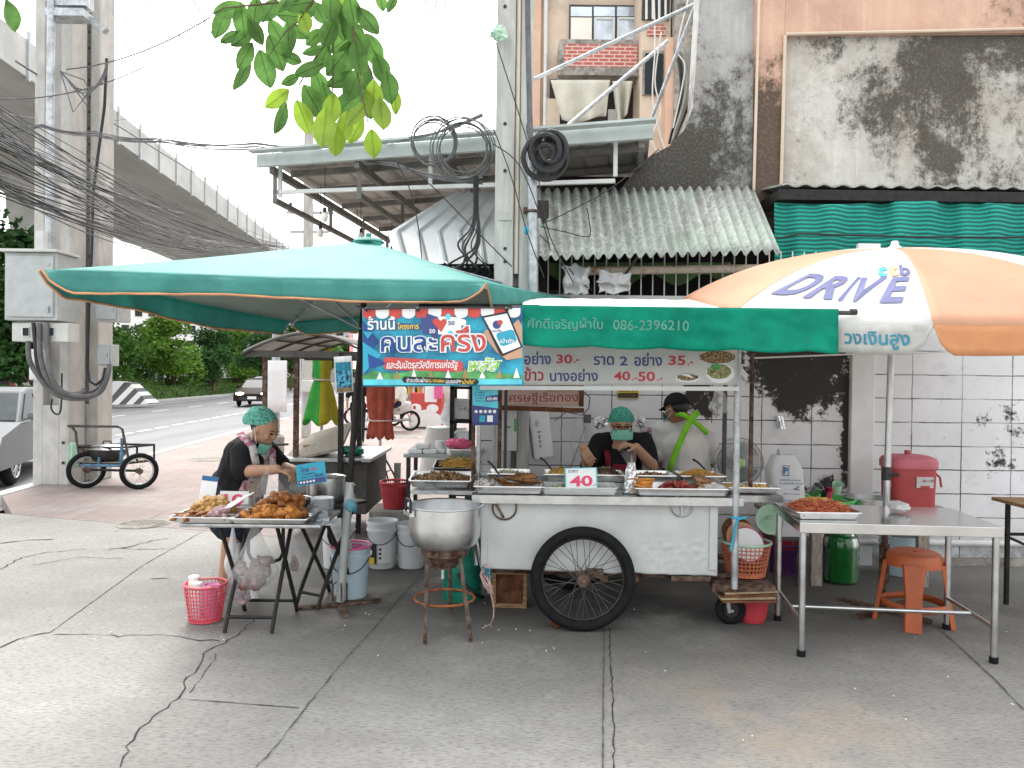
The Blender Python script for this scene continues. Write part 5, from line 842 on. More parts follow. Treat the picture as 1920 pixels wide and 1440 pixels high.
for u, v, a0 in ((797, 1208, 0), (883, 1203, 1), (845, 1150, 2)):
    g = G(u, v); t = sp_ + V(((-.1, -.085, 0), (.1, -.085, 0), (.02, .11, 0))[a0]) + V((0, 0, zb - .05)); b = MB(); q_ = (g - t).normalized(); b.tube([t, g + V((0, 0, .004))], .0135, 6); b.build('leg', MT['rust'], st_, True)
b = MB(); b.torus(sp_ + V((0, 0, .2)), (0, 0, 1), .185, .008, 40, 4); rg = b.build('lower_ring', MT['rust_orange'], st_); b = MB(); b.lathe([(.04, zb - .13), (.07, zb - .13), (.11, zb - .06), (.145, zb - .045), (.15, zb - .004), (.135, zb - .004), (.09, zb - .05)], sp_, 28); b.build('burner_bowl', MT['rust'], st_, True)
# gas cylinder, crate, chock, rope
g = G(866, 1120); gx = V((g.x, g.y, 0)); gc = thing('gas_cylinder', 'dark green gas cylinder behind the burner stand', 'gas cylinder', gx); b = MB(); r = .142; b.lathe([(0, .05), (r * .7, .05), (r * .95, .08), (r, .12), (r, .36), (r * .96, .41), (r * .75, .455), (.04, .475), (.03, .52), (0, .52)], gx, 32); b.build('tank', MT['gas_green'], gc, True); b = MB(); b.lathe([(r * .92, .01), (r * .97, .0), (r * .99, .075), (r * .95, .075), (r * .92, .01)], gx, 32); b.build('foot_ring', MT['gas_green'], gc, True)
b = MB(); b.tube([P(858, 1075, gx.y - .15), P(870, 1095, gx.y - .17), P(888, 1112, gx.y - .16), P(905, 1120, gx.y - .05)], .012, 6); b.build('hose', MT['black_plastic'], gc, True); b = MB(); b.box(P(830, 1072, gx.y - .13), (.018, .006, .1)); b.build('stencil_mark', MT['ink_white'], gc)
g = G(955, 1140); o = thing('wooden_crate', 'small rusty brown wooden crate under the cart left of the wheel', 'crate', g); b = MB(); hh = .255; b.box((g.x, g.y + .1, hh / 2), (.215, .17, hh)); b.build('crate_body', MT['wood_dark'], o); b = MB()
for sx in (-1, 1): b.box((g.x + sx * .105, g.y + .01, hh / 2), (.025, .03, hh + .004))
for z in (.015, hh - .012): b.box((g.x, g.y + .008, z), (.184, .026, .028))
b.build('crate_frame', MT['wood'], o, bevel=.003)
g = G(1043, 1176); b = MB(); b.sph((g.x, g.y, .022), (.045, .03, .024), 14, 8, amp=.35, fr=2.5); tag(b.build('wheel_chock', MT['wood_dark'], smooth=False), 'dark broken brick wedged under the cart wheel', 'chock')
o = thing('rope_bundle', 'tangled pinkish rope hanging from the cart corner to the floor', 'rope', G(925, 1172)); b = MB(); r_ = random.Random(4)
for k in range(7): b.tube([P(912 + r_.uniform(-8, 8), 1058, 4.8), P(910 + r_.uniform(-12, 12), 1078, 4.78), P(914 + r_.uniform(-10, 10), 1100, 4.78), P(918 + r_.uniform(-4, 8), 1112, 4.8)], .004, 5)
b.tube([P(915, 1090, 4.78), P(922, 1120, 4.78), P(926, 1140, 4.8), P(925, 1158, 4.8), G(920, 1170), G(905, 1178)], .0045, 5); b.build('rope', MT['rope'], o, True); b = MB(); b.tube([P(904, 1062, 4.77), P(920, 1070, 4.77), P(906, 1074, 4.77), P(922, 1082, 4.77), P(908, 1066, 4.77)], .006, 5); b.build('green_string', MT['ink_teal'], o); b = MB(); b.tube([P(885, 1000, 4.9), P(893, 1060, 4.85)], .012, 6); b.tube([P(905, 960, 4.85), P(892, 1010, 4.85), P(903, 1060, 4.85)], .014, 6); b.build('steel_strip', MT['steel_dull'], o)
# ---------------------------------------------------------------- right: steel table, stool, bottle, baskets
tb = thing('steel_table', 'stainless steel table with a noodle tray standing right of the cart', 'table', (2.15, 4.62, 0))
LGP = [G(1502, 1230), G(1863, 1243), G(1458, 1163), G(1775, 1180)]; zt2 = P(1500, 978, LGP[0].y).z
b = MB(); fl, frr, bl_, brr = [V((p.x, p.y, 0)) for p in LGP]; fl += V((-.03, -.03, 0)); frr += V((.03, -.03, 0)); bl_ += V((-.03, .03, 0)); brr += V((.03, .03, 0))
b.add([q + V((0, 0, z)) for z in (zt2 - .06, zt2) for q in (fl, frr, brr, bl_)], [(0, 1, 2, 3), (4, 5, 6, 7), (0, 1, 5, 4), (1, 2, 6, 5), (2, 3, 7, 6), (3, 0, 4, 7)]); mk('steel_top', (.6, .6, .6), .16, 1, .08, 4); b.build('tabletop', MT['steel_top'], tb, bevel=.004)
for p in LGP:
    b = MB(); b.cyl(p + V((0, 0, .03)), p + V((0, 0, zt2 - .055)), .0185, n=16); l = b.build('leg', MT['steel'], tb, True); b = MB(); b.cyl(p, p + V((0, 0, .035)), .024, n=16); b.build('rubber_foot', MT['rubber'], l, True)
b = MB(); zr = .2; m0, m1 = LGP[0].lerp(LGP[2], .45), LGP[1].lerp(LGP[3], .45); up = V((0, 0, zr)); b.cyl(m0 + up, m1 + up, .0125); b.build('stretcher', MT['steel'], tb, True)
for a, c in ((0, 2), (1, 3)): b = MB(); b.cyl(LGP[a] + up, LGP[c] + up, .0125); b.build('stretcher', MT['steel'], tb, True)
g = G(1712, 1168); s0 = V((g.x, g.y, 0)); so_ = thing('plastic_stool', 'worn orange plastic stool under the steel table', 'stool', s0); sh = .46; b = MB(); b.lathe([(.012, sh), (.12, sh), (.138, sh - .01), (.145, sh - .03), (.15, sh - .085), (.143, sh - .085), (.135, sh - .03), (.012, sh - .012)], s0, 32); b.build('seat', MT['orange_plastic'], so_, True)
for k in range(4):
    a = R(62 + 90 * k); b = MB(); vs = []
    for t, hw in ((0, .062), (.5, .046), (1, .048)):
        r_ = .145 + .055 * t; z = sh - .06 - (sh - .06) * t; c_ = s0 + V((math.cos(a) * r_, math.sin(a) * r_, z)); tn = V((-math.sin(a), math.cos(a), 0)); rd = V((math.cos(a), math.sin(a), 0)); vs += [c_ - tn * hw - rd * .012, c_ - tn * hw * .8 + rd * .012, c_ + tn * hw * .8 + rd * .012, c_ + tn * hw - rd * .012]
    b.add(vs, [(i * 4 + j, i * 4 + (j + 1) % 4, i * 4 + 4 + (j + 1) % 4, i * 4 + 4 + j) for i in (0, 1) for j in range(4)] + [(8, 9, 10, 11)]); b.build('leg', MT['orange_plastic'], so_, bevel=.004)
b = MB(); pl = [s0 + V((math.cos(R(62 + 90 * k)) * .185, math.sin(R(62 + 90 * k)) * .185, .13)) for k in range(4)]; q_ = []
for k in range(4):
    a, c = pl[k], pl[(k + 1) % 4]
    for j in range(6): m_ = a.lerp(c, j / 6); d = (m_ - s0); d.z = 0; q_.append(m_ + d.normalized() * .03 * math.sin(math.pi * j / 6))
n_ = len(q_); b.add([p + V((0, 0, dz)) for dz in (-.022, .022) for p in q_], [(i, (i + 1) % n_, n_ + (i + 1) % n_, n_ + i) for i in range(n_)]); b.build('brace', MT['orange_plastic'], so_, True, thick=.006)
so_.scale = (1.14, 1.14, 1.02)
g = G(1575, 1090); s0 = V((g.x, g.y, 0)); wb = thing('water_bottle', 'big green plastic water jug on the floor behind the steel table', 'water jug', s0); r = .14; b = MB(); b.lathe([(0, .005), (r * .8, .005), (r * .97, .02), (r, .06), (r * .97, .1), (r, .12), (r * .97, .17), (r, .2), (r * .96, .235), (r, .26), (r, .31), (r * .9, .35), (r * .88, .365), (r * .92, .38), (r * .8, .42), (.04, .45), (.03, .5), (.034, .51)], s0, 36); b.build('jug', MT['glass_green'], wb, True); b = MB(); b.cyl(s0 + V((0, 0, .5)), s0 + V((0, 0, .53)), .037); b.build('cap', MT['white_plastic'], wb, True)
bucket('pale blue white tub behind the orange stool', 1687, 1080, 998, 74, 'blue_plastic')
bucket('red plastic pail behind the small cart caster', 1409, 1168, 1106, 66, 'red_plastic', 'pail', False, rim=False, taper=.72)
p = P(1395, 1072, 5.05); lattice('plate_basket', 'orange basket of washed plates on the cart rear shelf', 'basket', (p.x, 5.02, .295), .12, .158, .22, 'orange_basket', 8, 34, rimm='mint_plastic')
for k, (dx, tl, m_, l) in enumerate(((.0, 12, 'foam', 'white plate with pink rim, front one in the orange basket'), (-.02, 20, 'umbrella_orange', 'peach coloured plate leaning behind the white plate'), (-.04, 28, 'wood_dark', 'dark brown plate at the back of the orange basket'))):
    c_ = V((p.x - .0 + dx, 4.99 + .035 * k, .5 + .03 * k)); o = thing('plate', l, 'plate', c_ + V((0, 0, -.1))); q_ = rotm(R(70 - tl * .4), 0, R(8)); b = MB(); b.lathe([(0, -.012), (.07, -.01), (.11, .004), (.112, .008), (.07, -.004), (0, -.006)], c_, 32, q_); b.build('dish', MT[m_], o, True); b = MB(); b.torus(c_ + q_ @ V((0, 0, .006)), q_ @ V((0, 0, 1)), .111, .003, 36, 5); b.build('edge', MT['magenta_plastic' if k == 0 else m_], o, True)
b = MB(); c_ = P(1438, 975, 5.2); b.lathe([(.02, .0), (.06, .012), (.095, .05), (.1, .052), (.06, .005), (.02, -.006)], c_, 24, rotm(R(75), R(20), 0)); b.sph(c_ + V((.03, 0, -.02)), (.06, .05, .05), 12, 8, amp=.4); tag(b.build('mint_bowl', MT['mint_plastic'], smooth=True), 'pale mint plastic scoop sticking up behind the plates', 'bowl')
g = G(1466, 1072); lattice('round_basket', 'purple basket on the floor behind the steel table left leg', 'basket', (g.x, g.y, 0), .12, .155, .24, 'purple_plastic', 9, 40); lattice('round_basket', 'red basket nested in the top of the purple basket', 'basket', (g.x, g.y, .2), .125, .165, .12, 'red_plastic', 5, 40)
b = MB(); b.lathe([(.0, .012), (.1, .012), (.117, .2), (.12, .2)], (g.x, g.y, 0), 30); tag(b.build('basket_liner', MT['purple_plastic'], smooth=True), 'purple tub lining inside the purple basket', 'tub')
b = MB()
for k in range(6): b.box((XD(1395, 4.95) + .004 * math.sin(k * 5), 4.98, .2925 + k * .0), (.01, .01, .002))
o = thing('cardboard_stack', 'flattened cardboard sheets stacked on the cart rear shelf', 'cardboard', (XD(1395, 4.95), 5.0, .25))
for k in range(4): b = MB(); b.box((XD(1397, 4.95) + .012 * math.sin(k * 5), 4.9 + .01 * k, .1965 + .016 * k), (.34, .3, .012), rotm(0, R(-2), R(2 * k - 3))); b.build('sheet', MT['cardboard' if k % 2 else 'wood_dark'], o)
# bench with cooler, pots
bn = thing('wooden_bench', 'old wooden bench against the wall carrying the red cooler', 'bench', (2.75, 6.05, 0)); b = MB(); b.box((2.75, 6.05, .545), (1.5, .5, .035)); b.build('bench_top', MT['wood_grey'], bn, bevel=.004)
for u in (1535, 1735):
    for yy in (5.88, 6.25): b = MB(); b.box((XD(u, 5.88), yy, .265), (.085, .05, .53)); b.build('leg', MT['wood_grey'], bn, bevel=.004)
p = P(1708, 948, 6.0); zc = .5635; cl = thing('drinks_cooler', 'dusty red plastic cooler bucket with pink lid by the wall', 'cooler', (p.x, 6.0, zc)); hh = P(1708, 872, 6).z - zc; wr = .178; c0 = V((p.x, 6.05, zc)); b = MB()
def rsq(r, z, n=40, e=4): return [c0 + V((r * math.copysign(abs(math.cos(a)) ** (2 / e), math.cos(a)), r * .85 * math.copysign(abs(math.sin(a)) ** (2 / e), math.sin(a)), z)) for a in [2 * math.pi * k / n for k in range(n)]]
def loft(rings): b = MB(); vs = [p for r in rings for p in r]; n = len(rings[0]); b.add(vs, [(i * n + k, i * n + (k + 1) % n, i * n + n + (k + 1) % n, i * n + n + k) for i in range(len(rings) - 1) for k in range(n)] + [tuple(range(n))[::-1], tuple(range(len(vs) - n, len(vs)))]); return b
loft([rsq(wr * .93, 0), rsq(wr * .95, .01), rsq(wr, hh)]).build('tub', MT['red_matte'], cl, True); mk('pink_lid', (.52, .13, .16), .5, 0, .15, 5); loft([rsq(wr * 1.06, hh - .02), rsq(wr * 1.07, hh + .03), rsq(wr * 1.0, hh + .055), rsq(wr * .75, hh + .075), rsq(wr * .3, hh + .08)]).build('lid', MT['pink_lid'], cl, True); b = MB(); b.box(c0 + V((-.01, 0, hh + .095)), (.035, .035, .035)); b.build('lid_knob', MT['red_matte'], cl, bevel=.005)
for s_ in (-1, 1): b = MB(); b.tube([c0 + V((s_ * wr * 1.02, -.06, hh - .06)), c0 + V((s_ * wr * 1.1, -.1, hh - .09)), c0 + V((s_ * wr * 1.1, -.12, hh * .55))], .009, 6); b.build('handle', MT['red_matte'], cl, True)
b = MB(); b.box(c0 + V((.05, -wr * .855 - .003, hh * .66)), (.13, .004, .085)); sk_ = b.build('worn_sticker', MT['box_pale'], cl); M = face(c0 + V((.05, -wr * .855 - .006, hh * .7)), (1, 0, 0), (0, 0, 1)); scrib(sk_, M, .02, 0, .08, .022, 'red_matte', 3, .001); b = MB(); b.box(c0 + V((.05, -wr * .855 - .0065, hh * .56)), (.07, .002, .022)); b.build('sticker_mark', MT['red_matte'], sk_)
o = thing('stock_pot', 'shiny steel stock pot on the bench left of the red cooler', 'pot', (XD(1632, 5.95), 5.95, .5635)); b = MB(); b.lathe([(0, 0), (.15, 0), (.165, .015), (.17, .1), (.185, .105), (.185, .11), (.165, .11), (.16, .02), (0, .015)], (XD(1632, 5.95), 5.95, .5635), 36); b.build('shell', MT['steel'], o, True)
for s_ in (-1, 1): b = MB(); b.tube([(XD(1632, 5.95) + s_ * .17, 5.9, .65), (XD(1632, 5.95) + s_ * .2, 5.92, .65), (XD(1632, 5.95) + s_ * .2, 5.98, .65), (XD(1632, 5.95) + s_ * .17, 6.0, .65)], .006, 6); b.build('handle', MT['steel'], o, True)
o = thing('green_tray', 'bright green plastic tray of washed cups on the bench', 'tray', (XD(1555, 5.9), 5.9, .5635)); b = MB(); b.lathe([(0, .005), (.17, .005), (.2, .1), (.21, .1), (.21, .108), (.19, .108), (.16, .02), (0, .02)], (XD(1555, 5.9), 5.9, .5635), 32); b.build('tray', MT['green_plastic'], o, True)
for u, v, m_, l, r in ((1530, 918, 'steel', 'steel mug tipped in the green tray', .042), (1569, 914, 'mint_plastic', 'mint cup standing in the green tray', .036), (1553, 925, 'ink_pink', 'pink sponge in the green tray', .03), (1546, 924, 'black_plastic', 'black ladle handle lying in the green tray', .026)):
    c_ = P(u, v, 5.88); b = MB(); b.lathe([(0, -.05), (r * .9, -.05), (r, .04), (r * .92, .04), (r * .8, -.03), (0, -.03)], c_, 18, rotm(R(35), R(20 if m_ == 'steel' else -10), 0)); tag(b.build('washed_' + ('mug' if m_ == 'steel' else 'cup'), MT[m_], smooth=True), l, 'cup')
b = MB(); c_ = P(1685, 955, 4.72); b.sph(c_ + V((0, 0, .012)), (.06, .075, .02), 14, 8, amp=.25); b.box(c_ + V((0, .01, .03)), (.08, .1, .015), rotm(R(4), R(-6), R(10))); tag(b.build('napkin_pack', MT['bag_white'], smooth=False), 'wrapped pack of napkins on the steel table by the umbrella pole', 'napkins')
sd2 = thing('side_table', 'brown topped side table with black legs at the right edge', 'table', P(1960, 1140, 5.2)); gy = G(1893, 1133).y; zt3 = P(1880, 938, gy).z; xl = XD(1876, gy); b = MB(); b.box((xl + .5, gy - .27, zt3), (1.0, .7, .025)); b.build('tabletop', MT['wood'], sd2, bevel=.004)
for x_, y_ in ((xl + .07, gy), (xl + .95, gy), (xl + .07, gy - .54), (xl + .95, gy - .54)): b = MB(); b.box((x_, y_, zt3 / 2), (.025, .025, zt3)); b.build('leg', MT['black_metal'], sd2)
b = MB(); b.box((xl + .5, gy, zt3 - .24), (.9, .02, .02)); beam(b, V((xl + .05, gy, zt3 - .25)), V((xl + .3, gy, zt3 - .36)), .02, .02); b.build('brace', MT['black_metal'], sd2)
# fan, foam packs, wall things
fc = P(1384, 866, 5.85); fn_ = thing('pedestal_fan', 'grey caged electric fan on a post behind the right end of the cart', 'fan', (fc.x, fc.y + .1, 0)); b = MB(); rf = .185; ax = rotm(0, 0, R(-12)) @ V((0, -1, 0))
u_ = ax.cross(V((0, 0, 1))).normalized(); w3 = V((0, 0, 1))
for k in range(72):
    a = 2 * math.pi * k / 72; d = u_ * math.cos(a) + w3 * math.sin(a)
    b.tube([fc + ax * .055 + d * .05, fc + ax * .05 + d * rf * .55, fc + ax * .03 + d * rf * .88, fc + d * rf], .0022, 4, cap=False)
for rr, off in ((rf, 0), (rf * .75, .042), (rf * .45, .052), (.06, .055)): b.torus(fc + ax * off, ax, rr, .0035 if rr == rf else .002, 40, 5)
b.torus(fc - ax * .05, ax, rf * .98, .003, 40, 5); b.build('cage', MT['steel_dull'], fn_, True); b = MB()
for k in range(3):
    a = k * 2.094; b.grid(lambda s, t: fc + ax * (.0 + .03 * (s - .5)) + (u_ * math.cos(a + (s - .5) * 1.4 * (.4 + .6 * t)) + w3 * math.sin(a + (s - .5) * 1.4 * (.4 + .6 * t))) * (.04 + .12 * t), 8, 6)
b.build('blade', MT['box_grey'], fn_, True, thick=.002); b = MB(); b.sph(fc + ax * .058, (.035, .012, .038), 16, 10, rotm(0, 0, R(-12))); b.build('badge', MT['ink_lime'], fn_, True); b = MB(); b.cyl(fc - ax * .16, fc - ax * .02, .055, .04); b.cyl(fc - ax * .1 + V((0, 0, -.04)), V((fc.x - ax.x * .1, fc.y - ax.y * .1, .03)), .014); b.lathe([(0, .04), (.17, .03), (.18, 0)], (fc.x - ax.x * .1, fc.y - ax.y * .1, 0)); b.build('motor_stand', MT['box_grey'], fn_, True)
fp = P(1470, 940, 5.75); o = thing('cup_bag', 'tall white bag of stacked foam boxes with blue print right of the fan', 'bag', (fp.x, fp.y, .42)); lo_ = thing('low_stand', 'dark low stand under the tall white bag of foam boxes', 'stand', (fp.x, fp.y, 0)); b = MB(); b.box((fp.x + .03, fp.y, .405), (.26, .2, .025)); b.build('top', MT['frame_steel'], lo_)
for sx in (-1, 1):
    for sy in (-1, 1): b = MB(); b.box((fp.x + .03 + sx * .115, fp.y + sy * .085, .196), (.02, .02, .392)); b.build('leg', MT['frame_steel'], lo_)
b = MB(); zt4 = P(1460, 852, 5.75).z
def cbg(s, t):
    a = s * 2 * math.pi; e = 5; rx, ry = .125, .1; k = 1 if t < .82 else 1 - (t - .82) * 2.2; k *= 1 + .03 * NZ.noise(V((math.cos(a) * 2, math.sin(a) * 2, t * 6))); return V((fp.x - .045 * t + .03 + rx * k * math.copysign(abs(math.cos(a)) ** (2 / e), math.cos(a)), fp.y + ry * k * math.copysign(abs(math.sin(a)) ** (2 / e), math.sin(a)), .42 + (zt4 - .42) * t))
b.grid(cbg, 44, 22, True); b.build('bag_film', MT['bag_white'], o, True); b = MB(); b.grid(lambda s, t: V((fp.x - .05 + .05 * (s - .5) * (1 - t), fp.y + .02 * math.sin(s * 20), zt4 - .03 + .07 * t)), 12, 3); b.build('bag_tie', MT['bag_white'], o, True, thick=.002)
Mf = face(V((fp.x - .015, fp.y - .107, .84)), (1, 0, -.02), (-.06, 0, 1)); b = MB()
for q4 in ([(-.04, .1), (.01, .1), (.01, .105), (-.04, .105)], [(-.04, .03), (.01, .03), (.01, .035), (-.04, .035)], [(-.04, .03), (-.035, .03), (-.035, .105), (-.04, .105)], [(.005, .03), (.01, .03), (.01, .105), (.005, .105)]): b.prism(q4, Mf, .001)
b.build('printed_frame', MT['ink_blue'], o); text('lettering', 'P', MT['ink_blue'], o, Mf, .05, None, .03, xy=(-.015, .067))
for k, (y_, w4) in enumerate(((0.0, .15), (-.025, .17), (-.1, .13), (-.15, .16), (-.17, .12), (-.2, .15))): scrib(o, Mf, .02 + .005 * k, y_, w4, .011, 'ink_blue', k + 2, .001)
text('lettering', 'C', MT['ink_navy'], o, Mf, .03, None, .03, xy=(.08, -.06)); scrib(o, Mf, .055, -.06, .015, .02, 'ink_navy', 8, .001)
fp2 = P(1013, 815, 6.3); o = thing('foam_pack', 'white sleeve of foam boxes hanging tilted on the wall behind the cart', 'package', fp2 + V((0, 0, -.2))); q_ = rotm(0, R(-8), R(10)); b = MB(); b.box(fp2, (.17, .12, .4), q_); b.build('sleeve', MT['foam'], o, bevel=.02); Mf = face(fp2 + q_ @ V((-.02, -.062, -.02)), q_ @ V((0, 0, -1)), q_ @ V((1, 0, 0))); text('lettering', '5', MT['ink_navy'], o, Mf, .03, None, .02, xy=(-.05, 0)); scrib(o, Mf, .025, 0, .1, .02, 'ink_navy', 5, .001); b = MB(); b.sph(fp2 + q_ @ V((-.03, -.06, .1)), (.018, .004, .03), 10, 6); b.build('printed_leaf', MT['box_pale'], o)
for label, u, v, D, rx, rz, mt, sd_ in (('limp clear plastic bag hanging on the wall left of the green capped woman', 1085, 862, 6.2, .075, .4, 'bag', 3), ('clear bag of bundled plastic hung from the cart roof right of the man', 1349, 778, 5.3, .075, .22, 'bag', 9)): bagobj('hanging_bag', label, P(u, v, D), rx, rz, mt, sd_, .35)
for label, u, v, w5, D, yw in (('crumpled silver foil on the shelf left of the green capped woman', 1124, 793, .055, 6.3, 0), ('crumpled silver foil right of the green capped woman', 1200, 791, .05, 6.3, 20)): p = P(u, v, D); b = MB(); b.sph(p, (w5, .03, .045), 18, 12, amp=.5, fr=5, seed=u); tag(b.build('foil_wad', MT['foil'], smooth=False), label, 'foil')
b = MB(); p = P(1462, 792, WY - .02); b.grid(lambda s, t: p + V((.07 * (s - .5) + .02 * t, -.02 * math.sin(s * 5) - .02 * t * s, .055 - .11 * t)), 10, 8); tag(b.build('foil_scrap', MT['foil'], smooth=False, thick=.001), 'peeling foil scrap stuck on the mouldy wall', 'foil')
o, M, w_, h_, fn = flat_banner('warning_sticker', 'yellow and black sticker on the wall above the green capped woman', 'sticker', 1158, 726, 1197, 747, WY - .015, 'ink_yellow', wave=0, spin=.8); b = MB(); b.prism([(-w_ * .48, -h_ * .45), (w_ * .48, -h_ * .45), (w_ * .48, -h_ * .02), (-w_ * .48, -h_ * .02)], M @ Matrix.Translation((0, 0, .002)), .001); b.build('black_band', MT['ink_black'], o); scrib(o, M, 0, h_ * .35, w_ * .8, h_ * .14, 'ink_black', 1, .003); scrib(o, M, 0, h_ * .12, w_ * .82, h_ * .14, 'ink_black', 2, .003); scrib(o, M, 0, -h_ * .22, w_ * .8, h_ * .14, 'ink_gold', 3, .004)
o, M, w_, h_, fn = flat_banner('shop_signboard', 'framed pale pink signboard with red brush lettering behind the cart', 'sign', 912, 727, 1086, 763, 5.95, 'cloth_white', wave=0, spin=1.2); mk('sign_pink', (.55, .4, .34), .6, 0, .06); o.children[0].data.materials[0] = MT['sign_pink']
b = MB()
for (x, y, ww, hh2) in ((0, h_ / 2 + .015, w_ + .07, .035), (0, -h_ / 2 - .015, w_ + .07, .035), (-w_ / 2 - .017, 0, .035, h_), (w_ / 2 + .017, 0, .035, h_)): b.box(M @ V((x, y, 0)), (ww, .05, hh2), rotm(0, R(1.2), 0))
b.build('frame', MT['wood_dark'], o); text('lettering', 'เศรษฐีเรือทอง', MT['ink_maroon'], o, M, h_ * .6, w_ * .78, .004, .35, xy=(.07, -h_ * .05), z=.004); scrib(o, M, w_ * .28, h_ * .36, w_ * .28, h_ * .16, 'ink_gold', 4); b = MB(); b.prism([(-.2, -h_ * .4), (w_ * .42, -h_ * .38), (w_ * .42, -h_ * .37), (-.2, -h_ * .39)], M @ Matrix.Translation((0, 0, .003)), .001); b.build('brush_line', MT['ink_maroon'], o)
o, M, w_, h_, fn = flat_banner('small_poster', 'small blue poster reading 60:40 hung on the left cart post', 'poster', 886, 722, 934, 797, 4.7, 'ink_navy', wave=.002, spin=1)
b = MB(); b.prism([(-w_ / 2, 0), (w_ / 2, -.02), (w_ / 2, h_ / 2), (-w_ / 2, h_ / 2)], M @ Matrix.Translation((0, 0, .004)), .001); b.build('pale_panel', MT['banner_cyan'], o); text('lettering', '60:40', MT['ink_white'], o, M, None, w_ * .4, .03, xy=(w_ * .27, h_ * .16), z=.0075); b = MB(); b.prism([(w_ * .02, h_ * .08), (w_ * .5, h_ * .1), (w_ * .5, h_ * .26), (w_ * .02, h_ * .22)], M @ Matrix.Translation((0, 0, .0055)), .001); b.build('dark_tag', MT['ink_navy'], o)
for k in range(4): scrib(o, M, -w_ * .22, h_ * (.32 - .07 * k), w_ * .36, h_ * .04, 'ink_navy', k + 1, .006)
for k in range(5): b = MB(); b.lathe([(0, .001), (w_ * .065, .001), (w_ * .065, 0)], M @ V((w_ * (-.36 + .18 * k), -h_ * .16, .005)), 12, rotm(R(90), 0, 0)); b.build('round_icon', MT['ink_white'], o)
for k in range(2): b = MB(); b.box(M @ V((w_ * (-.12 + .3 * k), -h_ * .34, .005)), (w_ * .22, .003, h_ * .16)); b.build('app_icon', MT['ink_cyan' if k == 0 else 'ink_white'], o)
# ---------------------------------------------------------------- people
def cap(b, p, q, r0, r1, n=14):
    p, q = V(p), V(q); t = (q - p)
    if t.length < 1e-5: return b.sph(p, r0)
    t.normalize(); m = 4; pts = []; rs = []
    for k in range(m): a = (k / m) * math.pi / 2; pts.append(p - t * r0 * math.cos(a)); rs.append(max(.0008, r0 * math.sin(a)))
    pts += [p, q]; rs += [r0, r1]
    for k in range(m - 1, -1, -1): a = (k / m) * math.pi / 2; pts.append(q + t * r1 * math.cos(a)); rs.append(max(.0008, r1 * math.sin(a)))
    return b.tube(pts, rs, n)
def fuse(b, name, mat, par, vox=.008, it=4, disp=0):
    o = b.build(name, MT[mat], par, True); md = o.modifiers.new('r', 'REMESH'); md.mode = 'VOXEL'; md.voxel_size = vox; md.use_smooth_shade = True
    if it: sm = o.modifiers.new('s', 'SMOOTH'); sm.iterations = it; sm.factor = .5
    me = bpy.data.meshes.new_from_object(o.evaluated_get(bpy.context.evaluated_depsgraph_get())); o.modifiers.clear(); old = o.data; o.data = me; bpy.data.meshes.remove(old); me.materials.clear(); me.materials.append(MT[mat]); me.polygons.foreach_set('use_smooth', [True] * len(me.polygons))
    if disp:
        for v in me.vertices: p = v.co; v.co = p + v.normal * disp * NZ.noise(p * 11)
    return o
def hand(b, wr, d, nrm, side, curl=.5, spread=1):
    d = V(d).normalized(); nrm = (V(nrm) - d * d.dot(V(nrm))).normalized(); s = d.cross(nrm) * side; pc = wr + d * .045
    for k in range(4): cap(b, wr + s * (k - 1.5) * .011, wr + d * .082 + s * (k - 1.5) * .0195, .0125, .0105, 8)
    for k, L_ in enumerate((.07, .08, .076, .06)):
        p = wr + d * .082 + s * (k - 1.5) * .0205 * spread; a = 0; r = .0088
        for j in range(3): a += curl * (.75 + .1 * k); q = p + (d * math.cos(a) + nrm * math.sin(a)) * L_ * (.45, .32, .25)[j]; cap(b, p, q, r, r * .9, 8); p = q; r *= .92
    p = wr + d * .025 - s * .027; q = p + (d * .7 - s * .6 + nrm * .45).normalized() * .04; cap(b, p, q, .0115, .0095, 8); cap(b, q, q + (d * .85 - s * .1 + nrm * .5).normalized() * .032, .0092, .008, 8)
def head(b, c, f, up, r=.1):                                   # f = facing, c = centre of the skull
    f = V(f).normalized(); up = V(up); up = (up - f * f.dot(up)).normalized(); s = f.cross(up); q = Matrix((s, f, up)).transposed()
    b.sph(c, (r * .77, r * .95, r * 1.0), 20, 14, q); b.sph(c + f * r * .22 - up * r * .55, (r * .62, r * .68, r * .62), 18, 12, q); b.sph(c + f * r * .45 - up * r * .98, (r * .34, r * .3, r * .24), 12, 8, q)
    b.sph(c + f * r * .97 - up * r * .32, (r * .15, r * .16, r * .2), 10, 8, q); b.sph(c + f * r * .9 - up * r * .1, (r * .08, r * .12, r * .28), 8, 6, q)
    for k in (-1, 1): b.sph(c + s * k * r * .77 - up * r * .25 - f * r * .05, (r * .1, r * .2, r * .3), 10, 8, q); b.sph(c + f * r * .72 + s * k * r * .42 - up * r * .38, (r * .2, r * .2, r * .2), 8, 6, q); b.sph(c + f * r * .84 + s * k * r * .3 + up * r * .08, (r * .22, r * .1, r * .08), 8, 6, q)
    b.sph(c + f * r * .84 - up * r * .72, (r * .24, r * .14, r * .07), 10, 6, q)
    return f, s, up, q
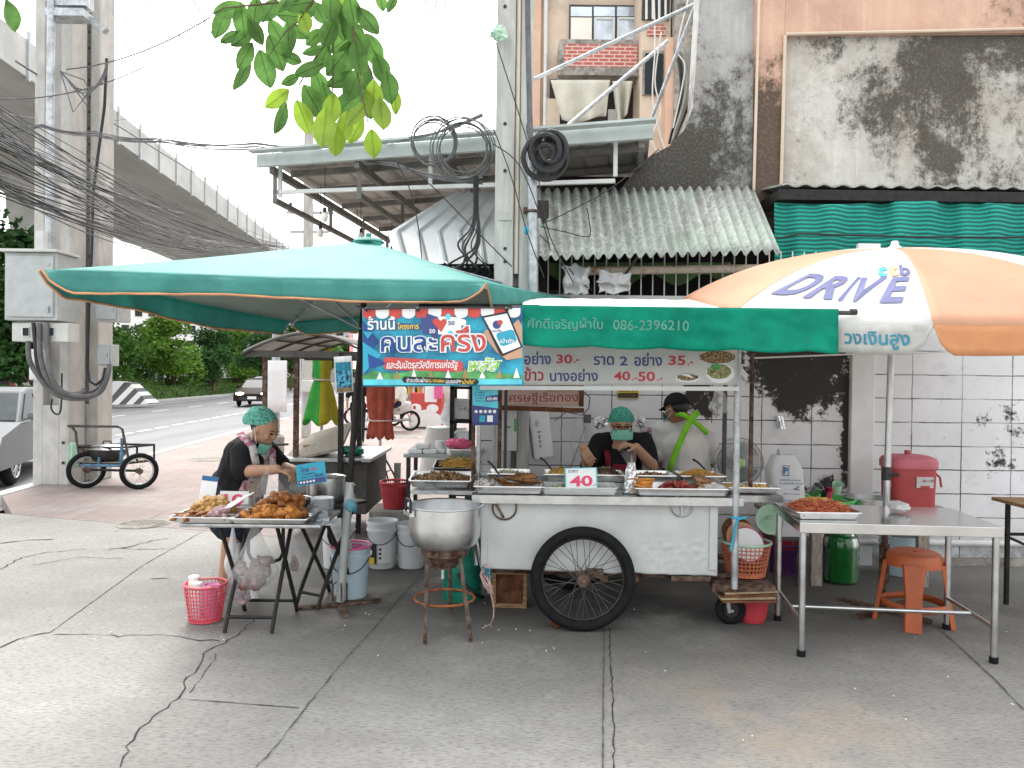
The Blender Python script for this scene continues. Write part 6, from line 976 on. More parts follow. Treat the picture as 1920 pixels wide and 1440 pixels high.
def face_bits(par, c, f, s, up, r, parent_body, glasses=False, hairbrow=True):
    for k in (-1, 1):
        e = c + f * r * .86 + s * k * r * .33 - up * r * .08; b = MB(); b.sph(e, (r * .13, r * .13, r * .07), 10, 8, Matrix((s, f, up)).transposed()); b.build('eye', MT['eye'], par, True); b = MB(); b.tube([e + up * r * .2 + s * k * r * .2 - f * r * .06, e + up * r * .25 + f * r * .04, e + up * r * .2 - s * k * r * .16 + f * r * .05], r * .035, 5); b.build('eyebrow', MT['hair'], par, True)
    if glasses:
        b = MB()
        for k in (-1, 1):
            e = c + f * r * 1.02 + s * k * r * .37 - up * r * .12; b.tube([e + s * r * .3 * sx * .95 + up * r * .2 * sy for sx, sy in ((-1, -.7), (-.8, -1), (.8, -1), (1, -.7), (1, .8), (-1, .8))], r * .045, 6, closed=True); b.tube([e + s * k * r * .28, c + s * k * r * .8 - up * r * .12], r * .035, 5)
        b.tube([c + f * r * 1.04 - s * r * .08 - up * r * .1, c + f * r * 1.04 + s * r * .08 - up * r * .1], r * .04, 5); b.build('glasses', MT['glasses'], par, True)
def netcap(par, c, f, s, up, r, mat, q, back=.0, sz=1):
    b = MB()
    def fn(u, t):
        a = u * 2 * math.pi; th = t * 1.75; d = V((math.sin(th) * math.cos(a), math.sin(th) * math.sin(a), math.cos(th))); k = r * sz * (1.12 + .035 * math.sin(a * 14 + 4 * math.sin(th * 3)) * math.sin(th) + .07 * NZ.noise(d * 3.3)) * (1 if t < .9 else 1 - (t - .9) * 1.4)
        tilt = -.42; d2 = V((d.x, d.y * math.cos(tilt) - d.z * math.sin(tilt) * -1 * -1, d.z * math.cos(tilt) + d.y * math.sin(tilt) * -1)); d2.y = d.y * math.cos(tilt) + d.z * math.sin(tilt); d2.z = -d.y * math.sin(tilt) + d.z * math.cos(tilt)
        return c + q @ V((d2.x * k * .86, d2.y * k * 1.05 - back * r, d2.z * k))
    b.grid(fn, 56, 16, True); o = b.build('hair_net', MT[mat], par, True); return o
def limb(b, a, m, e, r): cap(b, a, m, r[0], r[1]); cap(b, m, e, r[1], r[2])
def strip(par, pts, nrm, wd, mat, name, th=.004):
    b = MB(); vs = []; pts = [V(p) for p in pts]; n = len(pts)
    for i, p in enumerate(pts):
        t = (pts[min(i + 1, n - 1)] - pts[max(i - 1, 0)]).normalized(); nn = V(nrm[i] if isinstance(nrm, list) else nrm); a = t.cross(nn).normalized() * wd / 2; vs += [p - a, p + a]
    b.add(vs, [(2 * i, 2 * i + 1, 2 * i + 3, 2 * i + 2) for i in range(n - 1)]); return b.build(name, MT[mat], par, True, thick=th)
# woman behind the cart, serving
H = P(1165, 792, 5.72); D1 = 5.8
w1 = thing('person', 'woman in green hair net, glasses and teal mask filling a bag behind the cart', 'person', (H.x, 5.85, 0)); f = V((.0, -1, -.28)); b = MB(); r = .098; f, s, up, q = head(b, H, f, (0, 0, 1), r)
nk = H + V((0, .1, -.19)); ch = nk + V((0, .04, -.12)); pel = V((ch.x + .02, 5.95, .86)); cap(b, H + V((0, .04, -.06)), nk, .052, .055); cap(b, nk, ch, .07, .12); cap(b, ch, pel, .13, .13); b.sph(ch + V((0, .02, -.03)), (.17, .11, .14))
shl, shr = P(1124, 829, 5.86), P(1208, 827, 5.86); ell, elr = P(1102, 872, 5.74), P(1222, 872, 5.7); wl_, wr_ = P(1094, 838, 5.5), P(1193, 838, 5.5)
limb(b, shl, ell, wl_, (.056, .046, .03)); limb(b, shr, elr, wr_, (.056, .046, .03)); hand(b, wl_, (.35, -.35, -.75), (.5, .6, -.3), 1, .55); hand(b, wr_, (-.85, -.25, .25), (-.1, .2, -1), -1, .6)
for k in (-1, 1): hp = pel + V((k * .09, 0, -.04)); cap(b, hp, V((hp.x + k * .02, hp.y + .01, .46)), .085, .06); cap(b, V((hp.x + k * .02, hp.y + .01, .46)), V((hp.x + k * .02, hp.y + .03, .08)), .06, .04); cap(b, V((hp.x + k * .02, hp.y + .03, .05)), V((hp.x + k * .03, hp.y - .12, .04)), .04, .03)
fuse(b, 'body', 'skin', w1, .006)
b = MB(); cap(b, nk + V((0, .01, -.05)), ch, .085, .14); cap(b, ch, pel, .15, .15); b.sph(ch + V((0, .01, -.02)), (.19, .125, .15)); cap(b, shl.lerp(shr, .15) + V((0, 0, .0)), shl.lerp(shr, .85), .075, .075); cap(b, shl, shl.lerp(ell, .85), .072, .068); cap(b, shr, shr.lerp(elr, .75), .072, .066); fuse(b, 'shirt', 'cloth_black', w1, .009, 5, .008)
b = MB(); 
for k in (-1, 1): hp = pel + V((k * .09, 0, -.04)); cap(b, hp, V((hp.x + k * .02, hp.y + .01, .46)), .1, .078); cap(b, V((hp.x + k * .02, hp.y + .01, .46)), V((hp.x + k * .02, hp.y + .03, .1)), .078, .065)
b.sph(pel, (.18, .14, .12)); fuse(b, 'trousers', 'cloth_navy', w1, .012)
b = MB(); b.grid(lambda s_, t: V((ch.x + .01 + (.12 + .07 * t) * math.sin((s_ - .5) * 2.3), ch.y - .005 - (.155 + .015 * t) * math.cos((s_ - .5) * 2.3) * 1.0, ch.z - .0 - .55 * t)), 24, 14); b.build('apron', MT['cloth_maroon'], w1, True, thick=.006)
for k in (-1, 1): strip(w1, [ch + V((k * .095, -.13, -.02)), ch + V((k * .095, -.135, .05)), nk + V((k * .1, -.055, -.035)), nk + V((k * .09, .03, .0))], (0, -1, .3), .045, 'cloth_maroon', 'apron_strap')
b = MB(); b.sph(H + q @ V((0, -.022, -.005)), (.0815, .085, .075), 18, 12, q); b.build('hair', MT['hair'], w1, True)
netcap(w1, H + up * .008, f, s, up, r, 'net_green', q, .1, .98); face_bits(w1, H, f, s, up, r, None, True)
def maskm(par, c, f, s, up, r, dn=0, sz=1):
    b = MB(); b.grid(lambda u, t: c + f * r * (.62 + .53 * math.cos((u - .5) * 2.5) * (1 - .25 * abs(t - .35))) + s * r * .84 * sz * math.sin((u - .5) * 2.5) - up * r * (.22 + dn + .85 * sz * t + .02 * math.sin(t * 25)), 18, 12); m_ = b.build('face_mask', MT['mask'], par, True, thick=.003); b = MB()
    for k in (-1, 1): b.tube([c + f * r * .62 + s * k * r * .8 - up * r * (.35 + dn), c + s * k * r * .84 - up * r * .05 - f * r * .05, c + s * k * r * .84 - up * r * .45 - f * r * .1, c + f * r * .5 + s * k * r * .8 - up * r * (.9 + dn)], .0022, 5)
    b.build('ear_loop', MT['foam'], m_)
maskm(w1, H, f, s, up, r)
b = MB(); b.torus(ell.lerp(wl_, .02) + V((0, 0, 0)), (wl_ - ell).normalized(), .047, .012, 20, 8); b.build('wrist_band', MT['cloth_black'], w1, True)
# man with his back to us
H = P(1268, 764, 6.05); w2 = thing('person', 'man in black cap and white shirt with crossed green apron straps, back turned', 'person', (H.x + .05, 6.15, 0)); b = MB(); f, s, up, q = head(b, H, (-.62, .78, -.2), (0, 0, 1), .1); r = .1
nk = P(1284, 792, 6.1); ch = P(1282, 838, 6.1); pel = V((ch.x + .03, 6.12, .85)); cap(b, H + V((.02, .02, -.04)), nk, .06, .062); cap(b, nk, ch, .08, .14); cap(b, ch, pel, .15, .15); sl, sr = P(1243, 806, 6.12), P(1322, 808, 6.1); el, er = P(1238, 858, 6.14), P(1334, 862, 6.2); wl_, wr_ = P(1252, 888, 6.3), P(1316, 884, 6.36)
limb(b, sl, el, wl_, (.06, .05, .034)); limb(b, sr, er, wr_, (.06, .05, .034)); hand(b, wl_, (.2, .8, -.3), (0, -.2, -1), 1); hand(b, wr_, (-.2, .8, -.3), (0, -.2, -1), -1)
for k in (-1, 1): hp = pel + V((k * .1, 0, -.04)); cap(b, hp, V((hp.x, hp.y, .46)), .085, .06); cap(b, V((hp.x, hp.y, .46)), V((hp.x, hp.y + .02, .08)), .06, .04); cap(b, V((hp.x, hp.y + .02, .05)), V((hp.x, hp.y + .16, .04)), .04, .03)
fuse(b, 'body', 'skin_tan', w2, .006)
b = MB(); cap(b, nk + V((0, 0, -.03)), ch, .095, .165); cap(b, ch, pel, .178, .19); b.sph(ch + V((0, 0, .0)), (.2, .135, .17)); cap(b, sl, sr, .085, .085); cap(b, sl, sl.lerp(el, .85), .082, .078); cap(b, sr, sr.lerp(er, .85), .082, .078); fuse(b, 'shirt', 'cloth_white', w2, .009, 5, .01)
b = MB()
for k in (-1, 1): hp = pel + V((k * .1, 0, -.04)); cap(b, hp, V((hp.x, hp.y, .46)), .105, .08); cap(b, V((hp.x, hp.y, .46)), V((hp.x, hp.y + .02, .1)), .08, .065)
b.sph(pel + V((0, 0, -.05)), (.19, .15, .1)); fuse(b, 'trousers', 'cloth_navy', w2, .012)
bk = lambda u, v, d: P(u, v, d); strip(w2, [bk(1266, 776, 5.99), bk(1280, 777, 5.93), bk(1296, 786, 5.90), bk(1312, 799, 5.90), bk(1326, 813, 5.95)], (0, -1, .3), .038, 'strap_green', 'apron_strap', .008); strip(w2, [bk(1310, 772, 5.99), bk(1296, 786, 5.89), bk(1284, 808, 5.88), bk(1272, 836, 5.87), bk(1262, 862, 5.87), bk(1254, 886, 5.9)], (0, -1, .1), .045, 'strap_green', 'apron_strap', .008)
b = MB(); b.grid(lambda u, t: H + q @ V((.088 * math.sin(t * 1.55) * math.cos(u * 6.283) * 1.02, .104 * math.sin(t * 1.55) * math.sin(u * 6.283) * 1.02 - .005, .02 + .098 * math.cos(t * 1.55))), 32, 8, True); c_ = b.build('cap', MT['cloth_black'], w2, True, thick=.004); b = MB(); b.grid(lambda u, t: H + q @ V((.08 * math.sin((u - .5) * 2.6) * (1 - .15 * t), .095 * math.cos((u - .5) * 2.6) + .07 * t, .022 - .02 * t)), 16, 4); b.build('cap_peak', MT['cloth_black'], c_, True, thick=.005)
b = MB(); b.sph(H + q @ V((0, -.03, .0)), (.08, .079, .07), 18, 12, q); b.build('hair', MT['hair'], w2, True); face_bits(w2, H, f, s, up, r, None); maskm(w2, H, f, s, up, r)
# woman at the left table, in profile
H = P(497, 802, 5.4); w3_ = thing('person', 'woman in mint hair net, black shirt and floral apron leaning over the food table', 'person', (XD(445, 5.55), 5.5, 0)); b = MB(); f, s, up, q = head(b, H, (.86, -.3, -.42), (.35, 0, 1), .1); r = .1
nk = P(474, 830, 5.45); ch = P(462, 858, 5.47); pel = P(440, 925, 5.55); cap(b, H + V((-.03, .01, -.04)), nk, .055, .058); cap(b, nk, ch, .08, .13); cap(b, ch, pel, .14, .14); sn, sf = P(456, 848, 5.3), P(500, 845, 5.62); en, ef = P(456, 884, 5.22), P(530, 876, 5.6); wn_, wf = P(520, 880, 5.12), P(555, 882, 5.42)
limb(b, sn, en, wn_, (.06, .048, .032)); limb(b, sf, ef, wf, (.058, .046, .032)); hand(b, wn_, (1, -.1, -.25), (-.1, .1, -1), -1, .6); hand(b, wf, (1, -.2, -.2), (-.1, .1, -1), 1, .5)
for k in (-1, 1):
    hp = pel + V((.0, k * .09, -.06)); kn = V((hp.x + .02, hp.y, .44)); ak = V((hp.x - .04, hp.y, .08)); cap(b, hp, kn, .1, .068); cap(b, kn, ak, .068, .042); cap(b, V((ak.x, ak.y, .05)), V((ak.x + .14, ak.y, .035)), .04, .03)
fuse(b, 'body', 'skin', w3_, .006)
b = MB(); cap(b, nk + V((0, 0, -.04)), ch, .09, .155); cap(b, ch, pel, .165, .165); b.sph(ch, (.165, .19, .16)); cap(b, sn, sf, .085, .085); cap(b, sn, sn.lerp(en, .9), .085, .078); cap(b, sf, sf.lerp(ef, .8), .082, .075); fuse(b, 'shirt', 'cloth_black', w3_, .009, 5, .01)
b = MB(); cap(b, pel + V((0, 0, .03)), V((pel.x + .02, pel.y, .56)), .19, .215); fuse(b, 'shorts', 'cloth_navy', w3_, .012)
b = MB(); b.grid(lambda u, t: V((ch.x + .02 + (pel.x - ch.x) * min(1, t * 1.3) + (.155 + .05 * t) * math.cos((u - .5) * (2.0 + t)) , ch.y + (pel.y - ch.y) * t + (.15 + .05 * t) * math.sin((u - .5) * (2.0 + t)), ch.z + .05 - (ch.z - .5) * t + .01 * math.sin(u * 30) * t)), 28, 22); b.build('apron', MT['floral'], w3_, True, thick=.005)
for (a, m_, e) in ((P(474, 862, 5.25), P(468, 836, 5.26), P(455, 816, 5.42)), (P(505, 868, 5.4), P(506, 846, 5.5), P(478, 818, 5.52))): strip(w3_, [a + V((.03, -.02, -.03)), m_ + V((.03, -.035, 0)), e + V((.0, -.06, .02))], [(.5, -.9, .2), (.5, -.9, .2), (.2, -.7, .7)], .05, 'floral', 'apron_strap')
b = MB(); b.sph(H + q @ V((0, -.03, .0)), (.08, .08, .07), 18, 12, q); b.build('hair', MT['hair'], w3_, True)
netcap(w3_, H - f * .02 + up * .012, f, s, up, r, 'net_light', q, .32, 1.06); face_bits(w3_, H, f, s, up, r, None); maskm(w3_, H + V((-.02, 0, 0)), f, s, up, r, .62, .85)
# pedestrian, rider
def passer(label, u, vfoot, D, ht, shirt, legs, face_, grp=None, stride=.1, hairm='hair', long=False, sit=False):
    g = P(u, 705, D); x = g.x; o = thing('person', label, 'person', (x, D, 0)); k_ = ht / 1.65; b = MB(); H = V((x, D, 1.53 * k_)); f, s, up, q = head(b, H, face_, (0, 0, 1), .1); fl_ = V((face_[0], face_[1], 0)).normalized(); sd = V((-fl_.y, fl_.x, 0)); pel = V((x, D, .9 * k_)); cap(b, H, V((x, D, 1.36 * k_)), .05, .055); cap(b, V((x, D, 1.28 * k_)), pel, .12, .12); jo = {}
    for k in (-1, 1):
        sh = V((x, D, 1.33 * k_)) + sd * k * .17; e = sh + sd * k * .07 + V((0, 0, -.27)) - fl_ * .02; wr = e + V((0, 0, -.2)) + fl_ * (.08 if not sit else .2); limb(b, sh, e, wr, (.048, .038, .026)); hand(b, wr, V((0, 0, -1)) + fl_ * .3, -sd * k, k, .4); jo[k] = (sh, e)
        hp = pel + sd * k * .085; kn = hp + V((0, 0, -.42 * k_)) + fl_ * stride * k * .5 if not sit else hp + fl_ * .38 + V((0, 0, -.1)); ak = (kn + V((0, 0, -.4 * k_)) - fl_ * .02) ; cap(b, hp, kn, .08, .055); cap(b, kn, ak, .055, .036); cap(b, ak + V((0, 0, -.02)), ak + V((0, 0, -.03)) + fl_ * .14, .036, .028); jo[k] += (hp, kn, ak)
    fuse(b, 'body', 'skin', o, .009); b = MB(); cap(b, V((x, D, 1.3 * k_)), pel, .145, .15); b.sph(V((x, D, 1.25 * k_)), (.17, .13, .15)); cap(b, jo[-1][0], jo[1][0], .06, .06)
    for k in (-1, 1): cap(b, jo[k][0], jo[k][0].lerp(jo[k][1], .8), .065, .06)
    fuse(b, 'shirt', shirt, o, .012, 4, .008); b = MB()
    for k in (-1, 1): cap(b, jo[k][2], jo[k][3], .1, .075); cap(b, jo[k][3], jo[k][4], .075, .06)
    b.sph(pel, (.15, .13, .1)); fuse(b, 'trousers', legs, o, .012); b = MB(); b.sph(H + q @ V((0, -.015, .02)), (.085, .1, .095), 16, 12, q)
    if long: cap(b, H - fl_ * .05, H - fl_ * .08 + V((0, 0, -.22)), .08, .05)
    b.build('hair', MT[hairm], o, True); face_bits(o, H, f, s, up, .1, None)
passer('pedestrian in black shirt and trousers walking behind the closed cart', 672, 833, 17.3, 1.62, 'cloth_black', 'cloth_navy', (.2, -1, -.05), long=True); passer('motorcyclist in a white shirt sitting on the pale motorbike', 752, 790, 21.2, 1.45, 'cloth_white', 'cloth_navy', (-.9, .4, 0), sit=True)
# ---------------------------------------------------------------- food on the counters
mk('fried', (.4, .11, .012), .5, 0, .4, 40, .8, 60, c2=(.6, .24, .035)); mk('fried_brown', (.24, .07, .015), .5, 0, .4, 40, .9, 60, c2=(.44, .17, .04)); mk('fried_pale', (.42, .19, .035), .5, 0, .4, 40, .8, 60, c2=(.58, .33, .09)); mk('sausage', (.26, .035, .025), .35, 0, .3, 20, .2, 40); mk('grilled', (.2, .075, .025), .4, 0, .5, 22, .5, 50, c2=(.36, .17, .06)); mk('squid', (.55, .5, .48), .4, 0, .35, 16, .4, 40, c2=(.7, .66, .63)); mk('patty', (.6, .24, .05), .45, 0, .25, 20, .3, 40)
mk('greens', (.1, .16, .03), .5, 0, .5, 20, .3, 50, c2=(.4, .42, .2)); mk('veg_pale', (.5, .52, .3), .5, 0, .3, 25, c2=(.6, .55, .45)); mk('noodle_yellow', (.6, .36, .08), .5, 0, .25, 25); mk('noodle_red', (.6, .1, .05), .5, 0, .35, 30, c2=(.68, .22, .12)); mk('curry', (.16, .07, .03), .35, 0, .5, 25, .3, 50, c2=(.32, .18, .07)); mk('dark_stew', (.09, .03, .02), .35, 0, .5, 25, .3, 50)
mk('tray_steel', (.58, .58, .57), .3, 1, .1, 9); mk('tray_dark', (.1, .1, .1), .35, .9, .2, 9); mk('tray_clear', (.75, .78, .78), .15, 0, .05, al=.5)
def tray(label, u0, u1, ya, yb, z, h=.05, mat='tray_steel', name='food_tray', x=None, tilt=0, cat='tray', flare=.02):
    xa, xb = x or (XD(u0, ya), XD(u1, ya)); b = MB(); c = V(((xa + xb) / 2, (ya + yb) / 2, z)); q = rotm(R(tilt), 0, 0); hw, hd = (xb - xa) / 2, (yb - ya) / 2
    def rr(e, zz, n=6):
        o = []
        for sx, sy in ((1, 1), (-1, 1), (-1, -1), (1, -1)):
            a0 = {(1, 1): 0, (-1, 1): 90, (-1, -1): 180, (1, -1): 270}[(sx, sy)]; rad = .02
            for k in range(n): a = R(a0 + 90 * k / (n - 1)); o.append(c + q @ V((sx * (hw + e - rad) + rad * math.cos(a), sy * (hd + e - rad) + rad * math.sin(a), zz)))
        return o
    rings = [rr(-flare, .002), rr(-flare * .6, h * .5), rr(-.008, h), rr(.002, h + .001), rr(.003, h - .005), rr(-.004, h - .006)]; n = len(rings[0]); vs = [p for r in rings for p in r]
    b.add(vs, [(i * n + k, i * n + (k + 1) % n, i * n + n + (k + 1) % n, i * n + n + k) for i in range(5) for k in range(n)] + [tuple(range(n))[::-1]]); o = b.build(name, MT[mat], None, True); o.data.materials[0] = MT[mat]; tag(o, label, cat, 'food trays'); return o
def piece_mesh(b, kind, sd_):
    if kind == 'drum': cap(b, (-.035, 0, 0), (.02, 0, .0), .016, .03, 12); b.sph((.02, .008, .004), (.034, .03, .026), 14, 10, amp=.35, seed=sd_)
    elif kind == 'chunk': b.sph((0, 0, 0), (.042, .028, .02), 16, 10, amp=.6, fr=2.4, seed=sd_)
    elif kind == 'strip': b.sph((0, 0, 0), (.055, .014, .011), 14, 8, amp=.4, fr=2, seed=sd_)
    elif kind == 'slab': b.sph((0, 0, 0), (.085, .042, .014), 24, 12, amp=.35, fr=4, seed=sd_)
    elif kind == 'disc': b.lathe([(0, -.006), (.05, -.005), (.056, 0), (.05, .006), (0, .007)], (0, 0, 0), 22)
    elif kind == 'link': b.tube([(-.05, .012, 0), (-.03, .002, .004), (0, -.003, .005), (.03, .002, .004), (.05, .012, 0)], [.007, .014, .016, .014, .007], 10)
    elif kind == 'squid': b.sph((0, 0, 0), (.028, .022, .02), 14, 10, amp=.8, fr=3, seed=sd_)
def pieces(name, label, cat, kind, mat, n, xr, yr, z0, hgt, grp, seed=1, tilt=.4, flat=False, yaw=None, sc=1, tz=None, top=None):
    r = random.Random(seed); protos = []; cx, cy = (xr[0] + xr[1]) / 2, (yr[0] + yr[1]) / 2
    for i in range(n):
        k = i / max(1, n - 1); e = 1 - .55 * k; x = cx + (r.random() - .5) * (xr[1] - xr[0]) * e; y = cy + (r.random() - .5) * (yr[1] - yr[0]) * e; z = z0 + hgt * k
        if i < 3:
            b = MB(); piece_mesh(b, kind, seed + i * 5); o = b.build(name, MT[mat], None, 2, origin=(0, 0, 0)); tag(o, label, cat, grp); protos.append(o)
        else: o = protos[i % 3].copy(); C.objects.link(o)
        o.location = (x, y, z); yw = r.uniform(0, 6.28) if yaw is None else R(yaw) + r.uniform(-.35, .35); o.rotation_euler = (r.uniform(-tilt, tilt), r.uniform(-tilt, tilt), yw); s_ = sc * r.uniform(.85, 1.12); o.scale = (s_, s_, s_)
def heap(name, label, mat, xr, yr, z0, h, n, sz, kind='blob', seed=1, cat='food', mats=None):
    r = random.Random(seed); b = MB(); cx, cy = (xr[0] + xr[1]) / 2, (yr[0] + yr[1]) / 2; hx, hy = (xr[1] - xr[0]) / 2, (yr[1] - yr[0]) / 2; ms = mats or [mat]
    b.grid(lambda s, t: V((xr[0] + (xr[1] - xr[0]) * s, yr[0] + (yr[1] - yr[0]) * t, z0 + h * .8 * max(0, 1 - ((2 * s - 1) ** 2 + (2 * t - 1) ** 2) * .6) + .004 * NZ.noise(V((s * 9, t * 9, seed))))), 20, 14)
    for _ in range(n):
        u, v = r.uniform(-1, 1), r.uniform(-1, 1); z = z0 + h * max(.05, 1 - (u * u + v * v) * .6) + r.uniform(-.004, .004); p = V((cx + u * hx * .97, cy + v * hy * .97, z)); b.m = r.randrange(len(ms)) if mats else 0
        if mats and len(ms) == 2: b.m = 1 if (abs(u) < .4 and v > -.35 and r.random() < .85) or r.random() < .08 else 0
        q = rotm(r.uniform(0, 6), r.uniform(0, 6), r.uniform(0, 6)); s_ = sz * r.uniform(.6, 1.3)
        if kind == 'blob': b.sph(p, (s_, s_ * .7, s_ * .5), 6, 5, q)
        elif kind == 'leaf': b.add([p + q @ V(w) for w in ((-s_, 0, 0), (0, s_ * .5, s_ * .2), (s_, 0, 0), (0, -s_ * .5, s_ * .1))], [(0, 1, 2, 3)])
        else:
            a = r.uniform(0, 6.28); d = V((math.cos(a), math.sin(a), r.uniform(-.2, .35))); e = d.cross(V((0, 0, 1))) ; b.tube([p - d * s_ * 2, p + e * s_ * .7 + V((0, 0, s_ * .5)), p + d * s_ * 1.5, p + d * s_ * 2.4 - e * s_], .0022, 4, cap=False)
    return tag(b.build(name, [MT[m] for m in ms], None, 2), label, cat, kind='stuff')
zc = .838
tray('steel tray of grilled fish and white squid at the left end of the cart counter', 890, 1024, 4.8, 5.06, zc); tray('clear plastic tray of chopped vegetables in front on the cart counter', 1018, 1163, 4.79, 5.05, zc, .05, 'tray_clear'); tray('long steel tray of patties, red sausages and dried fish at the right of the counter', 1194, 1374, 4.8, 5.1, zc)
pieces('grilled_fish', 'split grilled brown fish in the left counter tray', 'fish', 'slab', 'grilled', 6, (-.06, .17), (4.87, 4.98), zc + .045, .05, 'grilled fish on the counter', 3, .45, yaw=25); pieces('squid', 'curled white squid piece at the left of the grilled fish', 'squid', 'squid', 'squid', 9, (-.22, -.1), (4.84, 4.98), zc + .035, .03, 'squid pieces on the counter', 5)
pieces('fried_patty', 'round orange fried patty left of the red sausages', 'patty', 'disc', 'patty', 9, (.81, .89), (4.86, 4.93), zc + .02, .075, 'orange patties on the counter', 7, .16); pieces('red_sausage', 'glossy dark red sausage in the right counter tray', 'sausage', 'link', 'sausage', 26, (.93, 1.2), (4.84, 5.0), zc + .02, .045, 'red sausages on the counter', 9, .35)
pieces('dried_fish', 'brown dried fish at the right end of the long tray', 'fish', 'slab', 'grilled', 4, (1.2, 1.3), (4.88, 5.0), zc + .045, .04, 'dried fish on the counter', 13, .3); b = MB(); b.sph((1.28, 4.86, zc + .04), (.1, .03, .035), 18, 10); tag(b.build('fish_fillet', MT['squid'], smooth=True), 'pale silvery fish lying in front of the brown dried fish', 'fish')
heap('chopped_vegetables', 'pale chopped vegetables in the clear plastic tray', 'veg_pale', (.23, .45), (4.84, 5.0), zc + .012, .035, 160, .011, 'leaf', 4, mats=['veg_pale', 'greens']); heap('white_radish', 'white shredded vegetable at the right of the clear tray', 'squid', (.48, .65), (4.84, 5.0), zc + .012, .03, 120, .009, 'leaf', 6)
zb2 = .875
for label, u0, u1, m_, food in (('deep steel pan of cut cabbage behind the left cart post', 915, 1000, 'tray_steel', None), ('steel tray of yellow stir fried vegetables behind the price card', 1022, 1100, 'tray_steel', 'y'), ('steel tray of dark basil stew behind the price card', 1104, 1178, 'tray_steel', 'd'), ('shallow steel tray of grey minced meat right of the foil bag', 1192, 1272, 'tray_steel', 'g'), ('steel tray of orange noodles behind the red sausages', 1280, 1366, 'tray_steel', 'n')):
    tray(label, u0, u1, 5.14, 5.42, zb2, .05); xa, xb = XD(u0, 5.14) + .03, XD(u1, 5.14) - .03
    if food: heap({'y': 'stir_fry', 'd': 'basil_stew', 'g': 'minced_meat', 'n': 'fried_noodles'}[food], {'y': 'yellow green stir fried vegetables heaped in the second row tray', 'd': 'dark red stew with basil leaves heaped in the second row tray', 'g': 'grey brown minced meat in the shallow second row tray', 'n': 'orange yellow noodles in the second row tray'}[food], {'y': 'greens', 'd': 'dark_stew', 'g': 'curry', 'n': 'noodle_yellow'}[food], (xa, xb), (5.17, 5.39), zb2 + .01, {'y': .07, 'd': .075, 'g': .035, 'n': .06}[food], 150, .014, {'n': 'noodle'}.get(food, 'blob' if food == 'g' else 'leaf'), ord(food), mats={'y': ['noodle_yellow', 'greens'], 'd': ['dark_stew', 'greens']}.get(food))
heap('cut_cabbage', 'pale cut cabbage in the deep pan behind the left cart post', 'veg_pale', (XD(925, 5.2), XD(990, 5.2)), (5.18, 5.38), zb2 + .01, .045, 90, .014, 'leaf', 2)
b = MB(); b.box((.62, 5.28, .855), (1.75, .34, .035)); tag(b.build('tray_riser', MT['steel_dull']), 'low steel riser under the second row of trays', 'shelf')
for label, u, v, D in (('black handled spoon in the cabbage pan', 935, 885, 5.1), ('black handled spoon left of the yellow stir fry', 1035, 878, 5.15), ('black handled spoon beside the orange noodles', 1325, 880, 5.35)): p = P(u, v + 3, D); b = MB(); b.tube([p, p + V((-.05, .06, .055)), p + V((-.075, .09, .07))], [.006, .008, .009], 8); tag(b.build('serving_spoon', MT['black_plastic'], smooth=True), label, 'spoon', 'serving spoons')
xl0 = XD(768, 4.95); b = MB(); b.box((XD(838, 5.1), 5.15, .825), (.42, .45, .025)); tag(b.build('side_shelf', MT['steel_dull']), 'steel shelf sticking out left of the cart counter', 'shelf')
tray('steel tray of brown curry fish patties hanging out left of the cart', 768, 886, 4.95, 5.25, .862, .05, tilt=5); heap('fish_curry', 'brown fried fish cakes in the left hanging tray', 'curry', (XD(776, 4.97), XD(878, 4.97)), (4.99, 5.22), .875, .05, 160, .02, 'blob', 8); tray('dark steel tray of crisp noodles behind the left hanging tray', 812, 905, 5.32, 5.62, .9, .05, 'tray_dark', tilt=5); heap('crisp_noodles', 'orange crisp noodles and greens in the dark left tray', 'noodle_yellow', (XD(830, 5.36), XD(900, 5.36)), (5.36, 5.58), .915, .075, 260, .02, 'noodle', 3, mats=['noodle_yellow', 'greens'])
tray('steel tray of golden minced omelette past the right cart post', 1372, 1465, 4.95, 5.2, .838, .04, x=(1.4, 1.745)); heap('omelette', 'golden chopped omelette in the tray past the right cart post', 'fried_pale', (1.43, 1.71), (4.98, 5.17), .85, .035, 170, .014, 'blob', 5, mats=['noodle_yellow', 'squid']); b = MB(); b.box((1.57, 5.1, .81), (.36, .36, .04)); tag(b.build('side_shelf', MT['steel']), 'steel shelf sticking out past the right cart post', 'shelf')
# price card 40, foil bag
def card(name, label, u0, v0, u1, v1, D, mat, body, tm, hfrac=.62, border=None, spin=0, tilt=-8, sub=None):
    M, w_, h_ = sign(u0, v0, u1, v1, D, 0, tilt, spin); o = thing(name, label, 'price card', M @ V((0, -h_ / 2, 0))); b = MB(); b.prism([(-w_ / 2, -h_ / 2), (w_ / 2, -h_ / 2), (w_ / 2, h_ / 2), (-w_ / 2, h_ / 2)], M @ Matrix.Translation((0, 0, -.003)), .003); b.build('card', MT[border or mat], o)
    if border: b = MB(); k = .92; b.prism([(-w_ / 2 * k, -h_ / 2 * k), (w_ / 2 * k, -h_ / 2 * k), (w_ / 2 * k, h_ / 2 * k), (-w_ / 2 * k, h_ / 2 * k)], M @ Matrix.Translation((0, 0, .0005)), .0008); b.build('paper', MT[mat], o)
    if body: text('lettering', body, MT[tm], o, M, h_ * hfrac, w_ * .7, .03, xy=(0, -h_ * .12), z=.003)
    if sub: text('lettering', sub, MT['ink_navy'], o, M, h_ * .14, None, .01, xy=(-w_ * .25, h_ * .33), z=.003)
    return o, M, w_, h_
